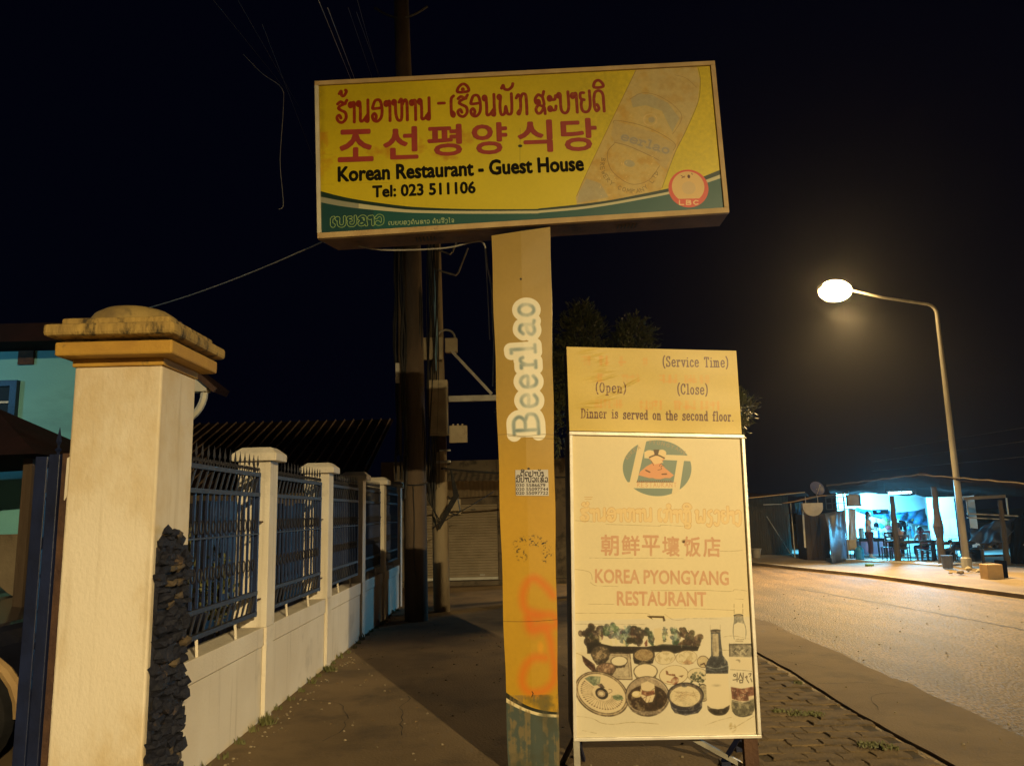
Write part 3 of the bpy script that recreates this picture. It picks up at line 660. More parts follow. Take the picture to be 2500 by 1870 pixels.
b = MB(); r = random.Random(31)          # hairline cracks in the concrete, as thin dark fillings
for (x, y, a_, n_) in ((-1.9, 7.4, .2, 14), (-.9, 6.2, 1.3, 12), (-1.4, 9.6, -.3, 12), (.2, 7.9, .5, 10), (2.9, 6.6, .9, 8), (3.2, 8.2, 1.9, 9), (2.8, 7.6, .1, 9)):
    for _ in range(n_):
        a_ += r.uniform(-.5, .5); x2, y2 = x+.11*math.cos(a_), y+.11*math.sin(a_); w = r.uniform(.001, .0035)
        if x2 < -2.0 or 1.5 < x2 < 2.76 or x2 > 3.5: break
        b.add([(x-w*math.sin(a_), y+w*math.cos(a_), .0022), (x+w*math.sin(a_), y-w*math.cos(a_), .0022), (x2+w*math.sin(a_), y2-w*math.cos(a_), .0022), (x2-w*math.sin(a_), y2+w*math.cos(a_), .0022)], [(0, 1, 2, 3)]); x, y = x2, y2
o = b.build('pavement_cracks', 'soil'); o['kind'] = 'stuff'

# ================================================================== STREET SIGN ON ITS POST
YB = 5.30
c1 = lambda x, y: xz(750+x/3.522, 130+y/3.522, YB)
c2 = lambda x, y: xz(1250+x/3.522, 130+y/3.522, YB)
pr = Print(-1.47, 1.66, 3.56, 5.0, 640, (.76, .68, .06), YB)
N1 = pr.noise(.5, 1); N2 = pr.noise(.06, 2); N3 = pr.noise(.02, 3)
pr.a *= (1+.16*(N1-.5)+.06*(N3-.5))[..., None]
pr.ell((.35, 4.02), 1.3, .42, (.84, .78, .20), 0, .45, soft=.5)  # brighter pool of lamp light painted into the lower centre of the print
# sun-faded beer bottle
bot = [c2(*p) for p in [(1075,120),(1590,120),(1618,230),(1600,420),(1480,700),(1400,860),(1280,1170),(1270,1230),(560,1320),(548,1240),(620,1080),(800,700),(930,430)]]
pr.poly(bot, (.76, .66, .38))
ins = [c2(*p) for p in [(1180,220),(1400,200),(1560,300),(1560,440),(1440,640),(1290,520),(1200,350)]]
pr.poly(ins, (.64, .46, .15), .45, nz=np.clip((N2-.3)*2.5, 0, 1))
pr.poly(bot, (.72, .56, .20), .7, nz=np.clip((N2-.47)*3.5, 0, 1))
pr.poly(bot, (.72, .67, .50), .5, nz=np.clip((N1-.5)*4, 0, 1))
pr.poly([c2(*p) for p in [(1080,350),(1200,360),(1340,430),(1440,560),(1380,680),(1290,500),(1150,450),(1040,470),(1020,400)]], (.62, .60, .50), .65)
pr.poly([c2(*p) for p in [(640,1080),(760,1120),(830,1240),(560,1290),(575,1200)]], (.62, .60, .52), .6)
pr.poly([c2(*p) for p in [(880,580),(1240,690),(1410,790),(1320,1000),(1250,940),(1200,890),(880,770),(850,700)]], (.70, .62, .42), .7)
pr.ell(c2(1188,575), .105/2.2, .10/2.2, (.80, .70, .46), ring=.007)
pr.ell(c2(1200,575), .024, .024, (.62, .58, .46), alpha=.8)
pr.ell(c2(1010,950), .04, .026, (.62, .60, .50), -.3, alpha=.8)
bx0 = int((.55-pr.x0)*pr.ppm); pr.a[:, bx0:] = blur(pr.a[:, bx0:], 2)*(1+.10*(N3[:, bx0:]-.5))[..., None]
pr.stroke([smooth([c2(*p) for p in [(880,780),(820,860),(850,1000),(960,1100),(1060,1130),(1180,1090),(1270,970)]])], .003, (.42, .30, .12), .8)
pr.stroke([smooth([c2(*p) for p in [(880,770),(1000,800),(1200,890),(1265,925)]])], .003, (.38, .28, .12), .7)
pr.stroke([smooth([c2(*p) for p in [(870,600),(900,580),(1100,620),(1270,690),(1400,780),(1385,840)]])], .003, (.40, .30, .14), .7)
pr.stroke([smooth([c2(*p) for p in [(1010,400),(1120,345),(1260,370),(1400,460),(1460,560),(1380,700)]])], .003, (.50, .38, .20), .7)
pr.stroke([smooth([c2(*p) for p in [(1075,130),(930,430),(800,700),(620,1080),(556,1230)]])], .004, (.45, .34, .12), .6)
pr.stroke([smooth([c2(*p) for p in [(1600,130),(1618,230),(1600,420),(1480,700),(1400,860),(1290,1160)]])], .005, (.40, .32, .12), .6)
pr.stroke([smooth([c2(*p) for p in [(1400,190),(1500,220),(1590,300)]])], .0025, (.45, .36, .18), .6)
ws = serif_strokes('eerlao', c2(930,740), c2(1350,870), .060, .04)
pr.stroke(ws, .020, (.66, .62, .50), .9, line=.003); pr.stroke(ws, .012, (.56, .54, .50), .8)
br = 'BREWERY COMPANY LTD'
# small lettering round the label
def arc_marks(seq, pts, h, w, col, alpha):
    P = smooth([c2(*p) for p in pts], 8); L = [0]
    for a, b_ in zip(P, P[1:]): L.append(L[-1]+math.hypot(b_[0]-a[0], b_[1]-a[1]))
    for i, ch in enumerate(seq):
        if ch == ' ': continue
        t = (i+.1)/len(seq)*L[-1]; t2 = (i+.78)/len(seq)*L[-1]
        f = lambda q: (lambda k: tuple(P[k][j]+(P[k+1][j]-P[k][j])*(q-L[k])/max(1e-6, L[k+1]-L[k]) for j in (0, 1)))(max(k for k in range(len(L)-1) if L[k] <= q))
        A, B = f(t), f(t2)
        SE = {'B': [[(0,0),(0,1),(.8,.8),(.1,.5),(.9,.25),(0,0)]], 'R': [[(0,0),(0,1),(.8,.8),(.1,.5),(.9,0)]], 'E': [[(.8,0),(0,0),(0,1),(.8,1)],[(0,.5),(.6,.5)]],
              'W': [[(0,1),(.25,0),(.5,.7),(.75,0),(1,1)]], 'Y': [[(0,1),(.5,.5),(1,1)],[(.5,.5),(.5,0)]], 'C': [[(.9,.8),(.4,1),(0,.5),(.4,0),(.9,.2)]],
              'O': [circ(.5,.5,.45,.5)], 'M': [[(0,0),(.1,1),(.5,.3),(.9,1),(1,0)]], 'P': [[(0,0),(0,1),(.9,.8),(0,.45)]], 'A': [[(0,0),(.5,1),(1,0)],[(.2,.35),(.8,.35)]],
              'N': [[(0,0),(0,1),(.9,0),(.9,1)]], 'L': [[(0,1),(0,0),(.8,0)]], 'T': [[(0,1),(1,1)],[(.5,1),(.5,0)]], 'D': [[(0,0),(0,1),(.9,.5),(0,0)]]}[ch]
        ex = (B[0]-A[0], B[1]-A[1]); l = math.hypot(*ex); ey = (-ex[1]/l*h, ex[0]/l*h)
        pr.stroke([[(A[0]+x*ex[0]+y_*ey[0], A[1]+x*ex[1]+y_*ey[1]) for x, y_ in st] for st in SE], w, col, alpha)
arc_marks(br, [(770,900),(760,1000),(830,1120),(960,1190),(1100,1200),(1200,1130),(1270,1020)], .030, .0045, (.44, .36, .18), .75)
for i in range(26):
    r = random.Random(i+50); px, py = r.uniform(720,1250), r.uniform(830,1250); pr.ell(c2(px, py), .004+.006*r.random(), .002, (.93, .80, .5), r.uniform(0, 3), .7)
# swoosh
T = [c1(*p) for p in [(60,1170),(118,1188),(300,1235),(500,1272),(800,1312),(1000,1328),(1400,1342),(1937,1342)]]+[c2(*p) for p in [(250,1335),(560,1303),(800,1272),(1000,1236),(1330,1168),(1500,1120),(1790,1005),(1840,985)]]
W1 = [c1(*p) for p in [(60,1220),(118,1236),(300,1272),(500,1302),(800,1340),(1000,1352),(1400,1358),(1937,1356)]]+[c2(*p) for p in [(250,1352),(560,1325),(800,1292),(1000,1258),(1330,1196),(1500,1150),(1790,1046),(1840,1030)]]
W2 = [c1(*p) for p in [(60,1270),(118,1284),(300,1318),(500,1342),(800,1368),(1000,1376),(1400,1382),(1937,1380)]]+[c2(*p) for p in [(250,1374),(560,1347),(800,1314),(1000,1280),(1330,1218),(1500,1176),(1790,1078),(1840,1062)]]
T, W1, W2 = smooth(T, 4), smooth(W1, 4), smooth(W2, 4)
bottom = [(1.66, 3.56), (-1.47, 3.56)]
pr.poly(T+bottom, (.05, .17, .13)); pr.poly(W1+bottom, (.74, .72, .58)); pr.poly(W2+bottom, (.045, .30, .29))
pr.poly(W1[:12]+W2[:12][::-1], (.40, .42, .40), .55)
pr.poly(W2[:14]+[(W2[13][0], 3.56), (-1.47, 3.56)], (.06, .20, .22), .55)
# round brewery badge
cc = c2(1517, 1165); RR = .182*5.3/1880*1000/3.522
pr.ell(cc, .1455, .1455, (.80, .28, .20)); pr.ell(c2(1514,1150), .118, .118, (.84, .70, .44), clip=lambda X, Z: (Z > c2(1517,1252)[1]).astype(np.float32))
pr.ell(c2(1520,1160), .05, .05, (.74, .66, .50), alpha=.5)
pr.ell(c2(1520,1062), .010, .014, (.30, .10, .06)); pr.stroke([[c2(1455,1055), c2(1480,1070)], [c2(1460,1075), c2(1485,1060)], [c2(1545,1035), c2(1550,1045)]], .006, (.4, .2, .1), .8)
for ch, x0 in (('L', 1440), ('B', 1500), ('C', 1560)):
    st = {'L': [[(0,1),(0,0),(.8,0)]], 'B': [[(0,0),(0,1),(.7,.95),(.75,.7),(.1,.52),(.8,.4),(.8,.05),(0,0)]], 'C': [[(.85,.85),(.4,1),(.05,.6),(.05,.35),(.4,0),(.85,.15)]]}[ch]
    pr.stroke([[c2(x0+x*46, 1303-y*36) for x, y in s_] for s_ in st], .008, (.90, .76, .55))
# lower-left brewery lettering
lw = lao_strokes(['e','bo','yo','lo','aa','wo'], c1(196,1492), c1(664,1470), .068)
pr.stroke(lw, .019, (.62, .70, .42), .95, line=.0045)
lw = lao_strokes(['e','bo','yo','kho','o','ngo','kh','^o','no','lo','aa','wo',' ','kh','^o','no','jo','^ii','ngo','ai','jo'], c1(696,1478), c1(1268,1456), .026)
pr.stroke(lw, .0052, (.62, .66, .48), .95)
# red Lao headline
g1 = ['ho','^ho2','aa','no','o','aa','hoh','aa','no']; g2 = ['e','ho','^uu','^oo','o','no','pho','^am','ko']; g3 = ['so','a','bo','aa','yo','do','^ii']
RED = (.52, .12, .03)
for seq, A, B, h in ((g1, c1(248,600), c1(1078,570), .185), (['-'], c1(1120,512), c1(1205,508), .185), (g2, c1(1222,552), c1(1912,525), .18), (g3, c2(190,527), c2(812,500), .18)):
    pr.stroke(lao_strokes(seq, A, B, h*.93, .05), .0228, RED, nz=np.clip(1.35-.7*N3, 0, 1))
# grime, cracks, drips
pr.stroke([[c2(70,650), c2(68,960)]], .003, (.35, .26, .06), .5); pr.ell(c2(70,800), .016, .011, (.12, .10, .05), alpha=.9)
for pts in ([(110,870),(220,872)], [(110,1130),(230,1128)], [(280,1120),(700,1115)]): pr.stroke([[c1(*p) for p in pts]], .002, (.45, .36, .06), .5)
gr = np.zeros((pr.h, pr.w), np.float32); X, Z = np.meshgrid(np.linspace(pr.x0, pr.x1, pr.w), np.linspace(pr.z0, pr.z1, pr.h))
edge = np.clip(1-np.minimum((X+1.40)/.07, np.minimum((1.60-X)/.05, (4.90+.027*X-Z)/.05)), 0, 1)
pr.blend((slice(0, pr.h), slice(0, pr.w)), edge*N2, (.30, .22, .06), .75)
st_ = np.clip((pr.noise(.12, 8)-.56)*5, 0, 1)*((Z > 4.1) & (Z < 4.45) & (X < -.2))
pr.blend((slice(0, pr.h), slice(0, pr.w)), st_.astype(np.float32), (.68, .42, .05), .5)
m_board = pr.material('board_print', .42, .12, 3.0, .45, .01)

root = thing('sign_board', 'wide yellow illuminated-style box sign reading Korean Restaurant - Guest House on top of the post', 'sign', (.09, 5.42, 3.62))
def BC(u, v, y):                              # u,v in 0..1 over the board's front, y depth
    TL_, TR_, BL_, BR_ = (-1.418, 4.852), (1.575, 4.938), (-1.375, 3.622), (1.600, 3.742)
    x = (TL_[0]*(1-u)+TR_[0]*u)*v+(BL_[0]*(1-u)+BR_[0]*u)*(1-v); z = (TL_[1]*(1-u)+TR_[1]*u)*v+(BL_[1]*(1-u)+BR_[1]*u)*(1-v)
    return Vector((x, y, z))
def bq(b, u0, u1, v0, v1, y0, y1):
    return b.hexa([BC(u0,v0,y0), BC(u1,v0,y0), BC(u1,v0,y1), BC(u0,v0,y1), BC(u0,v1,y0), BC(u1,v1,y0), BC(u1,v1,y1), BC(u0,v1,y1)])
b = MB(); b.hexa([BC(0,0,5.325), BC(1,0,5.325), BC(1,0,5.56), BC(.03,0,5.56), BC(0,1,5.325), BC(1,1,5.325), BC(1,1,5.56), BC(.03,1,5.56)]); b.build('casing', 'rust_box', root, bevel=.004)
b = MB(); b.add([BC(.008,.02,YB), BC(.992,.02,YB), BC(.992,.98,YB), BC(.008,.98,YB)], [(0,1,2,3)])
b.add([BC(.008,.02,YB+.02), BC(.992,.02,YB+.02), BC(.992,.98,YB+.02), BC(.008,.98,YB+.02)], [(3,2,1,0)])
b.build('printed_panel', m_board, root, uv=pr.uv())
b = MB(); bq(b, 0, 1, .972, 1, 5.285, 5.324); b.build('frame_bar', 'tan_trim', root, bevel=.003)
b = MB(); bq(b, 0, 1, 0, .034, 5.285, 5.324); b.build('frame_bar', 'tan_trim', root, bevel=.003)
b = MB(); bq(b, 0, .0095, .034, .972, 5.285, 5.324); b.build('frame_bar', 'pale_trim', root, bevel=.002)
b = MB(); bq(b, .9885, 1, .034, .972, 5.285, 5.324); b.build('frame_bar', 'tan_trim', root, bevel=.002)
for u0 in (.235, .735):
    for k in range(6):
        b = MB(); p = BC(u0+k*.009, 0, 5.43); b.box((p.x-.006, 5.39, p.z-.004), (p.x+.004, 5.47, p.z+.012)); b.build('vent_slot', 'black', root)
def hangul(chars):
    for ch, (x0, y0, x1, y1), f in chars:
        ya = (y0+y1)/2; A = f(x0, y1); B = f(x1, y1-(x1-x0)*.035); h = abs(f(x0, y0)[1]-f(x0, y1)[1])-.006
        text_on('letter', ch, A, B, h, YB, 'ink_red', root, bold=.026)
hangul([('조', (262,655,572,942), c1), ('선', (652,632,958,920), c1), ('평', (1035,612,1336,892), c1), ('양', (1418,596,1727,878), c1), ('식', (52,575,356,862), c2), ('당', (427,560,740,850), c2)])
def line_txt(txt, A, B, h, mtl, bold, par=root, Y=YB): return text_on('lettering', txt, A, B, h, Y, mtl, par, bold=bold)
A, B = c1(262,1112), c2(622,1016)
A = (A[0], A[1]); line_txt('Korean Restaurant - Guest House', A, B, .124, 'ink_black', .042)
line_txt('Tel: 023 511106', c1(560,1246), c1(1451,1208), .096, 'ink_black', .040)

# post: tapering printed steel box
YP = 5.30
s3 = 764/300; s4 = 645/300
p3 = lambda x, y: xz(1150+x/s3, 550+y/s3, YP)
p4 = lambda x, y: xz(1150+x/s4, 1100+y/s4, YP)
pp = Print(-.20, .36, 0, 3.72, 620, (.60, .50, .24), YP)
N1 = pp.noise(.6, 21); N2 = pp.noise(.08, 22); N3 = pp.noise(.02, 23)
Xg, Zg = np.meshgrid(np.linspace(pp.x0, pp.x1, pp.w), np.linspace(0, 3.72, pp.h))
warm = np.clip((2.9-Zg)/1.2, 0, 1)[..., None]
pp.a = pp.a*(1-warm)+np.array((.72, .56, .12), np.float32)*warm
pp.a *= (1+.14*(N1-.5)+.05*(N3-.5))[..., None]
SL = (slice(0, pp.h), slice(0, pp.w))
pp.blend(SL, np.clip((N1-.5)*3, 0, 1), (.66, .54, .26), .35)
def bl(txt, A, B, h): return serif_strokes(txt, A, B, h, .02)
# vertical brand word reading upwards: every letter cut to its own place
letters = [('B', (420,1300), (412,1150), 158, 22), ('e', (412,1135), (409,1042), 150, 20), ('e', (408,1015), (404,925), 150, 20), ('r', (402,888), (398,808), 145, 20), ('l', (398,795), (394,738), 155, 22), ('a', (394,692), (390,588), 140, 22), ('o', (390,572), (388,478), 145, 22)]
allst = []; each = []
for ch, a_, b_, h_, w_ in letters:
    A, B = p3(*a_), p3(*b_); hh = h_/s3*5.3/1880
    adv = SER[ch][0]; st = []
    L = math.hypot(B[0]-A[0], B[1]-A[1]); ex = ((B[0]-A[0])/L, (B[1]-A[1])/L); ey = (-ex[1], ex[0])
    for s_ in SER[ch][1]:
        st.append(smooth([(A[0]+x/adv*L*ex[0]+y*hh*ey[0], A[1]+x/adv*L*ex[1]+y*hh*ey[1]) for x, y in s_], 4))
    each.append(st); allst += st
sl, D = pp.dist(allst, .14)
pp.blend(sl, np.clip((.050-D)/.0015+.5, 0, 1), (.90, .88, .80))
fade = np.clip(.55+.9*(N2-.5)+.25*np.sin(Xg*38), .15, .95)
for st in each:
    pp.stroke(st, .032, (.62, .66, .64), .8, soft=.007, nz=fade)
    pp.stroke(st, .019, (.36, .46, .49), .8, soft=.006, nz=fade)
# tear at the bottom of the white outline, the wire line
pp.stroke([smooth([p3(*p) for p in [(150,1305),(230,1300),(330,1312),(450,1300),(540,1306)]])], .003, (.35, .28, .14), .8)
pp.stroke([smooth([p3(*p) for p in [(230,1308),(330,1318),(450,1325),(540,1330)]])], .003, (.40, .30, .12), .8)
for p in ((309,337),): pp.ell(p3(*p), .008, .008, (.08, .04, .02))
pp.ell(p4(302,95), .009, .007, (.10, .05, .02))
# glue stain
gl = pp.noise(.012, 24, 3)
for q in [(250,480),(290,470),(330,468),(370,480),(400,500),(255,520),(400,540),(390,560),(265,555),(330,480)]:
    pp.ell(p4(*q), .034, .03, (.28, .22, .08), alpha=.9, nz=np.clip((gl-.55)*6, 0, 1), soft=.02)
pp.ell(p4(378,486), .012, .005, (.05, .03, .02), .4)
# orange spray
for path in ([(430,760),(400,720),(340,672),(295,690),(272,760),(285,830),(340,860),(420,862),(445,890),(440,915),(380,925),(320,935),(310,900),(300,870)],
             [(395,930),(418,1000),(425,1060),(440,1150),(425,1220),(370,1262),(300,1262),(268,1210),(285,1130),(330,1085),(390,1085)]):
    P = smooth([p4(*p) for p in path], 5)
    pp.stroke([P], .052, (.80, .46, .09), .62, soft=.05, nz=np.clip(.75+.7*N2, 0, 1)); pp.stroke([P], .03, (.80, .40, .06), .55, soft=.05)
pp.ell(p4(330,900), .07, .085, (.80, .36, .05), alpha=.35, soft=.06)
pp.ell(p4(365,1030), .02, .035, (.85, .58, .12), alpha=.6, soft=.02)
pp.stroke([[p4(320,1262), p4(326,1272), p4(318,1290)]], .005, (.05, .03, .02)); 
pp.stroke([smooth([p4(*p) for p in [(170,895),(280,896),(400,890),(460,884)]])], .0022, (.20, .13, .05), .9)
# bottom band
TB = smooth([p4(*p) for p in [(150,1240),(185,1268),(240,1305),(300,1338),(380,1362),(470,1372)]], 4); TC = smooth([p4(*p) for p in [(150,1270),(185,1296),(240,1328),(300,1356),(380,1378),(470,1384)]], 4); TD = smooth([p4(*p) for p in [(150,1305),(190,1322),(250,1352),(310,1376),(380,1394),(470,1398)]], 4)
ed = [(.36, 0), (-.20, 0)]
pp.poly(TB+ed, (.13, .14, .10)); pp.poly(TC+ed, (.84, .78, .62)); pp.poly(TD+ed, (.27, .31, .29))
mask = (Zg < .47)
scr = pp.noise(.05, 25, 5); 
drip = np.clip((np.repeat(pp.noise(.016, 26, 3)[40:41], pp.h, 0)*.45+scr*.65-.60)*9, 0, 1)*mask
pp.blend(SL, drip.astype(np.float32), (.50, .42, .28), .7)
pp.blend(SL, (np.clip((pp.noise(.09, 27)-.52)*4, 0, 1)*mask).astype(np.float32), (.26, .26, .20), .6)
# sticker
P4 = [p4(*p) for p in [(232,102),(404,100),(408,237),(236,236)]]
m_post = pp.material('post_print', .38, .10, 4, .45)
root = thing('sign_post', 'mustard yellow post carrying the white-outlined word Beer and orange spray paint', 'post', (.09, 5.40, 0))
root['label'] = 'tall mustard yellow sign post with vertical white-outlined lettering and orange spray paint'
def PC(u, z, y):
    a0, a1 = (-.083, .243), (-.122, .302); t = z/3.66
    return Vector(((a0[0]*(1-u)+a0[1]*u)*(1-t)+(a1[0]*(1-u)+a1[1]*u)*t, y, z))
b = MB(); nz_ = 24
vs = []
for k in range(nz_+1):
    z = .03+3.585*k/nz_+(0 if k else 0); w = .003*math.sin(k*1.3)
    zr = z+(.055 if k == nz_ else 0)
    for u, y in ((0, YP+w*.3), (1, YP+w*.3), (1, YP+.19), (0, YP+.19)): vs.append(PC(u, (zr if u else z), y)+Vector((w*(1 if u else -1), 0, 0)))
fs = []
for k in range(nz_):
    for q in range(1, 4): fs.append((k*4+q, k*4+(q+1) % 4, (k+1)*4+(q+1) % 4, (k+1)*4+q))
side = MB().add(vs, fs+[(nz_*4, nz_*4+1, nz_*4+2, nz_*4+3)]); side.build('sheet_casing', 'rust', root)
b = MB(); vs = []
for k in range(nz_+1):
    z = .03+3.585*k/nz_; w = .003*math.sin(k*1.3); zr = z+(.055 if k == nz_ else 0)
    vs += [PC(0, z, YP-.002)+Vector((-w-.001, 0, 0)), PC(.5, (z+zr)/2, YP-.006+.5*w), PC(1, zr, YP-.002)+Vector((w+.001, 0, 0)), PC(1, zr, YP+.02)+Vector((w+.004, 0, 0))]
fs = []
for k in range(nz_):
    for q in range(3): fs.append((k*4+q, k*4+q+1, (k+1)*4+q+1, (k+1)*4+q))
b.add(vs, fs); b.build('printed_sheet', m_post, root, uv=pp.uv())
b = MB(); b.box((-.06, 5.33, -.05), (.22, 5.47, .06)); b.build('foot', 'rust', root)
b = MB(); b.box((-.03, 5.38, 3.0), (.2, 5.48, 3.66)); b.build('steel_core', 'rust', root)
st = thing('sticker', 'small white paper sticker with phone numbers on the yellow post', 'sticker', (.05, 5.29, 2.0))
b = MB(); b.add([(x, YP-.010, z) for x, z in P4[::-1]]+[(x, YP-.007, z) for x, z in P4[::-1]], [(3,2,1,0),(4,5,6,7),(0,1,5,4),(1,2,6,5),(2,3,7,6),(3,0,4,7)])
b.build('paper', 'cloth_white', st)
YS = YP-.010
def ribbon_text(strokes, w, Y, m, name, parent):
    b = MB(); off = 0
    for s_ in strokes:
        n = len(s_); L = []; R = []
        for i in range(n):
            a = s_[max(i-1, 0)]; c = s_[min(i+1, n-1)]; dx, dz = c[0]-a[0], c[1]-a[1]; l = math.hypot(dx, dz) or 1
            L.append((s_[i][0]-dz/l*w/2, s_[i][1]+dx/l*w/2)); R.append((s_[i][0]+dz/l*w/2, s_[i][1]-dx/l*w/2))
        y = Y-.0006-off; off += .00001
        b.add([(x, y, z) for x, z in L+R], [(i, n+i, n+i+1, i+1) for i in range(n-1)])
    return b.build(name, m, parent)
ribbon_text(lao_strokes(['to','^ii','do','nyo','aa','bo','^ho2','aa'], p4(258,134), p4(382,134), .030), .0065, YS, 'ink_small', 'lettering', st)
ribbon_text(lao_strokes(['mo','^ii','nyo','aa','po','^o','wo','ae','lo','^ho2','wo'], p4(236,164), p4(405,164), .030), .0065, YS, 'ink_small', 'lettering', st)
for t, y in (('030 5586679', 190), ('020 55097744', 211), ('020 55097722', 231)):
    text_on('lettering', t, p4(237, y), p4(405 if 'x' in t or len(t) > 11 else 390, y), .022, YS, 'ink_small', st, bold=.02)
b = MB(); A, B = p4(234,168), p4(407,166); b.bar((A[0], YS-.0008, A[1]), (B[0], YS-.0008, B[1]), .0008, .002); b.build('rule_line', 'ink_small', st)
# ================================================================== STANDING LIGHT BOX SIGN
YT = 5.20
s5 = 1891/480; s6a = 2212/510; s7a = 2059/510
q5 = lambda x, y: xz(1370+x/s5, 830+y/s5, YT)
q6 = lambda x, y: xz(1370+x/s6a, 1230+y/s6a, YT)
q7 = lambda x, y: xz(1370+x/s7a, 1460+y/s7a, YT)
UT = [q5(52,66), q5(1684,104), q5(1738,905), q5(80,872)]          # upper box TL TR BR BL
LT = [q5(76,880), q5(1755,912), q7(1968,1368), q7(120,1402)]      # lower box
# ---- upper sheet
pu = Print(.33, 1.62, 2.12, 2.80, 800, (.80, .70, .36), YT)
N1 = pu.noise(.4, 31); N2 = pu.noise(.05, 32); N3 = pu.noise(.012, 33)
pu.a *= (1+.10*(N1-.5)+.04*(N3-.5))[..., None]
INK = (.30, .15, .12)
al = np.clip(1.2-.5*N3, 0, 1)
fadeL = np.clip(1.5-1.6*N3, 0, 1)
for t, A, B, h, nzz in (('(Service Time)', (975,255), (1610,262), .085, al), ('(Open)', (330,503), (626,508), .083, fadeL), ('(Close)', (1116,518), (1412,524), .085, al), ('Dinner is', (192,748), (548,752), .078, fadeL), ('served on the second floor.', (596,758), (1662,780), .078, al)):
    pu.stroke(serif_strokes(t, q5(*A), q5(*B), h*.8, .14), .0085, INK, .95, nz=nzz)
GH = (.82, .61, .27)
rr = random.Random(4)
def ghost(x0, x1, y0, y1, n, a):
    a = min(.95, a*1.15)
    for k in range(n):
        xa = x0+(x1-x0)*k/n; w = (x1-x0)/n*.7
        for _ in range(4):
            if rr.random() < .5: S_ = [(xa, rr.uniform(y0, y1)), (xa+w, 0)]; S_[1] = (xa+w, S_[0][1]+rr.uniform(-4, 4))
            else: S_ = [(rr.uniform(xa, xa+w), y0), (0, y1)]; S_[1] = (S_[0][0]+rr.uniform(-4, 4), y1)
            pu.stroke([[q5(*S_[0]), q5(*S_[1])]], .012, GH, a, soft=.008, nz=np.clip(1.4-1.4*N2, 0, 1))
for a_ in ((200,290,160,240,2,.5), (370,470,160,240,2,.5), (560,640,165,245,1,.6), (790,840,175,245,1,.5), (330,420,330,400,2,.5), (590,760,335,400,4,.45), (950,1130,340,410,3,.6), (1190,1310,345,410,3,.55), (1340,1440,345,415,2,.6), (320,600,580,650,6,.4), (760,980,590,665,5,.6), (1090,1300,590,665,5,.55), (1340,1530,595,668,4,.55)): ghost(*a_)
m_up = pu.material('upper_print', .42, .0, 4, .35)
# foil wrinkles on the upper sheet are real relief: a bump that follows slanted ripples
nn = m_up.node_tree.nodes; ll = m_up.node_tree.links
# ---- lower sheet
pl = Print(.33, 1.62, .16, 2.20, 700, (.86, .80, .64), YT)
N1 = pl.noise(.5, 41); N2 = pl.noise(.05, 42); N3 = pl.noise(.012, 43); N4 = pl.noise(.025, 44)
pl.a *= (1+.07*(N1-.5)+.03*(N3-.5))[..., None]
SLp = (slice(0, pl.h), slice(0, pl.w))
TEAL = (.45, .52, .47)
def clipE(X, Z):
    c = q5(923,1230); return ((((X-c[0])/(.328*5.2/1880*1000/s5))**2+((Z-c[1])/(.265*5.2/1880*1000/s5))**2) < 1)
c0 = q5(923,1230); pl.ell(c0, .2305, .187, TEAL, nz=np.clip(1.15-.2*N3, 0, 1))
CR = (.86, .79, .62)
for P in ([(745,985),(822,960),(726,1380),(655,1385)], [(640,1366),(1060,1366),(1125,1368),(1085,1428),(720,1424),(640,1424)], [(990,1102),(1260,1112),(1260,1166),(985,1152)], [(1117,1150),(1182,1160),(1138,1450),(1060,1500)], [(800,1075),(880,1062),(930,1120),(850,1140),(800,1135)]): pl.poly([q5(*p) for p in P], CR)
pl.poly([q5(*p) for p in [(845,1105),(905,1060),(935,1060),(1000,1105),(990,1150),(955,1185),(1010,1240),(1085,1300),(1030,1340),(880,1335),(745,1300),(760,1265),(820,1215),(885,1180),(850,1145)]], (.84, .58, .40))
pl.poly([q5(*p) for p in [(850,1120),(905,1100),(935,1100),(1000,1120),(965,1160),(985,1180),(900,1195),(870,1165)]], (.88, .74, .54))
pl.ell(q5(850,1090), .032, .022, (.88, .78, .58)); pl.ell(q5(968,1088), .03, .024, (.88, .78, .58))
HB = (.30, .22, .08)
pl.poly([q5(*p) for p in [(888,1053),(945,1053),(932,1100),(912,1112),(898,1098)]], HB)
pl.stroke([smooth([q5(*p) for p in [(850,1128),(880,1115),(912,1106),(945,1112),(992,1136)]])], .009, HB)
pl.stroke([smooth([q5(*p) for p in [(865,1160),(880,1185),(888,1205)]]), smooth([q5(*p) for p in [(968,1185),(950,1200),(944,1215)]]), smooth([q5(*p) for p in [(990,1205),(960,1215),(965,1240),(930,1250)]])], .004, (.50, .30, .12))
pl.stroke([[q5(815,1252), q5(852,1270)], [q5(972,1290), q5(1012,1288)]], .009, (.42, .26, .12))
pl.poly([q5(*p) for p in [(735,1335),(780,1310),(830,1330),(880,1325),(930,1345),(1000,1325),(1085,1330),(1075,1370),(728,1366)]], TEAL, .95)
for k in range(17): pl.ell(q5(735+k*20, 1356+2*math.sin(k)), .004, .004, (.45, .28, .18))
pl.stroke([[q5(725,1366), q5(1075,1368)]], .004, (.55, .42, .28))
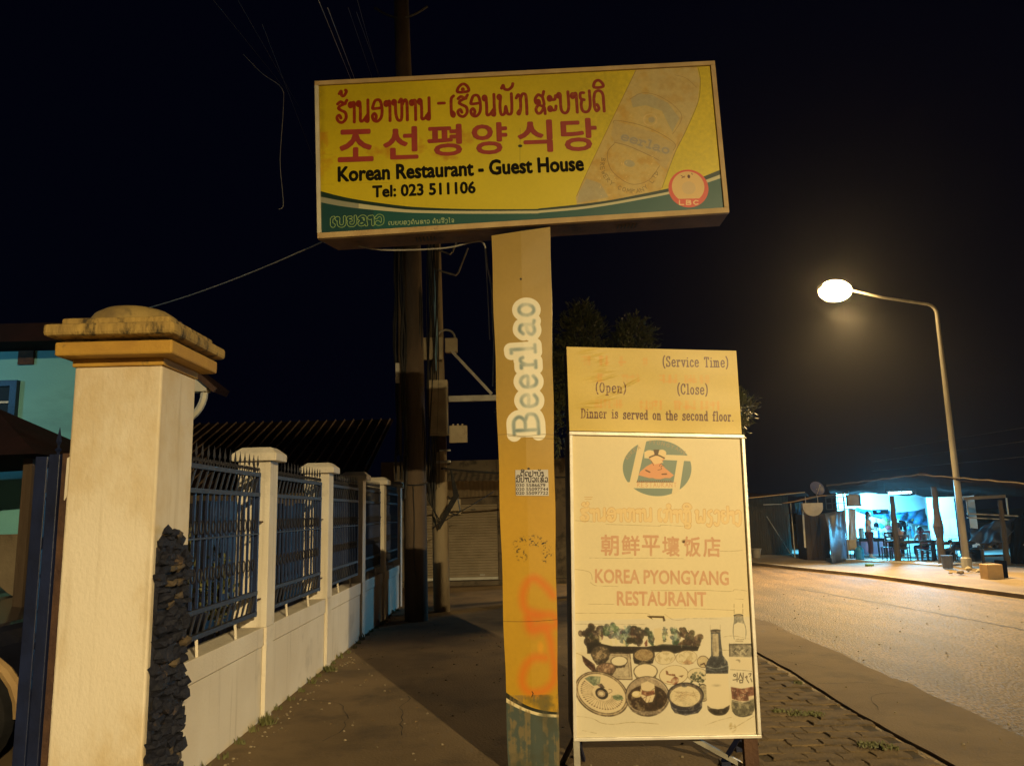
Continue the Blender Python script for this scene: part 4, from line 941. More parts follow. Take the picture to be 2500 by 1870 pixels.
def glyph_row(txt, A, B, h, w, col, a):
    SE = {'R': [[(0,0),(0,1),(.8,.8),(.1,.5),(.9,0)]], 'E': [[(.8,0),(0,0),(0,1),(.8,1)],[(0,.5),(.6,.5)]], 'S': [[(.8,.85),(.4,1),(.05,.75),(.8,.3),(.4,0),(0,.15)]], 'T': [[(0,1),(.9,1)],[(.45,1),(.45,0)]], 'A': [[(0,0),(.45,1),(.9,0)],[(.2,.35),(.7,.35)]],
          'U': [[(0,1),(0,.2),(.4,0),(.8,.2),(.8,1)]], 'N': [[(0,0),(0,1),(.8,0),(.8,1)]], 'K': [[(0,0),(0,1)],[(.8,1),(0,.45),(.8,0)]], 'O': [circ(.42,.5,.4,.5)], 'P': [[(0,0),(0,1),(.8,.8),(0,.45)]], 'Y': [[(0,1),(.4,.5),(.8,1)],[(.4,.5),(.4,0)]], 'G': [[(.8,.85),(.4,1),(0,.5),(.4,0),(.85,.15),(.85,.45),(.5,.45)]]}
    P = smooth([q5(*p) for p in (A if isinstance(A, list) else [A, B])], 8); n = len(P)-1
    for i, ch in enumerate(txt):
        if ch == ' ': continue
        t = (i+.1)/len(txt)*n; t2 = (i+.85)/len(txt)*n
        f = lambda q: tuple(P[int(q)][j]+(P[min(int(q)+1, n)][j]-P[int(q)][j])*(q-int(q)) for j in (0, 1))
        a_, b_ = f(t), f(t2); ex = (b_[0]-a_[0], b_[1]-a_[1]); l = math.hypot(*ex); ey = (-ex[1]/l*h, ex[0]/l*h)
        pl.stroke([[(a_[0]+x*ex[0]+y*ey[0], a_[1]+x*ex[1]+y*ey[1]) for x, y in s_] for s_ in SE[ch]], w, col, a)
glyph_row('RESTAURANT', (730,1412), (1118,1412), .028, .0035, (.76, .50, .34), .7)
glyph_row('KOREA', [(640,1150),(690,1090),(770,1040)], None, .024, .0035, (.66, .56, .42), .8)
glyph_row('PYONGYANG', [(850,1000),(960,1010),(1090,1050),(1190,1105)], None, .024, .0035, (.66, .56, .42), .8)
# outlined Lao line, faded
for seq, A, B in ((['ho','^ho2','aa','no','o','aa','hoh','aa','no'], (205,175), (975,178)), (['e','ko','^o','aa','hoh','^l','^ii'], (1020,182), (1385,190)), (['pho','ya','ngo','nyo','aa','ngo'], (1425,192), (1918,200))):
    ls = lao_strokes(seq, q6(*A), q6(*B), .078, .05)
    nzz = np.clip(1.35-1.5*N2, .15, 1)
    pl.stroke(ls, .017, (.88, .74, .48), .5); pl.stroke(ls, .019, (.70, .46, .22), .75, line=.0028, nz=nzz)
pl.stroke([[q5(225,1510), q5(300,1512)], [q5(228,1530), q5(290,1530)]], .003, (.72, .52, .26), .8)
# creases
rr = random.Random(9)
for pts in ([(150,175),(300,185),(330,190)], [(470,215),(700,222),(860,228),(1040,232),(1060,222),(1180,228),(1340,240)], [(300,570),(600,575),(900,572),(1300,578)], [(1680,497),(1780,500),(1920,490)], [(310,830),(370,865),(500,868),(600,872)],
            [(950,915),(1300,915),(1500,912),(1790,925),(1840,905),(1970,920)], [(290,1058),(560,1060)], [(1120,1103),(1500,1110),(1830,1125)], [(1840,1003),(1930,1008)], [(155,1155),(600,1155),(900,1158),(940,1185)], [(1095,1165),(1190,1225),(1310,1222),(1340,1210),(1700,1215)], [(150,1270),(600,1272),(900,1275)], [(150,690),(300,720),(330,800)]):
    pl.stroke([smooth([q6(*p) for p in pts])], .0022, (.42, .32, .16), .55, nz=np.clip(2.2-2.6*N4, 0, 1))
for pts in ([(150,1160),(300,1180),(400,1228),(520,1240),(700,1220),(960,1238)], [(1420,1250),(1560,1200),(1680,1170)], [(1700,1280),(1900,1160)], [(210,1300),(350,1330)], [(1440,950),(1620,915)], [(150,540),(200,560),(220,600)], [(1600,380),(1700,370),(1850,400)], [(1590,510),(1660,512)]):
    pl.stroke([smooth([q7(*p) for p in pts])], .003, (.50, .38, .12), .6, nz=np.clip(2.2-2.6*N4, 0, 1))
pl.blend(SLp, np.clip((N1-.56)*4, 0, 1)*(np.linspace(pl.z0, pl.z1, pl.h)[:, None] < .75), (.84, .68, .34), .4)
pl.ell(q7(1690,1270), .022, .03, (.62, .48, .16), alpha=.6, nz=np.clip((N4-.5)*6, 0, 1), soft=.01)
pl.ell(q6(1300,400), .011, .008, (.28, .18, .05)); pl.ell(q6(1310,395), .02, .012, (.40, .25, .08), alpha=.5, soft=.008)
# --- printed food pictures
D1 = (.20, .15, .10); D2 = (.24, .24, .18)
leafn = np.clip((N4-.42)*6, 0, 1)
for cx, cy, rx, ry, col in ((240,360,70,55,D1),(310,330,70,85,D1),(300,420,95,70,D1),(380,350,70,80,(.26,.22,.15)),(450,330,65,80,(.30,.34,.27)),(500,300,50,60,(.33,.38,.31)),(560,350,60,80,(.34,.40,.35)),(640,320,60,65,(.30,.36,.32)),(630,400,50,70,(.36,.42,.36)),(720,350,65,75,D1),(780,340,55,70,(.24,.20,.15)),(740,420,90,60,D1),(860,350,50,60,(.22,.24,.18)),(890,400,38,70,(.24,.28,.2)),
                            (1020,330,22,60,(.33,.37,.3)),(1015,400,16,60,(.35,.38,.3)),(1120,330,45,60,(.32,.36,.28)),(1130,400,50,75,(.30,.38,.32)),(1200,330,45,50,(.24,.18,.12)),(1260,370,70,70,(.30,.21,.14)),(1330,400,70,60,(.34,.25,.16)),(1240,440,80,45,(.24,.17,.11)),(1340,440,50,40,(.30,.22,.14))):
    r_ = random.Random(cx)
    for k in range(9):
        a_ = r_.uniform(0, 6.28); q_ = r_.uniform(.1, .75)
        pl.ell(q7(cx+rx*q_*math.cos(a_), cy+ry*q_*math.sin(a_)), rx*.42/1460, ry*.42/1460, tuple(c*r_.uniform(.8, 1.25) for c in col), r_.uniform(0, 3), .92, nz=np.clip(1.6-1.1*N4, 0, 1))
    for k in range(7):
        a_ = r_.uniform(-2.6, -.5); x_, y_ = cx+rx*.2*math.cos(a_), cy+ry*.3*math.sin(a_)
        pl.stroke([smooth([q7(x_, y_+ry*.4), q7(x_+r_.uniform(-10, 10), y_), q7(cx+rx*.75*math.cos(a_), cy+ry*.8*math.sin(a_))], 4)], .0035, tuple(min(1, c*1.75) for c in col), .6)
for cx, cy in ((385,400),(490,440),(540,420),(620,440),(1045,400)):
    pl.poly([q7(cx-12, cy-40), q7(cx+10, cy-20), q7(cx+18, cy+30), q7(cx-6, cy+34)], (.86, .80, .56), .85)
pl.poly([q7(*p) for p in [(255,440),(330,430),(500,470),(840,478),(1000,450),(1120,455),(1362,476),(1345,518),(1200,524),(1120,545),(1060,525),(900,530),(820,505),(700,545),(560,535),(255,545)]], (.13, .09, .06))
pl.stroke([smooth([q7(*p) for p in [(940,470),(1000,458),(1160,462),(1270,470)]])], .005, (.40, .42, .34), .8)
pl.poly([q7(*p) for p in [(930,470),(915,300),(985,290),(1000,400),(1010,440)]], (.86, .77, .54), .9)
pl.poly([q7(*p) for p in [(820,440),(850,400),(850,470),(830,475)]], (.45, .14, .06), .8)
pl.poly([q7(*p) for p in [(845,172),(1015,175),(1028,222),(1005,228),(1000,195),(890,190),(905,210),(860,185)]], (.30, .22, .08)); 
def bowl(cx, cy, rx, ry, rim, fill, w=8, ang=0, nzz=None, a=1):
    k = 5.2/1880/s7a
    pl.ell(q7(cx, cy), rx*k, ry*k, fill, ang, a); pl.ell(q7(cx, cy), (rx)*k, ry*k, rim, ang, a, ring=w*k)
    if nzz is not None: pl.ell(q7(cx, cy), rx*.85*k, ry*.85*k, nzz, ang, .8*a, nz=np.clip((N3*.5+N4*.5-.47)*9, 0, 1))
k7 = 5.2/1880/s7a
pl.poly([q7(*p) for p in [(255,545),(480,540),(682,540),(702,800),(560,805),(520,790),(350,560)]], (.62, .52, .36), .55); pl.stroke([[q7(480,540), q7(678,545), q7(700,800), q7(535,795)]], .006, (.30, .22, .14)); pl.stroke([[q7(500,560), q7(655,560), q7(672,775), q7(560,770)]], .003, (.40, .32, .2), .7)
pl.poly([q7(*p) for p in [(205,560),(235,580),(330,650),(350,735),(300,715),(240,660),(215,620)]], (.24, .12, .08)); pl.stroke([[q7(222,625), q7(330,712)]], .004, (.5, .3, .2), .7)
pl.poly([q7(*p) for p in [(295,540),(480,540),(470,600),(420,650),(350,655),(310,600)]], (.20, .15, .11)); bowl(388, 540, 88, 62, (.28, .22, .16), (.34, .27, .18), 8, .1, (.62, .50, .34))
pl.poly([q7(*p) for p in [(492,610),(655,615),(625,680),(545,690)]], (.16, .12, .09)); bowl(572, 618, 78, 44, (.30, .24, .17), (.86, .80, .62), 6)
pl.poly([q7(*p) for p in [(352,700),(535,700),(510,755),(450,765)]], (.22, .16, .12)); bowl(442, 695, 88, 52, (.34, .25, .17), (.56, .40, .28), 9, .05, (.74, .58, .42))
pl.poly([q7(*p) for p in [(706,585),(918,585),(905,640),(800,662),(720,640)]], (.15, .11, .08)); bowl(815, 558, 98, 58, (.22, .16, .11), (.72, .58, .34), 12, 0, (.42, .30, .15))
pl.poly([q7(*p) for p in [(722,740),(942,745),(930,800),(860,825),(750,800)]], (.44, .36, .26)); bowl(832, 720, 110, 68, (.36, .30, .22), (.88, .80, .60), 7, 0); pl.stroke([smooth([q7(*p) for p in [(722,745),(760,800),(850,820),(930,800)]])], .006, (.22, .17, .12))
for cx, cy, rx, ry in ((1025,585,95,60), (1235,583,100,62)): bowl(cx, cy, rx, ry, (.60, .48, .30), (.86, .78, .57), 4, .1, (.66, .56, .34), .8)
pl.poly([q7(*p) for p in [(1190,640),(1240,600),(1310,640),(1260,655)]], (.66, .42, .22), .6)
bowl(1110, 755, 135, 85, (.50, .38, .22), (.87, .79, .58), 4, .1, None)
pl.poly([q7(*p) for p in [(1030,710),(1050,715),(1060,745),(1120,745),(1130,770),(1080,762),(1035,750)]], (.46, .26, .14)); pl.poly([q7(*p) for p in [(1155,765),(1210,755),(1190,780)]], (.40, .24, .12)); pl.ell(q7(1120, 812), .028, .022, (.46, .20, .12), .6, nz=np.clip(1.9-1.9*N4, 0, 1)); pl.stroke([[q7(1045,820), q7(1090,830)]], .008, (.5, .2, .1), .8)
bowl(1400, 625, 55, 52, (.34, .26, .16), (.80, .70, .48), 7); pl.stroke([[q7(1375,655), q7(1410,640), q7(1425,670)]], .008, (.28, .16, .08))
bowl(1345, 755, 95, 60, (.46, .38, .24), (.84, .76, .56), 4); 
for k in range(34):
    r_ = random.Random(k); pl.ell(q7(1350+r_.gauss(0, 38), 780+r_.gauss(0, 26)), .012*r_.uniform(.5, 1), .006, (.13, .17, .10) if k % 3 else (.5, .5, .36), r_.uniform(0, 3), .9)
bowl(1400, 930, 50, 75, (.30, .24, .16), (.74, .68, .50), 7, 0, (.40, .34, .24))
# big round plate
ang = -.42
pl.ell(q7(400,940), 262*k7, 190*k7, (.30, .22, .15), ang); pl.ell(q7(400,938), 250*k7, 180*k7, (.72, .62, .44), ang); pl.ell(q7(400,936), 236*k7, 168*k7, (.28, .20, .14), ang, ring=5*k7); pl.ell(q7(400,936), 228*k7, 160*k7, (.86, .76, .55), ang)
for k in range(46):
    a_ = k/46*6.283; r_ = random.Random(k+900); e_ = (math.cos(a_)*222, math.sin(a_)*152); x_, y_ = e_[0]*math.cos(.42)-e_[1]*math.sin(.42), e_[0]*math.sin(.42)+e_[1]*math.cos(.42)
    if a_ < 3.5 or a_ > 5.9:
        pl.stroke([[q7(400+x_*.45, 936+y_*.45), q7(400+x_*.97, 936+y_*.97)]], .004, (.48, .36, .22), .55, nz=np.clip(1.7-1.3*N4, 0, 1))
        pl.ell(q7(400+x_*.95, 936+y_*.95), .006, .004, (.30, .20, .12), 0, .8)
pl.poly([q7(*p) for p in [(230,790),(280,765),(390,770),(380,850),(320,862),(270,820)]], (.36, .46, .34), .85, nz=np.clip(1.5-1.1*N4, 0, 1)); pl.poly([q7(*p) for p in [(505,960),(560,945),(600,960),(615,990),(560,1010),(515,990)]], (.30, .44, .28), .8, nz=np.clip(1.5-1.1*N4, 0, 1))
pl.poly([q7(*p) for p in [(345,845),(400,838),(432,880),(400,890)]], (.34, .26, .22)); pl.stroke([smooth([q7(*p) for p in [(470,895),(495,900),(500,920),(470,935)]])], .004, (.36, .26, .2))
pl.ell(q7(400,938), 62*k7, 50*k7, (.13, .10, .09), ang); pl.ell(q7(396,938), 38*k7, 30*k7, (.70, .58, .42), ang); pl.ell(q7(396,938), 22*k7, 17*k7, (.84, .76, .58), ang)
# soup bowl
pl.ell(q7(850,965), 208*k7, 180*k7, (.26, .20, .15)); pl.ell(q7(850,960), 196*k7, 168*k7, (.66, .56, .42)); pl.ell(q7(850,985), 186*k7, 120*k7, (.23, .14, .07), nz=np.clip(1.3-.5*N2, 0, 1))
pl.ell(q7(850,975), 200*k7, 172*k7, (.86, .80, .64), 0, .5, ring=7*k7, clip=lambda X, Z: (X > q7(840,0)[0]).astype(np.float32))
pl.poly([q7(*p) for p in [(690,1110),(1000,1110),(960,1140),(850,1150),(740,1138)]], (.52, .44, .34), .8, nz=np.clip(1.7-1.2*N4, 0, 1))
pl.ell(q7(745,945), 46*k7, 30*k7, (.86, .74, .44)); pl.ell(q7(735,940), 30*k7, 20*k7, (.88, .80, .58))
pl.poly([q7(*p) for p in [(790,840),(850,815),(920,850),(925,950),(900,1020),(840,1028),(790,970),(780,930)]], (.86, .76, .55)); pl.poly([q7(*p) for p in [(795,905),(850,920),(915,905),(925,945),(850,965),(790,945)]], (.52, .24, .12), .9, nz=np.clip(1.8-1.4*N4, 0, 1)); pl.stroke([smooth([q7(*p) for p in [(785,870),(800,905),(870,915),(920,885)]])], .003, (.46, .32, .18), .8)
pl.stroke([[q7(800,990), q7(850,960)], [q7(860,1030), q7(880,970)], [q7(830,1020), q7(840,975)]], .004, (.40, .22, .12), .8)
# noodle pot
pl.poly([q7(*p) for p in [(1062,980),(1392,985),(1388,1080),(1350,1130),(1225,1155),(1120,1130),(1085,1080)]], (.16, .15, .20)); pl.stroke([smooth([q7(*p) for p in [(1088,1068),(1150,1100),(1300,1100),(1390,1050)]])], .004, (.50, .48, .46), .6); pl.stroke([smooth([q7(*p) for p in [(1180,1140),(1280,1140),(1380,1085)]])], .004, (.56, .54, .50), .6)
pl.ell(q7(1226,955), 172*k7, 115*k7, (.17, .14, .16)); pl.ell(q7(1226,955), 158*k7, 103*k7, (.40, .33, .26)); pl.ell(q7(1222,965), 142*k7, 92*k7, (.86, .77, .55), nz=np.clip(1.9-1.5*N4, 0, 1))
for k in range(30):
    r_ = random.Random(k+70); pl.stroke([[q7(1100+r_.uniform(0, 250), 900+r_.uniform(0, 110)), q7(1100+r_.uniform(0, 250), 960+r_.uniform(-50, 60))]], .0025, (.58, .42, .24), .35)
pl.ell(q7(1215,860), 30*k7, 14*k7, (.34, .32, .32))
# bottles
pl.poly([q7(*p) for p in [(1474,320),(1568,320),(1576,430),(1592,560),(1640,625),(1650,680),(1645,742),(1424,742),(1424,670),(1440,620),(1478,565),(1478,430)]], (.20, .21, .24)); pl.poly([q7(*p) for p in [(1494,350),(1548,350),(1556,520),(1552,570),(1496,570),(1490,470)]], (.74, .66, .50)); pl.stroke([[q7(1522,350), q7(1526,560)], [q7(1508,360), q7(1502,560)]], .004, (.50, .44, .34), .8)
pl.ell(q7(1521,318), 50*k7, 12*k7, (.18, .15, .13)); pl.ell(q7(1521,330), 46*k7, 10*k7, (.44, .38, .3)); pl.stroke([[q7(1470,262), q7(1470,310)], [q7(1568,262), q7(1568,310)]], .002, (.5, .38, .2), .7)
pl.stroke([smooth([q7(*p) for p in [(1440,670),(1530,690),(1640,662)]])], .007, (.62, .64, .60), .7); pl.stroke([smooth([q7(*p) for p in [(1432,700),(1530,716),(1640,700)]])], .005, (.44, .48, .50), .7)
pl.poly([q7(*p) for p in [(1424,742),(1645,742),(1664,1065),(1440,1065)]], (.88, .80, .60)); pl.poly(smooth([q7(*p) for p in [(1440,1055),(1450,1105),(1500,1145),(1556,1156),(1620,1140),(1655,1095),(1662,1050)]])+[q7(1600,1085), q7(1545,1092), q7(1480,1082)], (.19, .15, .11)); pl.ell(q7(1530,858), .022, .007, (.62, .54, .40), 0, .5, soft=.01)
for xs in (1704, 1790): pl.stroke([[q7(xs,55), q7(xs,90)], [q7(xs+1,105), q7(xs+1,150)]], .003, (.44, .34, .2), .8)
pl.ell(q7(1747,168), 46*k7, 12*k7, (.20, .18, .16)); pl.ell(q7(1747,172), 34*k7, 7*k7, (.60, .55, .45))
pl.stroke([smooth([q7(*p) for p in [(1706,170),(1708,210),(1698,280),(1696,350),(1706,400)]]), smooth([q7(*p) for p in [(1790,170),(1796,215),(1818,290),(1822,350),(1815,400)]])], .0045, (.36, .34, .30), .9)
pl.poly([q7(*p) for p in [(1710,180),(1786,180),(1800,250),(1740,235),(1704,260)]], (.42, .42, .38), .7, nz=np.clip(1.6-1.2*N4, 0, 1))
pl.stroke([[q7(1715,405), q7(1750,402)], [q7(1760,408), q7(1800,404)], [q7(1720,420), q7(1790,425)]], .006, (.44, .36, .22), .6, nz=leafn)
pl.poly([q7(*p) for p in [(1660,455),(1700,446),(1880,450),(1884,560),(1870,580),(1664,575)]], (.54, .50, .40), .9); pl.stroke([[q7(1660,455), q7(1880,452)], [q7(1660,450), q7(1662,570)], [q7(1880,450), q7(1882,570)]], .008, (.22, .19, .15)); 
for k in range(14):
    r_ = random.Random(k+5); x_ = r_.uniform(1670, 1860); pl.stroke([[q7(x_, 470+r_.uniform(0, 70)), q7(x_+r_.uniform(10, 40), 475+r_.uniform(0, 80))]], .007, (.24, .22, .18) if k % 2 else (.78, .72, .56), .7)
pl.poly([q7(*p) for p in [(1664,578),(1884,582),(1890,700),(1668,700)]], (.87, .79, .60)); pl.ell(q7(1735,625), .022, .014, (.44, .38, .28), .3, .7, nz=leafn)
pl.stroke([[q7(1668,702), q7(1780,708), q7(1880,718)]], .003, (.45, .36, .2), .8)
pl.stroke([circ(*q7(1710,758), .007), smooth([q7(1735,735), q7(1734,820)], 2), [q7(1695,805), q7(1730,800)], smooth([q7(1768,735), q7(1752,790), q7(1745,800)]), smooth([q7(1768,745), q7(1785,790)]), [q7(1795,735), q7(1793,800)], [q7(1760,805), q7(1790,805), q7(1788,830), q7(1762,832), q7(1760,805)], smooth([q7(1815,780), q7(1832,765), q7(1828,790)]), smooth([q7(1850,745), q7(1872,740), q7(1860,770)]), smooth([q7(1830,800), q7(1848,830)]), smooth([q7(1868,790), q7(1880,820)])], .0055, (.16, .12, .08), .95)
pl.poly([q7(*p) for p in [(1672,872),(1780,890),(1900,868),(1904,960),(1860,1010),(1760,1012),(1684,990)]], (.46, .24, .16), nz=np.clip(1.3-.5*N4, 0, 1))
for k in range(16):
    r_ = random.Random(k+25); pl.ell(q7(1690+r_.uniform(0, 190), 895+r_.uniform(0, 90)), .004, .004, (.80, .62, .46), 0, .8)
pl.poly([q7(*p) for p in [(1845,965),(1900,955),(1900,1000),(1850,1005)]], (.84, .74, .56))
pl.poly(smooth([q7(*p) for p in [(1680,1000),(1682,1090),(1720,1150),(1795,1168),(1870,1150),(1904,1090),(1904,985)]], 4)+[q7(1800,1025)], (.36, .33, .24), nz=np.clip(1.4-.6*N4, 0, 1)); pl.stroke([smooth([q7(*p) for p in [(1684,1010),(1780,1030),(1900,990)]])], .006, (.66, .60, .46)); pl.ell(q7(1800,1110), .035, .025, (.56, .54, .38), .4, .6, ring=.004)
pl.stroke([smooth([q7(*p) for p in [(1690,1110),(1730,1152),(1800,1164),(1880,1140)]])], .007, (.14, .13, .12), .8)
zt = int((q7(0, 225)[1]-pl.z0)*pl.ppm); food = pl.a[:zt]
dark = np.clip((.74-food.mean(2))*2.6, 0, 1); form = blur(food.mean(2)[..., None], 9)[..., 0]-food.mean(2)
g_ = food.mean(2)[..., None]; food = g_+(food-g_)*.62
gr_ = (N3[:zt]-.5)*.55+(N4[:zt]-.5)*.5+(pl.noise(.006, 45, 2)[:zt]-.5)*.35
food = food*(1+(dark*gr_*1.25)[..., None])+(form*dark*.45)[..., None]*np.array((1, .93, .75))
hl = np.clip((N4[:zt]-.60)*6, 0, 1)*dark*.35
food = food*(1-hl[..., None])+np.array((.80, .76, .62))*hl[..., None]
pl.a[:zt] = blur(food.astype(np.float32), 1)
m_low = pl.material('lower_print', .40, .10, 3, .4, stretch=(.3, 1, 1.5))

root = thing('standing_sign', 'tall cream two-part standing sign with pictures of food and bottles beside the yellow post', 'sign', (.96, 5.3, 0))
def quad_panel(name, C, m, prn, inset=0.0, y=YT, parent=root, nx=1):
    b = MB(); TL_, TR_, BR_, BL_ = C
    b.add([(BL_[0], y, BL_[1]), (BR_[0], y, BR_[1]), (TR_[0], y, TR_[1]), (TL_[0], y, TL_[1])], [(0, 1, 2, 3)])
    return b.build(name, m, parent, uv=prn.uv())
def casing(name, C, y0, y1, m, grow=.0):
    TL_, TR_, BR_, BL_ = C; b = MB(); g = grow
    b.hexa([(BL_[0]-g, y0, BL_[1]), (BR_[0]+g, y0, BR_[1]), (BR_[0]+g, y1, BR_[1]), (BL_[0]-g, y1, BL_[1]), (TL_[0]-g, y0, TL_[1]), (TR_[0]+g, y0, TR_[1]), (TR_[0]+g, y1, TR_[1]), (TL_[0]-g, y1, TL_[1])])
    return b.build(name, m, root, bevel=.004)
casing('upper_casing', UT, YT+.004, YT+.30, 'navy'); casing('lower_casing', LT, YT+.004, YT+.46, 'navy')
# upper printed foil: finely divided sheet with slanted wrinkles pressed into it
b = MB(); TL_, TR_, BR_, BL_ = UT; nx_, ny_ = 150, 90; vs = []
rw = random.Random(2); wr = []
for (x, y, L, w, a) in [(250,120,190,10,-.22),(300,100,200,7,-.2),(360,150,170,8,-.3),(400,200,140,8,-.32),(420,240,120,7,-.36),(400,290,170,8,-.22),(330,360,240,9,-.25),(380,380,220,8,-.28),(480,350,180,8,-.35),(640,440,280,8,-.55),(560,500,260,9,-.5),(430,570,300,10,-.28),(300,600,260,12,-.15),(260,640,220,9,-.12),(460,300,160,7,-.3),(700,400,190,7,-.55),(420,540,240,7,-.4),(300,180,130,7,-.2)]:
    c = q5(x, y); wr.append((c[0], c[1], L/s5*5.2/1880/2, w/s5*5.2/1880, -a))
for j in range(ny_+1):
    for i in range(nx_+1):
        u, v = i/nx_, j/ny_
        x = (BL_[0]*(1-u)+BR_[0]*u)*(1-v)+(TL_[0]*(1-u)+TR_[0]*u)*v; z = (BL_[1]*(1-u)+BR_[1]*u)*(1-v)+(TL_[1]*(1-u)+TR_[1]*u)*v
        d = 0
        for (cx, cz, L, w, a) in wr:
            p = (x-cx)*math.cos(a)+(z-cz)*math.sin(a); q = -(x-cx)*math.sin(a)+(z-cz)*math.cos(a)+.006*math.sin(p*20)
            d += .0042*math.exp(-(p/L)**2*1.5-(q/(w*.8))**2)*(1 if (i+j) else 1)
        d += .0016*math.sin(x*9+z*4)+.0010*math.sin(z*26+x*3)
        vs.append((x, YT-d*.9-.001, z))
b.add(vs, [(j*(nx_+1)+i, j*(nx_+1)+i+1, (j+1)*(nx_+1)+i+1, (j+1)*(nx_+1)+i) for j in range(ny_) for i in range(nx_)])
b.build('printed_foil', m_up, root, smooth=True, uv=pu.uv())
quad_panel('printed_panel', LT, m_low, pl, y=YT)
for (txt, A, B, h) in (('KOREA PYONGYANG', (358,838), (1778,862), .092), ('RESTAURANT', (590,1076), (1540,1086), .094)):
    text_on('lettering', txt, q6(*A), q6(*B), h, YT, 'ink_fade', root, bold=.030, depth=.0006)
for ch, x0, x1, y0, y1 in (('朝',420,612,322,548),('鲜',640,836,328,546),('平',856,1048,328,550),('壤',1070,1256,338,556),('饭',1302,1480,340,558),('店',1504,1692,346,562)):
    text_on('letter', ch, q6(x0, y1), q6(x1, y1+3), abs(q6(x0, y0)[1]-q6(x0, y1)[1]), YT, 'ink_fade', root, bold=.024, depth=.0006)
# aluminium frame: four bars
TL_, TR_, BR_, BL_ = LT
def fbar(p, q, w, name='frame_bar', m='alu', y0=YT-.022, y1=YT+.01):
    b = MB(); dx, dz = q[0]-p[0], q[1]-p[1]; L = math.hypot(dx, dz); nx_, nz_ = -dz/L*w, dx/L*w
    b.hexa([(p[0], y0, p[1]), (q[0], y0, q[1]), (q[0], y1, q[1]), (p[0], y1, p[1]), (p[0]+nx_, y0, p[1]+nz_), (q[0]+nx_, y0, q[1]+nz_), (q[0]+nx_, y1, q[1]+nz_), (p[0]+nx_, y1, p[1]+nz_)])
    return b.build(name, m, root, bevel=.003)
fbar((BL_[0], BL_[1]), (BR_[0], BR_[1]), .020); fbar((TR_[0], TR_[1]), (TL_[0], TL_[1]), .024)
fbar((TL_[0], TL_[1]-.025), (BL_[0], BL_[1]+.021), .022); fbar((BR_[0], BR_[1]+.021), (TR_[0], TR_[1]-.025), .022)
# legs and braces
for nm, x0, w in (('leg', .335, .04), ('leg', 1.42, .088)):
    b = MB(); b.box((x0, 5.215, -.01), (x0+w, 5.222+.01, .24)); b.box((x0, 5.232, -.01), (x0+.008, 5.27, .24)); b.build(nm, 'galv' if w < .05 else 'rust', root)
for nm, x0 in (('leg', .37), ('leg', 1.47)):
    b = MB(); b.box((x0, 5.60, -.01), (x0+.05, 5.606, .24)); b.box((x0, 5.607, -.01), (x0+.006, 5.65, .24)); b.build(nm, 'navy', root)
for a_, c_ in (((1.42,5.25,.22),(1.30,5.35,.0)), ((1.50,5.26,.22),(1.58,5.62,.0)), ((.36,5.26,.22),(.42,5.5,.0)), ((.34,5.26,.2),(.27,5.45,.0))):
    b = MB(); b.bar(a_, c_, .02, .03); b.build('brace', 'navy', root)
b = MB(); b.bar((1.05, 5.40, .20), (1.42, 5.30, .012), .03, .03); b.build('brace', 'galv', root)
b = MB(); b.box((1.29, 5.30, 0), (1.35, 5.38, .03)); b.build('foot_plate', 'navy', root)

# ================================================================== GATE PILLAR
root = thing('gate_pillar', 'big cream square gate pillar with mossy ochre cap on the left', 'pillar', (-2.3, 4.66, 0))
b = MB(); b.box((-2.555, 4.42, -.05), (-2.043, 4.90, 2.545)); o = b.build('shaft', 'cream', root, bevel=.012)
b = MB(); b.box((-2.566, 4.408, 2.545), (-2.032, 4.912, 2.59)); b.build('neck_band', 'ochre', root, bevel=.006)
b = MB(); b.box((-2.612, 4.30, 2.59), (-1.938, 4.98, 2.672)); b.build('lower_moulding', 'ochre', root, bevel=.012)
b = MB(); b.box((-2.595, 4.36, 2.672), (-1.985, 4.96, 2.69)); b.build('shadow_groove', 'mossy', root)
b = MB(); b.box((-2.64, 4.22, 2.69), (-1.90, 5.02, 2.762)); b.build('cap_slab', 'mossy', root, bevel=.02)
b = MB(); b.box((-2.59, 4.31, 2.762), (-1.965, 4.96, 2.815)); b.build('cap_step', 'mossy', root, bevel=.015)
b = MB(); b.lathe([(.27, 2.81), (.262, 2.85), (.235, 2.895), (.18, 2.93), (.10, 2.952), (.02, 2.958)], (-2.33, 4.66, 0), 28); b.build('cap_dome', 'dome', root, smooth=True)
b = MB(); b.box((-2.06, 4.62, 2.81), (-2.04, 4.65, 2.86)); b.build('bolt', 'rust', root)

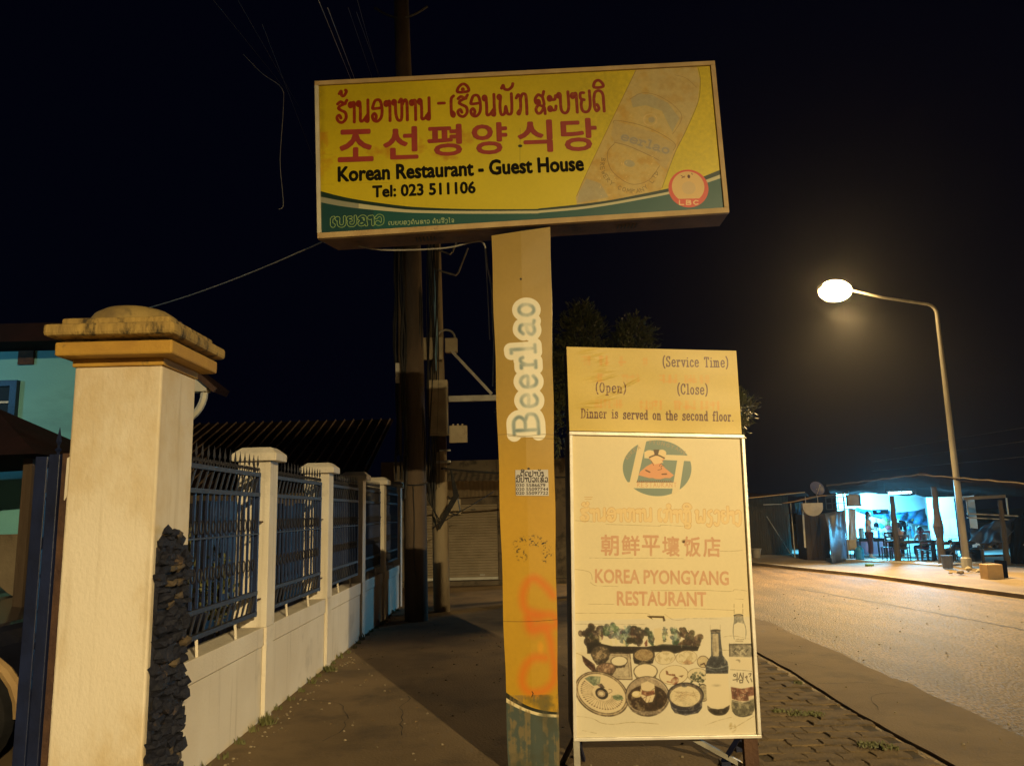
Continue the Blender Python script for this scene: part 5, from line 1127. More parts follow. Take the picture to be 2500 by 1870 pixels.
# jagged dark stones stacked up the side of the pillar
root = thing('stone_stack', 'jagged strip of dark broken stone clinging to the right side of the gate pillar', 'stones', (-2.0, 4.62, 0))
rs = random.Random(8); z = 0.0
def rock(c, sx, sy, sz, seed):
    bm = bmesh.new(); bmesh.ops.create_icosphere(bm, subdivisions=1, radius=1); r = random.Random(seed)
    for v in bm.verts: v.co = Vector((v.co.x*sx*r.uniform(.55, 1.3), v.co.y*sy*r.uniform(.55, 1.3), v.co.z*sz*r.uniform(.5, 1.4)))+Vector(c)
    bm.verts.index_update(); q = MB(); q.add([v.co.copy() for v in bm.verts], [tuple(v.index for v in f.verts) for f in bm.faces]); bm.free(); return q
k = 0
while z < 1.60:
    frac = z/1.6; W = .088*(1-.05*frac) if z < 1.42 else .088*(1-(z-1.42)*3.2)
    for yy in (4.49, 4.59, 4.69, 4.80):
        if z > 1.42 and yy > 4.72: continue
        s_ = rs.uniform(.022, .042)
        q = rock((-2.014+rs.uniform(-.008, .012), yy+rs.uniform(-.03, .03), z+rs.uniform(-.01, .02)), W*.50*rs.uniform(.7, 1.2), .062, s_*rs.uniform(.8, 1.5), 100+k)
        q.build('stone', 'slate' if rs.random() > .10 else 'stone_tan', root); k += 1
    z += rs.uniform(.03, .055)
b = MB(); b.box((-2.05, 4.46, 0), (-2.02, 4.84, 1.5)); b.build('mortar', 'slate', root)

# ================================================================== GATE LEAF
root = thing('gate_leaf', 'narrow dark blue steel gate leaf with spear finial left of the cream pillar', 'gate', (-2.78, 4.62, 0))
for x0, x1, y0, y1, zt in ((-2.765, -2.70, 4.58, 4.66, 2.055), (-2.895, -2.82, 4.66, 4.74, 2.05)):
    b = MB(); b.box((x0, y0, .06), (x1, y1, zt)); b.build('stile', 'gate_blue', root, bevel=.004)
for zz in (2.0, 1.55, 1.52, .95, .5, .1):
    b = MB(); b.bar((-2.83, 4.69, zz), (-2.76, 4.63, zz), .025, .04); b.build('cross_bar', 'gate_blue', root)
def spear(b, x, y, z, h=.14, w=.018):
    b.lathe([(w*.3, 0), (w*.45, h*.12), (w*1.0, h*.2), (w*.35, h*.28), (w*.3, h*.36), (w*.8, h*.5), (w*.5, h*.7), (.001, h)], (x, y, z), 6)
b = MB(); spear(b, -2.735, 4.62, 2.05, .17, .022); b.build('finial', 'gate_blue', root)
for k, zz in enumerate((1.8, 1.35, 1.15, .78, .65)):
    pts = [Vector((-2.79+.028*math.cos(a*.5)*(1-a/16), 4.66+.02*math.sin(a*.5), zz-.07+a*.009)) for a in range(16)]
    b = MB(); b.tube(pts, .006, 5); b.build('scroll', 'gate_blue', root)
b = MB(); b.box((-2.785, 4.63, 1.44), (-2.772, 4.655, 1.54)); b.build('latch', 'pipe_blue_lit', root)
root = thing('hinge_post', 'rusty flaking steel hinge post squeezed between the blue gate and the pillar', 'post', (-2.62, 4.6, 0))
b = MB(); vs = []; n = 40; r = random.Random(5)
for k in range(n+1):
    z = 2.06*k/n; j = r.uniform(-.006, .010)
    vs += [(-2.695, 4.60, z), (-2.60+j, 4.60, z), (-2.60+j, 4.70, z), (-2.695, 4.70, z)]
b.add(vs, [(k*4+q, k*4+(q+1) % 4, (k+1)*4+(q+1) % 4, (k+1)*4+q) for k in range(n) for q in range(4)]+[(0,3,2,1),(n*4,n*4+1,n*4+2,n*4+3)]); b.build('steel_angle', 'rust', root)
for x0, z0, z1, w in ((-2.665, 1.78, 2.04, .022), (-2.64, .80, .92, .010), (-2.65, .62, .72, .008), (-2.645, 1.05, 1.12, .006)):
    b = MB(); b.add([(x0, 4.592, z0), (x0+w*.5, 4.592, z0+.02), (x0+w, 4.592, (z0+z1)/2), (x0+w*.9, 4.592, z1), (x0+.002, 4.592, z1-.01), (x0, 4.598, z0), (x0+w*.5, 4.598, z0+.02), (x0+w, 4.598, (z0+z1)/2), (x0+w*.9, 4.598, z1), (x0+.002, 4.598, z1-.01)], [(0,1,2,3,4),(9,8,7,6,5)]); b.build('paint_flake', 'cream_clean', root)

# ================================================================== FENCE WALL WITH PIERS
root = thing('fence_wall', 'low cream roadside wall with capped piers leading away from the gate pillar', 'wall', (-2.2, 9.7, 0))
PY = [6.72, 8.86, 10.85, 12.62, 14.42]
b = MB(); b.box((-2.36, 4.90, -.05), (-2.15, 14.5, .585)); b.build('base', 'cream_clean', root)
b = MB(); b.box((-2.37, 4.90, .592), (-2.14, 14.5, .745)); b.build('coping', 'cream_clean', root, bevel=.006)
b = MB(); b.box((-2.35, 4.91, .584), (-2.17, 14.49, .593)); b.build('groove', 'soil', root)
for i, y in enumerate(PY):
    b = MB(); b.box((-2.40, y, .744), (-2.118, y+.22, 2.14)); pier = b.build('pier', 'cream_clean', root, bevel=.006)
    b = MB(); b.box((-2.16, y+.02, -.05), (-2.118, y+.20, .7435)); b.build('buttress', 'cream_clean', root)
    b = MB(); x0, x1, y0, y1 = -2.445, -2.055, y-.05, y+.27
    b.add([(x0,y0,2.14),(x1,y0,2.14),(x1,y1,2.14),(x0,y1,2.14),(x0,y0,2.205),(x1,y0,2.205),(x1,y1,2.205),(x0,y1,2.205),(x0+.07,y0+.06,2.262),(x1-.07,y0+.06,2.262),(x1-.07,y1-.06,2.262),(x0+.07,y1-.06,2.262)],
          [(0,3,2,1),(0,1,5,4),(1,2,6,5),(2,3,7,6),(3,0,4,7),(4,5,9,8),(5,6,10,9),(6,7,11,10),(7,4,8,11),(8,9,10,11)])
    b.build('cap', 'cream_clean', pier, bevel=.008)
# iron panels between the piers
def make_panel(y0, y1, label, group='iron fence panels between the piers'):
    X = -2.17; r = thing('fence_panel', label, 'fence panel', (X, (y0+y1)/2, .85), group)
    for z in (2.01, 1.845, 1.04, .875):
        b = MB(); b.box((X-.018, y0, z-.016), (X+.018, y1, z+.016)); b.build('rail', 'rail_metal', r)
    for y in (y0, y1-.03):
        b = MB(); b.box((X-.02, y, .85), (X+.015, y+.03, 2.03)); b.build('stile', 'bar_metal', r)
    n = 15; dy = (y1-y0-.03)/n
    q = MB().box((-.008, -.008, 0), (.008, .008, .77)); first = None
    for k in range(1, n):
        at = (X, y0+.015+k*dy, 1.058)
        if first is None: first = piece(q, 'bar', 'bar_metal', r, at)
        else: inst(first, Vector(at)-rootloc(r))
    q = MB().bar((0, -.045, 0), (0, .045, .14), .012); first = None
    for z in (1.862, .892):
        for k in range(1, n+1):
            at = (X, y0+k*dy-.03, z)
            if first is None: first = piece(q, 'slanted_bar', 'rail_metal', r, at)
            else: inst(first, Vector(at)-rootloc(r))
    q = MB(); spear(q, 0, 0, 0, .15, .013); q.tube([(0, -.05, .0), (0, -.06, .03), (0, -.035, .045), (0, -.025, .02), (0, 0, .03), (0, .025, .02), (0, .035, .045), (0, .06, .03), (0, .05, 0)], .004, 4); first = None
    for k in range(0, n+1):
        at = (X, y0+.015+k*dy*.985, 2.026)
        if first is None: first = piece(q, 'finial', 'rail_metal', r, at)
        else: inst(first, Vector(at)-rootloc(r))
    q = MB().tube([(0, .0+.03*math.cos(a), .035+.045*math.sin(a)) for a in [i*math.pi/6-math.pi/2 for i in range(13)]], .005, 4); first = None
    for z in (1.56, 1.24):
        for k in range(1, n):
            at = (X+.012, y0+.015+k*dy, z)
            if first is None: first = piece(q, 'ring', 'rail_metal', r, at)
            else: inst(first, Vector(at)-rootloc(r))
    b = MB(); b.box((X+.008, y0, 1.515), (X+.018, y1, 1.527)); b.build('flat_strip', 'rail_metal', r)
    for y in (y0+.28*(y1-y0), y0+.72*(y1-y0)):
        b = MB(); b.bar((X, y, .87), (X+.02, y-.03, .745), .018); b.build('tie', 'cream_clean', r)
    for z in (1.62, .98):
        b = MB(); b.bar((X, y1, z), (X, y1+.13, z), .012); b.build('fixing', 'rust', r)
    return r
make_panel(4.93, 6.58, 'dark iron fence panel nearest the camera, next to the big gate pillar')
make_panel(6.97, 8.68, 'dark iron fence panel between the first and second capped pier')
make_panel(9.12, 10.72, 'dark iron fence panel between the second and third capped pier')
make_panel(11.1, 12.5, 'dark iron fence panel between the two shadowed far piers')
make_panel(12.88, 14.3, 'dark iron fence panel at the far end beside the utility pole')
root = thing('screen_sheet', 'dark blue sheet metal screen behind the iron fence panels', 'screen', (-2.62, 9, 0))
for k in range(20):
    y0 = 5.0+k*.475
    b = MB(); b.box((-2.62-(k % 2)*.006, y0, .0), (-2.612-(k % 2)*.006, y0+.465, 1.80+.02*math.sin(k*2.2))); b.build('sheet', 'navy', root)
b = MB(); b.box((-2.66, 5.0, 0), (-2.63, 14.5, .06)); b.build('bottom_rail', 'navy', root)
# shrubs behind the nearest panel
def leafmass(b, c, R, n, size, seed, squash=1.0, keep=None, droop=0):
    r = random.Random(seed)
    for _ in range(n):
        d = Vector((r.gauss(0, 1), r.gauss(0, 1), r.gauss(0, 1))).normalized()*(r.random()**.45)*R; d.z *= squash
        p = Vector(c)+d
        if keep and not keep(p, r): continue
        a = Vector((r.uniform(-1, 1), r.uniform(-1, 1), r.uniform(-1, 1)-droop)).normalized(); s = size*r.uniform(.5, 1.2)
        n_ = a.cross(Vector((r.uniform(-1, 1), r.uniform(-1, 1), r.uniform(-1, 1)))).normalized()*s*.28
        b.add([p, p+a*s*.5+n_, p+a*s, p+a*s*.5-n_], [(0, 1, 2, 3)])
for i, (x, y, h, R, lab) in enumerate(((-2.42, 5.6, 1.30, .15, 'leafy shrub behind the iron fence close to the gate pillar'), (-2.42, 6.4, 1.1, .13, 'small shrub behind the fence near the first capped pier'))):
    t = thing('shrub', lab, 'shrub', (x, y, 0), 'shrubs behind the fence')
    b = MB(); b.tube([(x, y, 0), (x+.02, y, .5), (x, y+.03, 1.1)], [.03, .02, .01], 6); b.build('stem', 'bark', t)
    b = MB(); leafmass(b, (x, y, h), R, 260, .07, 60+i, 2.4); b.build('foliage', 'leaf2', t)

# ================================================================== UTILITY POLES
root = thing('utility_pole', 'thick brown concrete utility pole wrapped in black cables beside the fence end', 'utility pole', (-1.60, 12.6, 0))
b = MB(); b.tube([(-1.60, 12.6, -.05), (-1.62, 12.6, 3), (-1.66, 12.6, 6), (-1.80, 12.6, 9.6), (-1.84, 12.6, 11)], [.185, .18, .165, .14, .13], 18); b.build('shaft', 'pole_conc', root, smooth=True)
r = random.Random(3)
for k in range(11):
    a = r.uniform(2.6, 6.2); rr_ = r.uniform(.19, .24); pts = []
    zt, zb = r.choice([(8, 2.6), (6.2, 1.9), (9, 3), (7, 2.2)])
    for q in range(14):
        z = zt+(zb-zt)*q/13; pts.append((-1.62-(z/9)*.15+rr_*math.cos(a)+.03*math.sin(q*1.1+k), 12.6+rr_*math.sin(a)*.9+.01*math.cos(q+k), z))
    b = MB(); b.tube(pts, r.uniform(.008, .02), 5); b.build('cable_run', 'cable', root)
b = MB(); b.tube([(-1.83, 12.45, 2.6), (-1.84, 12.45, 5), (-1.86, 12.45, 7.4)], .03, 8); b.build('conduit', 'pole_conc', root)
b = MB(); b.box((-1.90, 12.38, 3.77), (-1.84, 12.42, 4.1)); b.build('reflector_plate', 'white_paint', root)
b = MB(); b.tube([(-1.60+.19*math.cos(a), 12.6+.19*math.sin(a), 2.16-.05*abs(math.sin(a))) for a in [math.pi+i*math.pi/8 for i in range(9)]], .012, 5); b.build('cable_loop', 'cable', root)
b = MB(); b.tube([(-1.62, 12.40, 2.1), (-1.60, 12.40, 1.6), (-1.61, 12.405, 1.0), (-1.58, 12.41, .7)], .008, 5); b.build('ground_wire', 'cable', root)
for k, (dx, ln) in enumerate(((-.55, 1.1), (.55, 1.1))):
    pass
b = MB(); b.tube([(-2.3+.95*k/12, 12.5, 10.62-.22*math.sin(math.pi*k/12)) for k in range(13)], .02, 6); b.build('cable_loop', 'cable', root)

root = thing('utility_pole', 'paler concrete utility pole carrying a cream meter cabinet, in front of the roller shutter', 'utility pole', (-1.30, 13.7, 0))
b = MB(); b.tube([(-1.30, 13.7, -.05), (-1.33, 13.7, 3), (-1.38, 13.7, 6.2), (-1.42, 13.7, 8.6)], [.145, .135, .125, .11], 16); b.build('shaft', 'pole_pale', root, smooth=True)
b = MB(); b.box((-1.47, 13.38, 3.02), (-1.14, 13.54, 3.98), ch=.01); cab = b.build('cabinet', 'box_cream', root)
b = MB(); b.box((-1.45, 13.37, 2.99), (-1.12, 13.39, 3.02)); b.build('cabinet_hood', 'box_cream', cab)
b = MB(); b.box((-1.35, 13.45, 2.72), (-1.18, 13.55, 2.98)); b.build('meter_housing', 'rust', root)
b = MB(); b.box((-1.12, 13.36, 2.86), (-.80, 13.44, 3.16), ch=.008); mb = b.build('junction_box', 'box_cream', root)
for k in range(3):
    b = MB(); b.box((-1.06+k*.08, 13.38, 3.16), (-1.03+k*.08, 13.42, 3.19)); b.build('gland', 'box_cream', mb)
b = MB(); b.box((-1.36, 13.40, 2.52), (-1.10, 13.48, 2.56)); b.build('bracket', 'galv', root)
b = MB(); b.box((-1.30, 13.42, 2.72), (-1.10, 13.48, 2.75)); b.build('bracket', 'galv', root)
b = MB(); b.box((-1.60, 13.44, 4.36), (-1.22, 13.53, 4.76)); b.build('clamp_plate', 'box_cream', root)
b = MB(); b.box((-1.18, 13.42, 4.48), (-.96, 13.55, 4.74), ch=.01); b.build('switch_box', 'box_cream', root)
b = MB(); b.tube([(-1.32+.16*(1-math.cos(a)), 13.44, 4.74+.15*math.sin(a)) for a in [i*math.pi/8 for i in range(9)]], .02, 6); b.build('pipe_bend', 'galv', root)
b = MB(); b.tube([(-1.34, 13.42, 6.0), (-1.345, 13.42, 5.4), (-1.33, 13.42, 4.8), (-1.34, 13.42, 4.15)], [.022, .03, .03, .02], 7); b.build('blue_lit_conduit', 'pipe_blue_lit', root)
b = MB(); b.box((-1.12, 13.34, 3.58), (.1, 13.42, 3.68)); b.build('cross_arm', 'galv', root)
b = MB(); b.bar((-1.05, 13.38, 4.48), (-.36, 13.38, 3.70), .05); b.build('diagonal_strut', 'galv', root)
for k, (x, z) in enumerate(((-1.02, 6.55), (-.92, 6.15))):
    b = MB(); b.tube([(-1.38, 13.5, z-.1), (x-.05, 13.45, z-.25), (x, 13.44, z-.2), (x+.18, 13.42, z+.25)], .018, 5); b.build('hook_arm', 'galv', root)
b = MB(); b.tube([(-1.17, 13.6, 1.95), (-1.12, 13.5, 1.9), (-1.0, 13.45, 1.98), (-.95, 13.44, 1.7), (-1.0, 13.45, 1.62), (-1.12, 13.5, 1.66)], .013, 5); b.build('hanging_loop', 'cable', root)
r = random.Random(4)
for k in range(8):
    pts = []
    for q in range(10):
        t = q/9; pts.append((-1.42+.10*math.sin(k*1.3+t*3)+.05*k/8, 13.40-.02*k/8, 6.5-t*(4.2+.2*(k % 3))))
    b = MB(); b.tube(pts, r.uniform(.007, .014), 5); b.build('cable_run', 'cable', root)
for k in range(5):
    pts = [(-1.45+.02*k, 13.45, 2.4), (-1.5+.03*k, 13.42, 1.9-.05*k), (-1.3, 13.40, 1.55-.04*k), (-1.05+.02*k, 13.42, 1.95), (-1.1, 13.45, 2.4)]
    b = MB(); b.tube([(p[0], p[1]-0*.1, p[1]*0+p[2]) for p in [(a[0], a[1], a[2]) for a in pts]], .012, 5); b.build('cable_loop', 'cable', root)

# cables in the air
def cable(name_label, pts, r, m='cable_grey', sag=0, cat='cable', group=None):
    P = [Vector(p) for p in pts]
    if len(P) == 2:
        n = 16; P = [P[0].lerp(P[1], i/n)-Vector((0, 0, sag*4*(i/n)*(1-i/n))) for i in range(n+1)]
    else:
        xs = smooth([(p.x, p.y) for p in P], 5); zs = smooth([(p.z, p.z) for p in P], 5); P = [Vector((a[0], a[1], z[0])) for a, z in zip(xs, zs)]
    b = MB(); b.tube(P, r, 5); o = b.build('cable', m); tag(o, name_label, cat, group); return o
cable('pale cable running from the sign board down to behind the gate pillar', [(-1.36, 5.5, 3.69), (-4.05, 8.0, 3.86)], .0055, sag=.05)
cable('loose grey cable sagging under the sign board and dropping along the yellow post', [(-1.20, 5.5, 3.66), (-.95, 5.5, 3.60), (-.5, 5.5, 3.60), (-.28, 5.5, 3.64), (-.185, 5.5, 3.63), (-.16, 5.5, 3.45), (-.135, 5.5, 3.28), (-.13, 5.5, 3.0), (-.125, 5.5, 2.85), (-.14, 5.5, 2.55)], .006)
cable('thin cable hanging straight beside the top of the yellow post', [(-.178, 5.52, 3.62), (-.165, 5.52, 3.3), (-.155, 5.52, 2.9)], .004)
cable('dangling broken cable hanging in the dark left of the sign board', [atY(594, 133, 8), atY(640, 180, 8), atY(687, 215, 8), atY(692, 260, 8), atY(684, 390, 8), atY(690, 470, 8), atY(691, 505, 8), atY(680, 511, 8)], .004)
r = random.Random(6)
sets = [((777, 0), (853, 190)), ((800, 20), (862, 190)), ((850, 20), (905, 190)), ((872, 0), (920, 190)), ((870, 30), (925, 190)), ((520, 0), (700, 215)), ((580, 0), (730, 260)), ((640, 60), (775, 420))]
for k, (a, c) in enumerate(sets):
    lab = ['thin bright overhead wire meeting the top edge of the sign board, left one', 'thin overhead wire just right of the brightest wire above the board', 'faint overhead wire above the Lao headline of the board', 'faint overhead wire falling to the board top near the pole', 'faint overhead wire nearest the utility pole top', 'very faint overhead wire at the upper left of the sky', 'faint overhead wire falling left of the sign board corner', 'faint overhead wire passing behind the left end of the board'][k]
    cable(lab, [atY(a[0], a[1], 5.0), atY(c[0]+10, c[1]+20, 12.4)], .0028 if k < 2 else .0018, 'cable_grey' if k < 2 else 'cable', group='overhead wires above the board')
for k, (a, c) in enumerate((((2500, 1085), (2330, 1112)), ((2500, 1125), (2330, 1135)), ((2500, 1050), (2380, 1080)))):
    cable(['upper wire rising to the right edge behind the street lamp', 'lower wire at the right edge above the stall roof', 'topmost faint wire at the right edge behind the street lamp'][k], [atY(a[0]+60, a[1]-16, 17), atY(c[0]-200, c[1]+15, 30)], .006, 'cable', group='wires at the right edge')

# ================================================================== SHUTTERED SHOP AT THE END
root = thing('shop_building', 'low dark shop with grey roller shutters at the end of the pavement', 'building', (-.8, 20, 0))
b = MB(); b.box((-3.2, 18.56, -.05), (-2.18, 22, 2.9)); b.box((-1.72, 18.5, -.05), (-1.62, 22, 2.9)); b.box((-.42, 18.52, -.05), (2.2, 22, 2.9)); b.box((-2.18, 18.56, 1.86), (-.42, 22, 2.9)); b.build('wall', 'old_wall', root)
b = MB(); b.box((-3.2, 18.3, -.05), (2.2, 18.6, .10)); b.build('step', 'old_wall', root)
def shutter(x0, x1, z0, z1):
    b = MB(); n = int((z1-z0)/.062); vs = []; 
    for k in range(n*3+1):
        z = z0+(z1-z0)*k/(n*3); y = 18.56-.016*(1 if k % 3 == 1 else 0.5 if k % 3 == 2 else 0); vs += [(x0, y, z), (x1, y, z)]
    b.add(vs, [(2*k, 2*k+1, 2*k+3, 2*k+2) for k in range(n*3)]); s_ = b.build('roller_shutter', 'shutter', root)
    b = MB(); b.box((x0, 18.515, z0-.05), (x1, 18.565, z0+.01)); b.build('bottom_bar', 'white_paint', s_)
    return s_
s_ = shutter(-1.61, -.43, .16, 1.85); shutter(-2.17, -1.73, .16, 1.85)
b = MB(); b.box((-.86, 18.50, .20), (-.74, 18.53, .235)); b.build('handle', 'galv', s_)
b = MB(); b.box((-1.34, 18.50, 1.70), (-1.24, 18.56, 1.72)); b.box((-1.04, 18.50, 1.72), (-.94, 18.56, 1.74)); b.build('slot', 'black', s_)
b = MB(); b.box((-1.60, 18.40, 1.62), (-1.28, 18.5, 1.98)); b.build('shutter_box', 'box_cream', root)
nn_ = 34; vs = []
b = MB()
for k in range(nn_+1):
    x = -1.85+k*(2.4/nn_); dz = .014*(k % 2); vs += [(x, 17.2, 2.36-.04*k/nn_+dz), (x, 18.5, 2.62-.04*k/nn_+dz)]
b.add(vs, [(2*k, 2*k+2, 2*k+3, 2*k+1) for k in range(nn_)]); b.build('tin_awning', 'old_wall', root)
b = MB(); vs = []
for k in range(nn_+1):
    x = -1.62+k*(1.6/nn_); dz = .010*(k % 2); vs += [(x, 18.45-dz*1.5, 2.0+.06*k/nn_), (x, 17.9-dz*1.5, 2.42)]
b.add(vs, [(2*k, 2*k+2, 2*k+3, 2*k+1) for k in range(nn_)]); b.build('corrugated_valance', 'shutter', root)
cable('thick black cable swinging across in front of the shop awning', [(-1.25, 13.4, 2.42), (-.9, 14, 2.40), (-.4, 14.5, 2.38), (.3, 15, 2.32), (1.2, 15.6, 2.3)], .022, 'cable')
cable('thin slanting cable in front of the roller shutter', [(-1.42, 13.3, 1.42), (-1.1, 13.6, 1.6), (-.8, 14, 1.78), (-.4, 15.0, 2.05)], .009, 'cable')

# ================================================================== RIBBED ROOF SHED BEHIND THE FENCE
root = thing('shed', 'low building with dark ribbed tin roof behind the iron fence', 'building', (-5, 14.5, 0))
b = MB(); b.box((-8.4, 13.3, 0), (-2.62, 16, 2.2)); b.build('wall', 'old_wall', root)
b = MB(); b.add([(-8.6,12.95,2.17),(-2.55,12.95,2.17),(-2.55,16.3,3.66),(-8.6,16.3,3.66),(-8.6,12.95,2.13),(-2.55,12.95,2.13),(-2.55,16.3,3.62),(-8.6,16.3,3.62)], [(0,1,2,3),(7,6,5,4),(0,4,5,1),(1,5,6,2),(2,6,7,3),(3,7,4,0)]); b.build('roof', 'tile_dark', root)
q = MB(); sl_ = Vector((0, 3.35, 1.49)); nseg = 16; vs = []
for k in range(nseg+1):
    p = sl_*(k/nseg); w = .016+.005*math.sin(k*2.1); h = .03+.006*math.sin(k*1.7)
    vs += [p+Vector((-w, 0, .001)), p+Vector((0, 0, h)), p+Vector((w, 0, .001))]
q.add(vs, [(3*k, 3*k+1, 3*k+4, 3*k+3) for k in range(nseg)]+[(3*k+1, 3*k+2, 3*k+5, 3*k+4) for k in range(nseg)]); first = None
for k in range(31):
    at = Vector((-2.62-k*.193, 12.96, 2.172))
    if first is None: first = piece(q, 'roof_rib', 'rib', root, at)
    else: inst(first, at-rootloc(root))

# ================================================================== TEAL HOUSE ON THE LEFT
root = thing('house', 'turquoise painted house with dark tiled roof behind the gate', 'house', (-6.5, 8.5, 0))
b = MB(); b.box((-10.5, 8.0, -.05), (-4.12, 9.0, 3.46)); b.build('wall', 'teal', root)
b = MB(); b.box((-10.5, 7.985, -.05), (-4.12, 7.999, 1.55)); b.build('dado', 'old_wall', root)
b = MB(); b.hexa([(-10.9,7.55,3.46),(-3.60,7.55,3.46),(-3.60,8.6,3.46),(-10.9,8.6,3.46),(-10.9,7.6,3.66),(-3.75,7.6,3.66),(-3.75,8.5,3.66),(-10.9,8.5,3.66)]); b.build('roof', 'tile_dark', root)
b = MB(); b.hexa([(-3.62,7.5,3.40),(-2.93,7.5,2.88),(-2.93,7.8,2.88),(-3.62,7.8,3.40),(-3.62,7.5,3.50),(-2.90,7.5,2.94),(-2.90,7.8,2.94),(-3.62,7.8,3.50)]); b.build('side_eave', 'tile_dark', root)
b = MB(); b.bar((-3.5, 7.47, 3.40), (-2.92, 7.47, 2.90), .03, .05); b.build('barge_board', 'rust', root)
b = MB(); b.box((-3.55, 7.5, 2.90), (-3.02, 7.62, 3.02)); b.build('eave_beam', 'white_paint', root)
b = MB(); pts = [(-3.34+.28*math.sin(a), 7.56, 2.60+.30*(1-math.cos(a))) for a in [i*math.pi/16 for i in range(9)]]; b.tube(pts, .035, 6); b.build('curved_bracket', 'white_paint', root)
b = MB(); b.box((-3.42, 7.52, -.05), (-3.30, 7.62, 2.92)); b.build('veranda_post', 'white_paint', root)
b = MB(); b.box((-5.22, 7.97, 3.31), (-5.06, 8.02, 3.47)); b.build('vent', 'rust', root)
fr = MB(); fr.box((-6.1, 7.94, 2.52), (-6.04, 8.0, 3.14)); fr.box((-5.26, 7.94, 2.52), (-5.19, 8.0, 3.14)); fr.box((-6.04, 7.94, 3.08), (-5.26, 8.0, 3.14)); fr.box((-6.04, 7.94, 2.52), (-5.26, 8.0, 2.57)); w_ = fr.build('window', 'navy', root)
b = MB(); b.box((-6.04, 7.975, 2.57), (-5.26, 7.985, 3.08)); b.build('pane', 'glass', w_)
for z in (2.73, 2.90):
    b = MB(); b.box((-6.04, 7.955, z), (-5.26, 7.97, z+.02)); b.build('glazing_bar', 'white_paint', w_)
b = MB(); b.box((-5.66, 7.955, 2.57), (-5.64, 7.97, 3.08)); b.build('glazing_bar', 'white_paint', w_)
root = thing('house_tube_lamp', 'fluorescent tube lamp fixed under the eave of the turquoise house', 'lamp', (-6.6, 7.9, 3.3))
b = MB(); b.box((-7.0, 7.9, 3.30), (-6.2, 7.99, 3.34)); b.build('bracket', 'white_paint', root)
b = MB(); b.tube([(-6.95, 7.9, 3.28), (-6.25, 7.9, 3.28)], .018, 8); b.build('tube', 'tube_glow', root)
root = thing('awning_roof', 'small dark red hipped awning roof at the left edge in front of the turquoise wall', 'awning', (-4.6, 6.6, 0))
b = MB(); b.add([(-6.2,6.0,2.15),(-3.94,6.35,2.22),(-3.94,7.9,2.22),(-6.2,7.9,2.15),(-5.4,6.9,2.82),(-4.75,6.95,2.72)], [(0,3,2,1),(0,1,5,4),(1,2,5),(2,3,4,5),(3,0,4)]); b.build('roof', 'tile_dark', root)
for x, y in ((-6.0, 6.3), (-4.2, 6.6)):
    b = MB(); b.box((x, y, -.05), (x+.08, y+.08, 2.2)); b.build('post', 'dark_wood', root)
# dark parked car in the yard, its front wheel showing at the left edge
root = thing('parked_car', 'dark parked car in the yard with its wheel just showing at the left edge', 'car', (-5.3, 6.0, 0))
prof = [(-3.72,.35),(-3.66,.75),(-3.78,.92),(-4.5,1.02),(-4.95,1.38),(-6.3,1.42),(-6.9,1.05),(-7.4,.98),(-7.45,.35)]
b = MB(); n = len(prof); b.add([(x, 5.55, z) for x, z in prof]+[(x, 7.1, z) for x, z in prof], [tuple(range(n)), tuple(range(n, 2*n))[::-1]]+[(i, n+i, n+(i+1) % n, (i+1) % n) for i in range(n)]); b.build('body', 'car', root, bevel=.05)
b = MB(); b.add([(-4.68,5.535,1.05),(-5.0,5.535,1.33),(-6.25,5.535,1.36),(-6.7,5.535,1.06)], [(0,1,2,3)]); b.build('side_window', 'glass', root)
for x in (-3.80, -6.8):
    b = MB(); b.lathe([(.0, 5.36), (.24, 5.36), (.33, 5.38), (.345, 5.45), (.345, 5.56), (.30, 5.58), (.0, 5.58)], (x, 0, .345), 24, 'Y'); t_ = b.build('wheel', 'black', root, smooth=False)
    b = MB(); b.lathe([(.0, 5.345), (.06, 5.34), (.19, 5.352), (.21, 5.358), (.0, 5.359)], (x, 0, .345), 18, 'Y'); b.build('hub_cap', 'grey_plastic', t_)
b = MB(); b.tube([(-3.80+.42*math.cos(a), 5.50, .36+.42*math.sin(a)) for a in [i*math.pi/12 for i in range(13)]], .045, 8); b.build('wheel_arch', 'cardboard', root)

# ================================================================== TREE BEHIND THE STANDING SIGN
root = thing('tree', 'dark bushy tree rising behind the standing sign', 'tree', (2.25, 16.1, 0))
b = MB(); b.tube([(1.45, 10.4, -.05), (1.5, 10.4, 1.2), (1.4, 10.45, 2.3), (1.2, 10.4, 3.3), (1.0, 10.4, 4.1)], [.13, .10, .08, .05, .02], 9)
b.tube([(1.42, 10.42, 2.0), (1.9, 10.4, 2.7), (2.3, 10.35, 3.0)], [.06, .035, .012], 7); b.tube([(1.4, 10.42, 2.4), (.8, 10.5, 3.0), (.35, 10.5, 3.4)], [.05, .03, .01], 7); b.tube([(1.4, 10.42, 2.3), (1.5, 10.3, 3.1), (1.65, 10.3, 3.9)], [.05, .03, .01], 7); b.v = [(v[0]*1.55, v[1]*1.55, 1.65+(v[2]-1.65)*1.55 if v[2] > 1 else v[2]*1.0) for v in b.v]; b.build('trunk', 'bark', root)
r = random.Random(21); b = MB(); b2 = MB(); FT = 1.55
def spray(b, p, d, L, n, leaf):
    for k in range(n):
        t = (k+1)/n; q = p+d*L*t-Vector((0, 0, .12*t*t*L))
        for sgn in (-1, 1):
            a = (d+Vector((r.uniform(-.7, .7), r.uniform(-.7, .7), r.uniform(-.7, .5)))).normalized(); s = leaf*r.uniform(.6, 1.2)
            w = a.cross(Vector((r.uniform(-1, 1), r.uniform(-1, 1), 1))).normalized()*s*.14
            b.add([q, q+a*s*.5+w, q+a*s, q+a*s*.5-w], [(0, 1, 2, 3)])
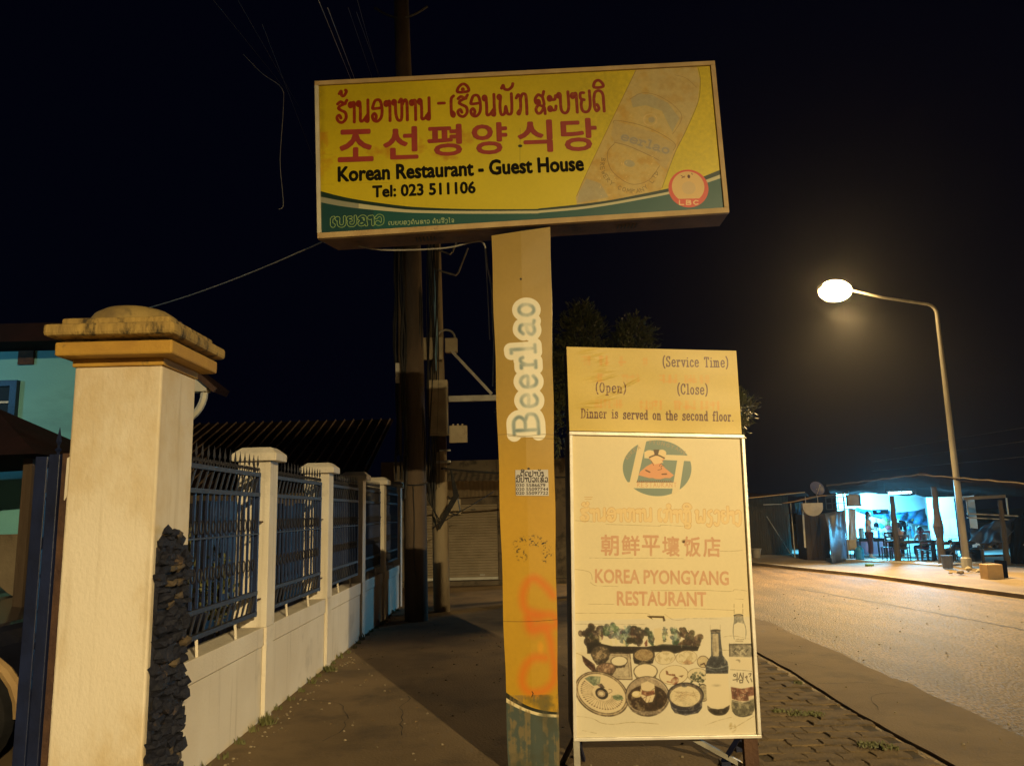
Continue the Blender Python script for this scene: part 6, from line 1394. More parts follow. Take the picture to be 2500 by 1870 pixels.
lobes = [(3.08,10.4,2.95,.13),(3.0,10.4,2.72,.12),(2.9,10.4,3.05,.14),(.95,10.4,3.55,.50),(1.0,10.35,4.0,.30),(.98,10.4,4.25,.16),(1.6,10.3,3.6,.40),(1.68,10.3,3.95,.20),(.45,10.5,3.4,.42),(.15,10.55,3.3,.3),(1.3,10.3,3.1,.55),(2.0,10.35,3.1,.40),(2.35,10.35,2.95,.22),(1.9,10.3,2.6,.5),(2.55,10.35,2.45,.25),(2.75,10.3,2.42,.14),(2.3,10.4,2.1,.3),(.7,10.5,2.8,.5),(2.45,10.4,1.9,.14)]
for (x, y, z, R) in lobes:
    for _ in range(int(420*R/.4)):
        d = Vector((r.gauss(0, 1), r.gauss(0, 1), r.gauss(0, 1)+.35)).normalized(); p = Vector((x*FT, y*FT, 1.65+(z-1.65)*FT))+d*R*FT*r.uniform(.35, .95)
        spray(b if r.random() < .6 else b2, p, (d+Vector((0, 0, .3))).normalized(), r.uniform(.12, .3), 4, .10)
b.build('crown', 'leaf1', root); b2.build('crown', 'leaf2', root)
# ================================================================== STREET LAMPS
def street_lamp(base, arm_dir, H, reach, label, rise=.50, glow='lamp_glow'):
    x, y = base; root = thing('street_lamp', label, 'street lamp', (x, y, 0), 'sodium street lamps along the road')
    d = Vector((arm_dir[0], arm_dir[1], 0)).normalized(); P = [Vector((x, y, -.05)), Vector((x, y, H*.35)), Vector((x, y, H*.7)), Vector((x, y, H-.25))]
    for a in (15, 35, 55, 75): P.append(Vector((x, y, H-.25))+d*.28*(1-math.cos(math.radians(a)))+Vector((0, 0, .28*math.sin(math.radians(a)))))
    e0 = P[-1]; P.append(e0+d*(reach*.5)+Vector((0, 0, rise*.42))); P.append(e0+d*(reach-.35)+Vector((0, 0, rise*.86)))
    rs = [.085, .075, .062, .048, .045, .043, .041, .04, .034, .03]
    b = MB(); b.tube(P, rs, 12); b.build('pole', 'lamp_pole', root, smooth=True)
    b = MB(); b.lathe([(.12, -.02), (.12, .25), (.09, .28)], (x, y, 0), 10); b.build('base_collar', 'lamp_pole', root)
    h = P[-1]+d*.42+Vector((0, 0, .06)); R = Matrix.Rotation(math.atan2(d.y, d.x), 3, 'Z')
    b = MB(); b.ell(h+Vector((0, 0, .03)), .46, .17, .13, 16, 8, R); b.box((h.x-.05, h.y-.05, h.z-.02), (h.x+.05, h.y+.05, h.z+.02)); hd = b.build('lantern_housing', 'lamp_head', root, smooth=True)
    b = MB(); b.ell(h-Vector((0, 0, .07)), .42, .28, .28, 22, 14, R); b.build('glowing_bowl', glow, hd, smooth=True)  # bowl made larger than a real lantern to take in the glare
    return h
hh = street_lamp((11.13, 19.57), (-1, 0, 0), 6.72, 2.32, 'lit sodium street lamp on a tall bent steel pole across the road')
street_lamp((BACK_LAMP.x+2.4, BACK_LAMP.y), (-1, 0, 0), BACK_LAMP.z-.6, 2.3, 'lit sodium street lamp behind the camera lighting the signs', glow='lamp_glow_dim')

# ================================================================== FOOD STALL ACROSS THE ROAD
s6_ = 1997/350; s7_ = 2069/400
def e6(x, y, Y): return atY(1800+x/s6_, 1130+y/s6_, Y)
def e7(x, y, Y): return atY(2100+x/s7_, 1130+y/s7_, Y)
def gr6(x, y): return g0(1800+x/s6_, 1130+y/s6_, .05)
def gr7(x, y): return g0(2100+x/s7_, 1130+y/s7_, .05)
GZ = .05
# floor
b = MB(); b.prism([(9.05, 23.75), (9.55, 22.4), (10.1, 21.2), (10.62, 19.95), (12.0, 20.4), (16.5, 22), (16, 28), (9.0, 28)], -.1, GZ+.03); struct(b, 'stall_floor', 'slab')
root = thing('stall_shelter', 'open roadside food stall under a wide dark sheet roof', 'stall', (11.2, 22.5, GZ))
FL, FP, FR = e6(1240, 330, 22.9), e7(730, 160, 20.6), e7(2200, 285, 17.6)
BL, BP, BR = e6(1300, 425, 27.0), e7(700, 425, 27.0), e7(2200, 420, 24.5)
b = MB(); b.sheet([FL, FP, BP, BL], 14, 10, .035, .03, 3); b.build('roof_sheet', 'roof_tarp', root)
b = MB(); b.sheet([FP+Vector((.003, 0, 0)), FR, BR, BP+Vector((.003, 0, 0))], 14, 10, .035, .03, 4); b.build('roof_sheet', 'roof_tarp', root)
for a_, c_ in ((FL, FP), (FP, FR)):
    b = MB(); n = 14; b.tube([a_.lerp(c_, i/n)+Vector((0, -.03, .02+.012*math.sin(i*2.3))) for i in range(n+1)], .022, 6); b.build('edge_pole', 'wood_post', root)
for p0, p1, w in ((e7(400,415,21.6), gr7(485,1280), .085), (e7(930,300,20.4), gr7(1045,1335), .10), (e7(1765,470,19.9), gr7(1865,1290), .075)):
    p1 = p1.copy(); p1.y = p0.y; n = 14; g_ = e7(485,1280,p0.y) if w == .085 else e7(1050,1335,p0.y) if w == .10 else e7(1862,1290,p0.y)
    P = [p0.lerp(Vector((g_.x, p0.y, GZ-.05)), i/n)+Vector((.007*math.sin(i*1.9+w*40), 0, 0)) for i in range(n+1)]
    rs = [w*(.72+.28*i/n)+(.004*math.sin(i*2.7)) for i in range(n+1)]
    if w == .10: rs[6] += .02; rs[7] += .045; rs[8] += .03
    b = MB(); b.tube(P, rs, 9); b.build('timber_post', 'wood_post', root)
b = MB(); A, C = e7(20,425,26.5), e7(820,415,26.5); b.box((A.x-.9, 26.4, GZ), (C.x+1.6, 26.5, 2.05)); b.build('rear_wall', 'stall_wall', root)
b = MB(); A, C = e7(835,470,23.9), e7(1180,450,23.9); b.box((A.x, 23.9, GZ), (C.x, 23.97, C.z+.05)); b.build('white_partition', 'stall_wall', root)
b = MB(); b.box((C.x+.01, 23.93, GZ), (C.x+.42, 23.98, C.z)); b.build('side_curtain', 'tarp_dark', root)
b = MB(); A, C = e7(1300,450,20.6), e7(1830,420,20.6); b.bar((A.x, 20.6, A.z), (C.x, 20.6, C.z), .05, .08); b.build('beam', 'white_paint', root)
for X_ in (1340, 1845):
    A, C = e7(X_,440,20.6), e7(X_+25,660,20.6); b = MB(); b.bar(A, C, .03); b.build('frame_tube', 'white_paint', root)
for y_, w in ((640, .035), (690, .03)):
    A, C = e7(1350,y_,20.5), e7(1990,y_+30,20.5); b = MB(); b.bar(A, C, w); b.build('frame_tube', 'galv', root)
# tube light
root = thing('stall_tube_lamp', 'bright white-blue tube light hanging under the stall roof', 'lamp', (11.2, 22.6, 1.95))
b = MB(); b.tube([(10.85, 22.6, 1.93), (11.5, 22.6, 1.93)], .022, 8); b.build('tube', 'tube_glow', root)
b = MB(); b.box((10.8, 22.56, 1.955), (11.55, 22.64, 1.985)); b.build('batten', 'white_paint', root)
# tarps
def hang(name, label, P, m, wob=.05, seed=0, cat='tarp', group=None, th=.01, sag=0):
    b = MB(); b.sheet(P, 18, 10, wob, th, seed, sag); o = b.build(name, m, smooth=True); tag(o, label, cat, group); return o
hang('tarp', 'bright blue tarp gathered in folds at the left of the lit stall wall', [e7(-60,590,26.2), e7(380,700,26.2), e7(380,600,26.2), e7(-60,560,26.2)], 'tarp_blue', .06, 1, sag=.05)
hang('tarp', 'teal tarp sagging between the timber post and the white partition', [e7(420,690,25.8), e7(860,790,25.8), e7(830,570,25.8), e7(440,620,25.8)], 'tarp_blue', .06, 2, sag=.04)
hang('tarp', 'pale grey-blue tarp wall left of the lit stall opening', [gr6(1300,1395)+Vector((0,0,-.02)), Vector((9.62, 22.9, GZ)), e6(1500,650,22.9), e6(1235,700,22.9)], 'tarp_grey', .03, 3)
hang('tarp', 'dark grey tarp sloping down over the right end of the stall', [e7(1400,1010,20.9), e7(1840,1000,19.9), e7(1990,690,20.3), e7(1400,820,21.2)], 'tarp_grey', .05, 4)
hang('tarp', 'black tattered tarp hanging at the far right of the stall', [e7(1880,1290,20.2), e7(2140,1290,19.8), e7(2140,560,19.8), e7(1900,780,20.2)], 'tarp_dark', .06, 5)
hang('curtain', 'pale sheet hanging on the left side of the lit opening', [e6(1560,1080,23.2), e6(1660,1080,23.2), e6(1640,640,23.2), e6(1540,640,23.2)], 'cloth_white', .03, 6, 'curtain')
hang('towel', 'bluish towel hanging from the awning beside the dark hut', [e6(820,700,24.2), e6(890,790,24.2), e6(910,540,24.2), e6(800,560,24.2)], 'tarp_blue', .02, 7, 'towel')
# hut at the left with thatched wall
root = thing('thatched_hut', 'dark thatched hut at the left end of the stall row', 'hut', (8.0, 26.5, GZ))
A, C = gr6(180,1320), gr6(980,1330)
b = MB(); b.box((7.2, 26.0, GZ-.1), (9.1, 28.5, 1.95)); b.build('wall', 'bamboo', root)
for k in range(26):
    x = 7.25+k*.071; b = MB(); b.bar((x, 25.985, GZ), (x+.02*math.sin(k), 25.97, 1.5+.1*math.sin(k*1.7)), .05, .02); b.build('reed_bundle', 'bamboo', root)
P = [e6(130,490,25.6), e6(940,405,25.6), e6(1000,460,27.6), e6(150,430,28)]
b = MB(); b.sheet(P, 10, 6, .02, .04, 8); b.build('roof', 'tile_dark', root)
b = MB(); n = 10; b.tube([e6(150,490,25.55).lerp(e6(940,408,25.55), i/n) for i in range(n+1)], .02, 6); b.build('eave_pole', 'orange_tin', root)
b = MB(); b.bar(gr6(765,1302), e6(410,745,25.9), .022); b.build('prop', 'galv', root)
b = MB(); b.box((8.15, 25.6, 1.68), (8.75, 25.63, 1.70)); b.build('tube_batten', 'galv', root)
root = thing('awning', 'rusty orange corrugated tin awning between the hut and the stall', 'awning', (8.9, 23.6, 1.8))
P = [e6(630,570,24.3), e6(1540,408,22.6), e6(1560,398,23.4), e6(900,500,25.2)]
b = MB(); b.sheet(P, 26, 4, .012, .012, 9); b.build('tin_sheet', 'orange_tin', root)
A = e6(700,560,24.3); b = MB(); b.bar((A.x+.1, 24.32, GZ-.05), (A.x+.1, 24.32, A.z), .03); b.build('post', 'galv', root)
A = e6(1480,420,22.7); b = MB(); b.bar((A.x, 22.75, GZ-.05), (A.x, 22.75, A.z), .03); b.build('post', 'galv', root)
root = thing('dark_booth', 'dark timber booth wall under the satellite dish', 'booth', (8.95, 23.6, GZ))
A, C = gr6(990,1352), gr6(1290,1390)
b = MB(); y0 = 23.4; xa, xb = e6(950,1000,y0).x, e6(1270,1000,y0).x; b.box((xa, y0, GZ-.1), (xb, y0+.7, e6(950,720,y0).z)); b.build('wall', 'dark_wood', root)
for k in range(5):
    x = xa+(xb-xa)*(k+.5)/5; b = MB(); b.box((x-.035, y0-.012, GZ), (x+.03, y0-.001, e6(950,730,y0).z)); b.build('plank', 'dark_wood', root)
b = MB(); A = e6(945,1180,23.3); T_ = e6(905,560,23.3); b.bar((A.x, 23.3, A.z), (T_.x, 23.3, T_.z), .05, .03); b.build('pale_board', 'white_paint', root)
root = thing('hanging_drum', 'round-bottomed grey basin hanging under the tin awning', 'basin', (8.8, 23.1, 1.4))
A = e6(930,560,23.0); C = e6(1165,545,23.0); D_ = e6(1090,785,23.0); xm = (A.x+C.x)/2; rr_ = (C.x-A.x)/2+.05
b = MB(); b.add([(xm+rr_*math.cos(math.pi+math.pi*k/14), 23.0, A.z-.12+.26*math.sin(math.pi+math.pi*k/14)) for k in range(15)]+[(xm+rr_, 23.0, A.z), (xm-rr_, 23.0, A.z)]+[(xm+rr_*math.cos(math.pi+math.pi*k/14), 23.12, A.z-.12+.26*math.sin(math.pi+math.pi*k/14)) for k in range(15)]+[(xm+rr_, 23.12, A.z), (xm-rr_, 23.12, A.z)], [tuple(range(17)), tuple(range(17, 34))[::-1]]+[(i, 17+i, 17+(i+1) % 17, (i+1) % 17) for i in range(17)])
b.build('basin', 'grey_plastic', root)
for dx in (-.18, .18):
    b = MB(); b.bar((xm+dx, 23.05, A.z-.02), (xm+dx, 23.05, A.z+.20), .012); b.build('hanger', 'galv', root)
# rack with frames
root = thing('rack', 'wire rack and small screen hanging under the tin awning edge', 'rack', (9.5, 22.7, 1.6))
A, C = e6(1230,480,22.8), e6(1500,640,22.8)
for t in (0, .33, .66, 1):
    x = A.x+(C.x-A.x)*t; b = MB(); b.bar((x, 22.8, C.z), (x, 22.8, A.z), .02); b.build('upright', 'black', root)
for t in (0, .5, 1):
    z = C.z+(A.z-C.z)*t; b = MB(); b.bar((A.x, 22.8, z), (C.x+.25, 22.8, z), .02); b.build('rail', 'black', root)
A, C = e6(1520,440,22.7), e6(1730,600,22.7); b = MB(); b.box((A.x, 22.7, C.z), (C.x, 22.76, A.z)); b.build('screen_case', 'black', root); b = MB(); b.box((A.x+.02, 22.69, C.z+.02), (C.x-.06, 22.699, A.z-.01)); b.build('screen', 'grey_plastic', root)
# satellite dish
root = thing('satellite_dish', 'blue-grey satellite dish on top of the tin awning', 'satellite dish', tuple(e6(1100,470,23.4)))
c = e6(1105,365,23.4); R = .225; Rm = (Matrix.Rotation(math.radians(18), 3, 'Y') @ Matrix.Rotation(math.radians(62), 3, 'X'))
b = MB(); n = 24; prof = [(R*k/6, .07*(k/6)**2) for k in range(7)]; vs = []; 
for (r_, z_) in prof:
    for k in range(n): vs.append(c+Rm @ Vector((r_*math.cos(6.283*k/n), r_*1.0*math.sin(6.283*k/n), z_)))
for (r_, z_) in prof:
    for k in range(n): vs.append(c+Rm @ Vector((r_*math.cos(6.283*k/n), r_*math.sin(6.283*k/n), z_-.012)))
N_ = 7*n; fs = [(i*n+k, i*n+(k+1) % n, (i+1)*n+(k+1) % n, (i+1)*n+k) for i in range(6) for k in range(n)]+[(N_+i*n+k, N_+(i+1)*n+k, N_+(i+1)*n+(k+1) % n, N_+i*n+(k+1) % n) for i in range(6) for k in range(n)]+[(6*n+k, 6*n+(k+1) % n, N_+6*n+(k+1) % n, N_+6*n+k) for k in range(n)]
b.add(vs, fs); b.build('reflector', 'dish_blue', root, smooth=True)
ft = c+Rm @ Vector((0, 0, .22)); b = MB(); b.bar(c+Rm @ Vector((0, -R*.9, .05)), ft, .012); b.build('feed_arm', 'galv', root); b = MB(); b.ell(ft, .02, .02, .03, 8, 5); b.build('feed_horn', 'galv', root)
b = MB(); b.bar(c, e6(1105,480,23.5), .03); b.build('mast', 'galv', root)
# counter
root = thing('counter', 'pinkish counter with pots and white goods inside the stall', 'counter', (10.6, 24.5, GZ))
A, C = e6(1690,1060,24.5), e7(120,980,24.5)
b = MB(); b.box((A.x-.02, 24.5, GZ), (C.x+1.0, 24.9, e6(1690,1085,24.5).z)); b.build('front', 'pink_wall', root)
b = MB(); b.box((A.x-.05, 24.45, e6(1690,1085,24.5).z), (C.x+1.05, 24.95, e6(1690,1050,24.5).z)); b.build('top', 'stall_wall', root)
topz = e6(1690,1050,24.5).z
r = random.Random(15)
for k in range(8):
    x = A.x+.15+k*.27; kind = k % 4; h_ = r.uniform(.12, .3)
    nm, mt, lb = (('pot', 'galv'), ('jar', 'grey_plastic'), ('bottle', 'blue_plastic'), ('bowl', 'cloth_white'))[kind]+(0,) if False else ((['pot', 'jar', 'bottle', 'bowl'][kind]), ['galv', 'grey_plastic', 'blue_plastic', 'cloth_white'][kind], 0)
    prof = {'pot': [(.05, 0), (.08, .02), (.08, h_), (.03, h_+.02)], 'jar': [(.04, 0), (.05, .02), (.05, h_*.8), (.035, h_)], 'bottle': [(.03, 0), (.035, .02), (.035, h_*.6), (.012, h_*.8), (.012, h_)], 'bowl': [(.03, 0), (.09, .07), (.10, .09), (.085, .09)]}[nm]
    b = MB(); b.lathe(prof, (x, 24.6+r.uniform(0, .2), topz), 10); o = b.build(nm, mt); tag(o, {'pot': 'small metal pot standing on the stall counter', 'jar': 'grey jar standing on the stall counter', 'bottle': 'blue bottle standing on the stall counter', 'bowl': 'white bowl standing on the stall counter'}[nm]+(', nearer the pale curtain' if k < 4 else ', nearer the first timber post'), nm, nm+'s on the stall counter')
for k, (x0, y0, x1, y1, mt, lab) in enumerate(((590,730,660,860,'cloth_white','white paper notice pinned on the back wall'), (700,790,870,960,'cloth_white','white paper sheet with print behind the seated customer'), (160,590,360,640,'tarp_dark','dark sign strip on the lit back wall'), (330,730,385,800,'food_green','green packet hanging by the first timber post'), (500,720,590,870,'tarp_dark','dark shelf of goods against the back wall'), (440,750,500,830,'cardboard','brown packet hanging beside the dark shelf'))):
    A, C = e7(x0,y0,26.1), e7(x1,y1,26.1); b = MB(); b.box((A.x, 26.1, C.z), (C.x, 26.13+.05*(k == 4), A.z)); o = b.build(['notice', 'notice', 'sign', 'packet', 'shelf', 'packet'][k], mt); tag(o, lab, ['notice', 'notice', 'sign', 'packet', 'shelf', 'packet'][k])
r = random.Random(33)
ZN = (('left of the first timber post', 190, 370), ('between the two timber posts', 470, 800))
BG = (('dark', 'tarp_dark'), ('white', 'cloth_white'), ('blue', 'tarp_blue'), ('brown', 'cardboard'), ('green', 'food_green'), ('red', 'red_plastic'))
for zi, (zn, xa_, xb_) in enumerate(ZN):
    for k, (cn, cm) in enumerate(BG):
        A = e7(xa_+(xb_-xa_)*(k+.5)/6+r.uniform(-12, 12), r.uniform(650, 880), 25.9); s_ = r.uniform(.06, .13)
        b = MB(); b.ell(A, s_*r.uniform(.6, 1.3), .05, s_, 9, 7, jit=.15); b.tube([A+Vector((0, 0, s_*.9)), A+Vector((.01, 0, s_+.12))], .008, 4); o = b.build('hanging_bag', cm)
        tag(o, cn+' bag hanging at the back of the stall, '+zn, 'bag', 'bags hanging at the back of the stall')
# tables and chairs
def table(x, y, w, d, h, lab, m='dark_wood'):
    t = thing('table', lab, 'table', (x, y, GZ+.03), 'tables in the stall'); z0 = GZ+.03
    b = MB(); b.box((x-w/2, y-d/2, z0+h-.025), (x+w/2, y+d/2, z0+h), ch=.005); b.build('tabletop', m, t)
    for sx in (-1, 1):
        for sy in (-1, 1):
            b = MB(); b.box((x+sx*(w/2-.05)-.018, y+sy*(d/2-.05)-.018, z0), (x+sx*(w/2-.05)+.018, y+sy*(d/2-.05)+.018, z0+h-.025)); b.build('leg', m, t)
    b = MB(); b.box((x-w/2+.05, y-d/2+.04, z0+h-.08), (x+w/2-.05, y-d/2+.055, z0+h-.026)); b.build('apron', m, t)
    return t
table(11.0, 21.9, 1.15, .5, .53, 'dark table in the middle of the stall where people sit')
table(10.45, 23.3, .8, .45, .55, 'dark table behind the tall dark chair')
table(11.9, 21.6, .9, .5, .48, 'table with a pale cloth right of the seated customer')
def chair(x, y, rz, sh, bh, m, lab, seat_m=None):
    z0 = GZ+.03; t = thing('chair', lab, 'chair', (x, y, z0), 'chairs in the stall'); c, s = math.cos(rz), math.sin(rz)
    W = lambda a, q, z: Vector((x+a*c-q*s, y+a*s+q*c, z0+z))
    def bx(name, a0, a1, q0, q1, z_0, z_1, mm=m):
        b = MB(); b.hexa([W(a0,q0,z_0), W(a1,q0,z_0), W(a1,q1,z_0), W(a0,q1,z_0), W(a0,q0,z_1), W(a1,q0,z_1), W(a1,q1,z_1), W(a0,q1,z_1)]); return b.build(name, mm, t)
    bx('seat', -.16, .16, -.16, .16, sh-.02, sh, seat_m or m)
    for a in (-.15, .125):
        bx('leg', a, a+.025, -.15, -.125, 0, sh-.021); bx('leg', a, a+.025, .125, .15, 0, bh)
    for z in (sh+.12, bh-.06): bx('back_slat', -.124, .124, .128, .145, z, z+.05, seat_m or m)
    bx('stretcher', -.124, .124, -.145, -.13, sh*.45, sh*.45+.02); bx('stretcher', -.124, .124, .13, .145, sh*.4, sh*.4+.02)
    return t
chair(10.38, 21.95, 3.1, .36, .78, 'black', 'tall dark chair nearest the first timber post on its left')
chair(10.62, 21.65, 2.9, .36, .70, 'black', 'dark chair right behind the first timber post')
chair(11.0, 21.25, 3.0, .30, .56, 'black', 'low dark chair in front of the red chair')
chair(11.35, 21.35, 3.2, .30, .55, 'black', 'low dark chair between the two timber posts on the right')
chair(11.7, 21.0, 3.3, .30, .5, 'black', 'low dark chair against the second timber post')
chair(11.18, 21.62, 3.14, .34, .80, 'red_plastic', 'red plastic chair with a customer sitting in it')
# people
def person(x, y, rz, pose, sc, label, shirt, lower, hairm='hair', z0=GZ+.03, long=True):
    t = thing('person', label, 'person', (x, y, z0)); c, s = math.cos(rz), math.sin(rz)
    W = lambda p: (x+(p[0]*c-p[1]*s)*sc, y+(p[0]*s+p[1]*c)*sc, z0+p[2]*sc)
    if pose == 'stand':
        J = dict(pel=(0,0,.90), wa=(0,.0,1.05), ch=(0,.01,1.25), nk=(0,.0,1.40), hd=(0,-.03,1.5), hp1=(.09,0,.86), kn1=(.10,-.02,.48), an1=(.10,.03,.08), to1=(.10,-.12,.03), hp2=(-.09,0,.86), kn2=(-.11,-.03,.48), an2=(-.12,.0,.08), to2=(-.13,-.15,.03),
                 sh1=(.17,0,1.34), el1=(.22,-.05,1.08), wr1=(.10,-.24,1.08), sh2=(-.17,0,1.34), el2=(-.22,-.03,1.07), wr2=(-.12,-.24,1.02))
    else:
        J = dict(pel=(0,.05,.50), wa=(0,.04,.64), ch=(0,-.02,.86), nk=(0,-.06,1.0), hd=(0,-.11,1.09), hp1=(.09,.02,.47), kn1=(.12,-.36,.50), an1=(.12,-.34,.08), to1=(.12,-.48,.03), hp2=(-.09,.02,.47), kn2=(-.12,-.36,.49), an2=(-.12,-.30,.08), to2=(-.13,-.44,.03),
                 sh1=(.17,-.04,.94), el1=(.22,-.16,.72), wr1=(.12,-.36,.74), sh2=(-.17,-.04,.94), el2=(-.22,-.16,.72), wr2=(-.10,-.38,.76))
    def skin(name, chain, radii, m, par=t, sub=1):
        names = list(radii); idx = {n: i for i, n in enumerate(names)}
        off = rootloc(t); me = bpy.data.meshes.new(name); me.from_pydata([tuple(Vector(W(J[n]))-off) for n in names], [(idx[a], idx[b_]) for a, b_ in chain], []); me.materials.append(M[m])
        o = bpy.data.objects.new(name, me); COL.objects.link(o); o.parent = par
        md = o.modifiers.new('skin', 'SKIN'); sv = me.skin_vertices[0].data if me.skin_vertices else None
        if sv is None:
            bpy.context.view_layer.update()
        for i, n in enumerate(names):
            v = me.skin_vertices[0].data[i]; v.radius = (radii[n]*sc, radii[n]*sc*.85); v.use_root = (i == 0)
        sd = o.modifiers.new('sub', 'SUBSURF'); sd.levels = sub; sd.render_levels = sub; return o
    for i in (1, 2):        # fingers: short chains out of the palm
        w = Vector(J['wr%d' % i]); e = Vector(J['el%d' % i]); d = (w-e).normalized(); sdv = d.cross(Vector((0, 0, 1))).normalized()
        J['pm%d' % i] = tuple(w+d*.07)
        for f, (o_, L) in enumerate(((-.032, .055), (-.011, .068), (.011, .064), (.03, .05))):
            J['f%d%d' % (i, f)] = tuple(w+d*.075+sdv*o_); J['g%d%d' % (i, f)] = tuple(w+d*(.075+L)+sdv*o_*1.2-Vector((0, 0, .02)))
        J['th%d' % i] = tuple(w+d*.05+sdv*(.05 if i == 1 else -.05)-Vector((0, 0, .01)))
    ch = [('pel','wa'),('wa','ch'),('ch','nk'),('nk','hd')]; R_ = dict(pel=.12, wa=.11, ch=.12, nk=.05, hd=.055)
    for i in (1, 2):
        q = str(i); ch += [('pel','hp'+q),('hp'+q,'kn'+q),('kn'+q,'an'+q),('an'+q,'to'+q),('ch','sh'+q),('sh'+q,'el'+q),('el'+q,'wr'+q),('wr'+q,'pm'+q),('wr'+q,'th'+q)]
        R_.update({'hp'+q: .085, 'kn'+q: .055, 'an'+q: .035, 'to'+q: .03, 'sh'+q: .055, 'el'+q: .038, 'wr'+q: .026, 'pm'+q: .028, 'th'+q: .010})
        for f in range(4): ch += [('pm'+q, 'f%s%d' % (q, f)), ('f%s%d' % (q, f), 'g%s%d' % (q, f))]; R_.update({'f%s%d' % (q, f): .010, 'g%s%d' % (q, f): .008})
    body = skin('body', ch, R_, 'skin')
    hd = Vector(W(J['hd'])); fw = Vector((s, -c, 0)); Rz = Matrix.Rotation(rz, 3, 'Z')
    up = Vector((0, 0, 1)); hc = hd+up*.05*sc+fw*.01*sc
    b = MB(); b.ell(hc, .075*sc, .09*sc, .11*sc, 14, 10, Rz); b.ell(hc+fw*.09*sc-up*.01*sc, .012*sc, .018*sc, .02*sc, 6, 5, Rz)
    for sg in (-1, 1): b.ell(hc+Rz @ Vector((sg*.077*sc, .0, 0)), .012*sc, .02*sc, .028*sc, 6, 5, Rz)
    head = b.build('head', 'skin', t, smooth=True)
    b = MB(); b.box(tuple(hc+fw*.082*sc-up*.055*sc-Vector((.02, .003, .004))*sc), tuple(hc+fw*.082*sc-up*.055*sc+Vector((.02, .003, .004))*sc)); b.build('mouth', 'cloth_maroon', head)
    for sg in (-1, 1): b = MB(); b.ell(hc+fw*.078*sc+Rz @ Vector((sg*.03*sc, 0, 0))+up*.008*sc, .011*sc, .008*sc, .007*sc, 6, 4); b.build('eye', 'black', head)
    b = MB(); b.ell(hc-fw*.02*sc+up*.022*sc, .084*sc, .092*sc, .108*sc, 14, 9, Rz, jit=.02)
    if long: b.ell(hc-fw*.075*sc-up*.09*sc, .06*sc, .045*sc, .12*sc, 10, 7, Rz, jit=.03)
    b.build('hair', hairm, t, smooth=True)
    J['sl1'] = tuple(Vector(J['sh1']).lerp(Vector(J['el1']), .75)); J['sl2'] = tuple(Vector(J['sh2']).lerp(Vector(J['el2']), .75)); J['nb'] = tuple(Vector(J['ch']).lerp(Vector(J['nk']), .6))
    skin('shirt', [('pel','wa'),('wa','ch'),('ch','nb'),('ch','sh1'),('sh1','sl1'),('ch','sh2'),('sh2','sl2')], dict(pel=.140, wa=.130, ch=.140, nb=.075, sh1=.072, sl1=.06, sh2=.072, sl2=.06), shirt)
    J['c1'] = tuple(Vector(J['kn1']).lerp(Vector(J['an1']), .8)); J['c2'] = tuple(Vector(J['kn2']).lerp(Vector(J['an2']), .8))
    skin('trousers', [('pel','hp1'),('hp1','kn1'),('kn1','c1'),('pel','hp2'),('hp2','kn2'),('kn2','c2')], dict(pel=.135, hp1=.105, kn1=.075, c1=.06, hp2=.105, kn2=.075, c2=.06), lower)
    return t
person(10.16, 22.6, 1.3, 'stand', .80, 'standing person in a pale top and dark red trousers facing the tables', 'cloth_white', 'cloth_maroon')
person(10.60, 21.72, 2.9, 'sit', .82, 'person in dark clothes sitting behind the first timber post', 'cloth_dark', 'cloth_dark', long=False)
person(11.18, 21.66, 3.14, 'sit', .72, 'customer sitting on the red chair with the back turned', 'cloth_white', 'cloth_dark', long=False)
person(11.15, 23.2, -.1, 'sit', .80, 'person in a light top behind the middle table facing the road', 'cloth_white', 'cloth_dark')
chair(11.15, 23.26, 0, .33, .6, 'black', 'dark chair under the person facing the road')
# small things
def lathe_thing(name, prof, c_, m, lab, cat, n=14):
    b = MB(); b.lathe(prof, c_, n); o = b.build(name, m, smooth=False); return tag(o, lab, cat)
c_ = gr6(270,1318); lathe_thing('bin', [(.11, 0), (.16, .26), (.175, .27), (.175, .29), (.15, .29)], (c_.x, c_.y, GZ-.01), 'grey_plastic', 'grey plastic tub on the shoulder beside the standing sign edge', 'tub')
c_ = gr6(1690,1360); lathe_thing('water_jug', [(.10, 0), (.12, .02), (.12, .26), (.09, .32), (.04, .35), (.04, .39)], (c_.x+.05, c_.y, GZ+.03), 'blue_plastic', 'bright blue water jug at the foot of the pink counter', 'jug')
c_ = gr7(1085,1330); lathe_thing('bucket', [(.11, 0), (.13, .30), (.14, .31), (.12, .31)], (c_.x+.02, c_.y-.05, GZ+.0), 'tarp_grey', 'dark bucket beside the second timber post', 'bucket')
A = e6(1540,1160,23.0); b = MB(); b.box((A.x, 22.9, .33), (A.x+.22, 23.1, .62), ch=.006); o = b.build('box', 'cardboard'); tag(o, 'light box on the stool at the left of the stall opening', 'box')
root = thing('stool', 'small dark stool under the light box', 'stool', (A.x+.11, 23.0, GZ+.03))
b = MB(); b.box((A.x-.02, 22.88, .30), (A.x+.24, 23.12, .33)); b.build('seat', 'black', root)
for dx in (0, .2):
    for dy in (0, .2): b = MB(); b.box((A.x+dx, 22.89+dy, GZ+.03), (A.x+dx+.02, 22.91+dy, .30)); b.build('leg', 'black', root)
c_ = gr7(1730,1462); b = MB(); b.box((c_.x-.17, c_.y, GZ-.03), (c_.x+.15, c_.y+.3, .34), ch=.01); o = b.build('wooden_box', 'cardboard'); tag(o, 'square tan wooden box at the roadside right of the lamp pole', 'box')
b = MB(); b.box((c_.x+.22, c_.y+.1, GZ-.03), (c_.x+.30, c_.y+.4, .40)); o = b.build('board', 'tarp_dark'); tag(o, 'dark board leaning beside the tan wooden box', 'board')
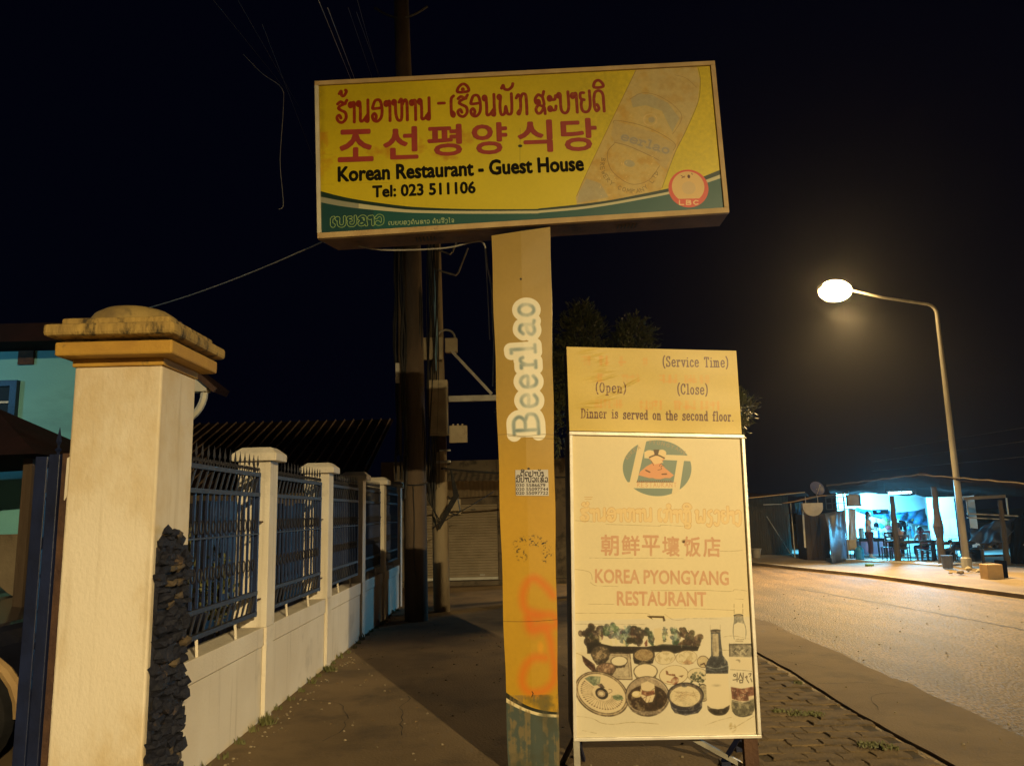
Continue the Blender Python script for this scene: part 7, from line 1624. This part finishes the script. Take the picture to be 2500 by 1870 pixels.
c_ = gr7(120,1300); b = MB(); b.box((c_.x-.09, c_.y-.08, GZ-.02), (c_.x+.09, c_.y+.08, GZ+.055), ch=.015); o = b.build('stone_block', 'food_green'); tag(o, 'small yellow-green block lying on the shoulder in front of the stall', 'block')
# workbench clutter at the right
root = thing('workbench', 'cluttered dark bench under the sloping tarp at the right of the stall', 'bench', (12.3, 20.6, GZ))
A, C = e7(1500,1080,20.4), e7(1850,1090,20.4)
b = MB(); b.box((A.x, 20.3, A.z-.03), (C.x, 20.8, A.z)); b.build('top', 'wood_post', root)
for x in (A.x+.03, C.x-.08):
    b = MB(); b.box((x, 20.33, GZ-.05), (x+.05, 20.4, A.z-.03)); b.build('leg', 'wood_post', root)
b = MB(); b.box((A.x+.1, 20.33, .22), (C.x-.1, 20.38, .27)); b.build('rail', 'wood_post', root)
r = random.Random(44)
for k in range(8):
    x = A.x+.08+k*.11; s_ = r.uniform(.05, .10); q = rock((x, 20.5+r.uniform(-.1, .1), A.z+s_*.6), s_, s_, s_*.8, k); ci = k % 4
    o = q.build(['sack', 'bundle', 'bundle', 'bag'][ci], ['tarp_grey', 'dark_wood', 'cardboard', 'black'][ci])
    tag(o, ['grey sack', 'dark bundle', 'brown bundle', 'black bag'][ci]+' lying on the cluttered bench, '+('left half' if k < 4 else 'right half'), 'bundle', 'bundles on the cluttered bench')
root = thing('parked_motorbike', 'dark motorbike parked behind the street lamp pole', 'motorbike', (11.9, 20.3, GZ))
mx_, my_, mz_ = 11.72, 20.75, GZ
for dx in (-.36, .36):
    b = MB(); b.lathe([(.13, -.03), (.19, -.03), (.20, 0), (.19, .03), (.13, .03), (.13, -.03)], (mx_+dx, my_, mz_+.2), 20, 'Y'); w_ = b.build('wheel', 'black', root)
    b = MB(); b.lathe([(.0, -.02), (.03, -.02), (.03, .02), (.0, .02)], (mx_+dx, my_, mz_+.2), 8, 'Y'); b.build('hub', 'galv', w_)
b = MB(); b.tube([(mx_-.36, my_, mz_+.2), (mx_-.2, my_, mz_+.42), (mx_+.1, my_, mz_+.36), (mx_+.36, my_, mz_+.2)], [.03, .07, .07, .03], 8); b.build('frame', 'car', root)
b = MB(); b.ell((mx_+.18, my_, mz_+.5), .22, .07, .05, 12, 6); b.build('saddle', 'black', root)
b = MB(); b.tube([(mx_-.36, my_, mz_+.2), (mx_-.24, my_, mz_+.62)], .02, 6); b.build('fork', 'galv', root)
b = MB(); b.tube([(mx_-.2, my_-.18, mz_+.64), (mx_-.24, my_, mz_+.62), (mx_-.2, my_+.18, mz_+.64)], .012, 6); b.build('handlebar', 'black', root)
b = MB(); b.ell((mx_-.29, my_, mz_+.56), .05, .05, .05, 10, 6); b.build('headlight', 'glass', root)
for nm, sl_, x0, z0, x1, z1 in (('plastic_crate', 0, 0, 0, 0, 0),):
    r = random.Random(55)
    for k in range(6):
        c_ = gr7(1220+k*110+r.uniform(-20, 20), 1350+r.uniform(-10, 60)); s = r.uniform(.03, .07); q = rock((c_.x, c_.y+.2, GZ+s*.4), s*1.6, s, s, 300+k); o = q.build('rubble', 'kerb'); tag(o, 'piece of roadside rubble near the foot of the street lamp', 'rubble', 'rubble by the street lamp')
A = e7(2065,1030,19.7); C = gr7(2025,1215); b = MB(); b.bar((A.x, 19.7, A.z), (C.x, 19.75, GZ), .03); o = b.build('pale_pole', 'white_paint'); tag(o, 'short pale pole leaning at the far right edge of the stall', 'pole')

# ================================================================== THIN HAZE, ADDED TO GIVE THE STREET LAMP A HALO
b = MB(); b.box((-34, -24, -1.6), (40, 62, 11.2))
hm = bpy.data.materials.new('lamp_halo_haze'); hm.use_nodes = True; hn = hm.node_tree.nodes; hn.clear()
ho = hn.new('ShaderNodeOutputMaterial'); hv = hn.new('ShaderNodeVolumePrincipled')
hv.inputs['Color'].default_value = (.9, .9, .92, 1); hv.inputs['Density'].default_value = .00062; hv.inputs['Anisotropy'].default_value = .8
hm.node_tree.links.new(hv.outputs['Volume'], ho.inputs['Volume'])
o = b.build('haze', hm); o['kind'] = 'stuff'
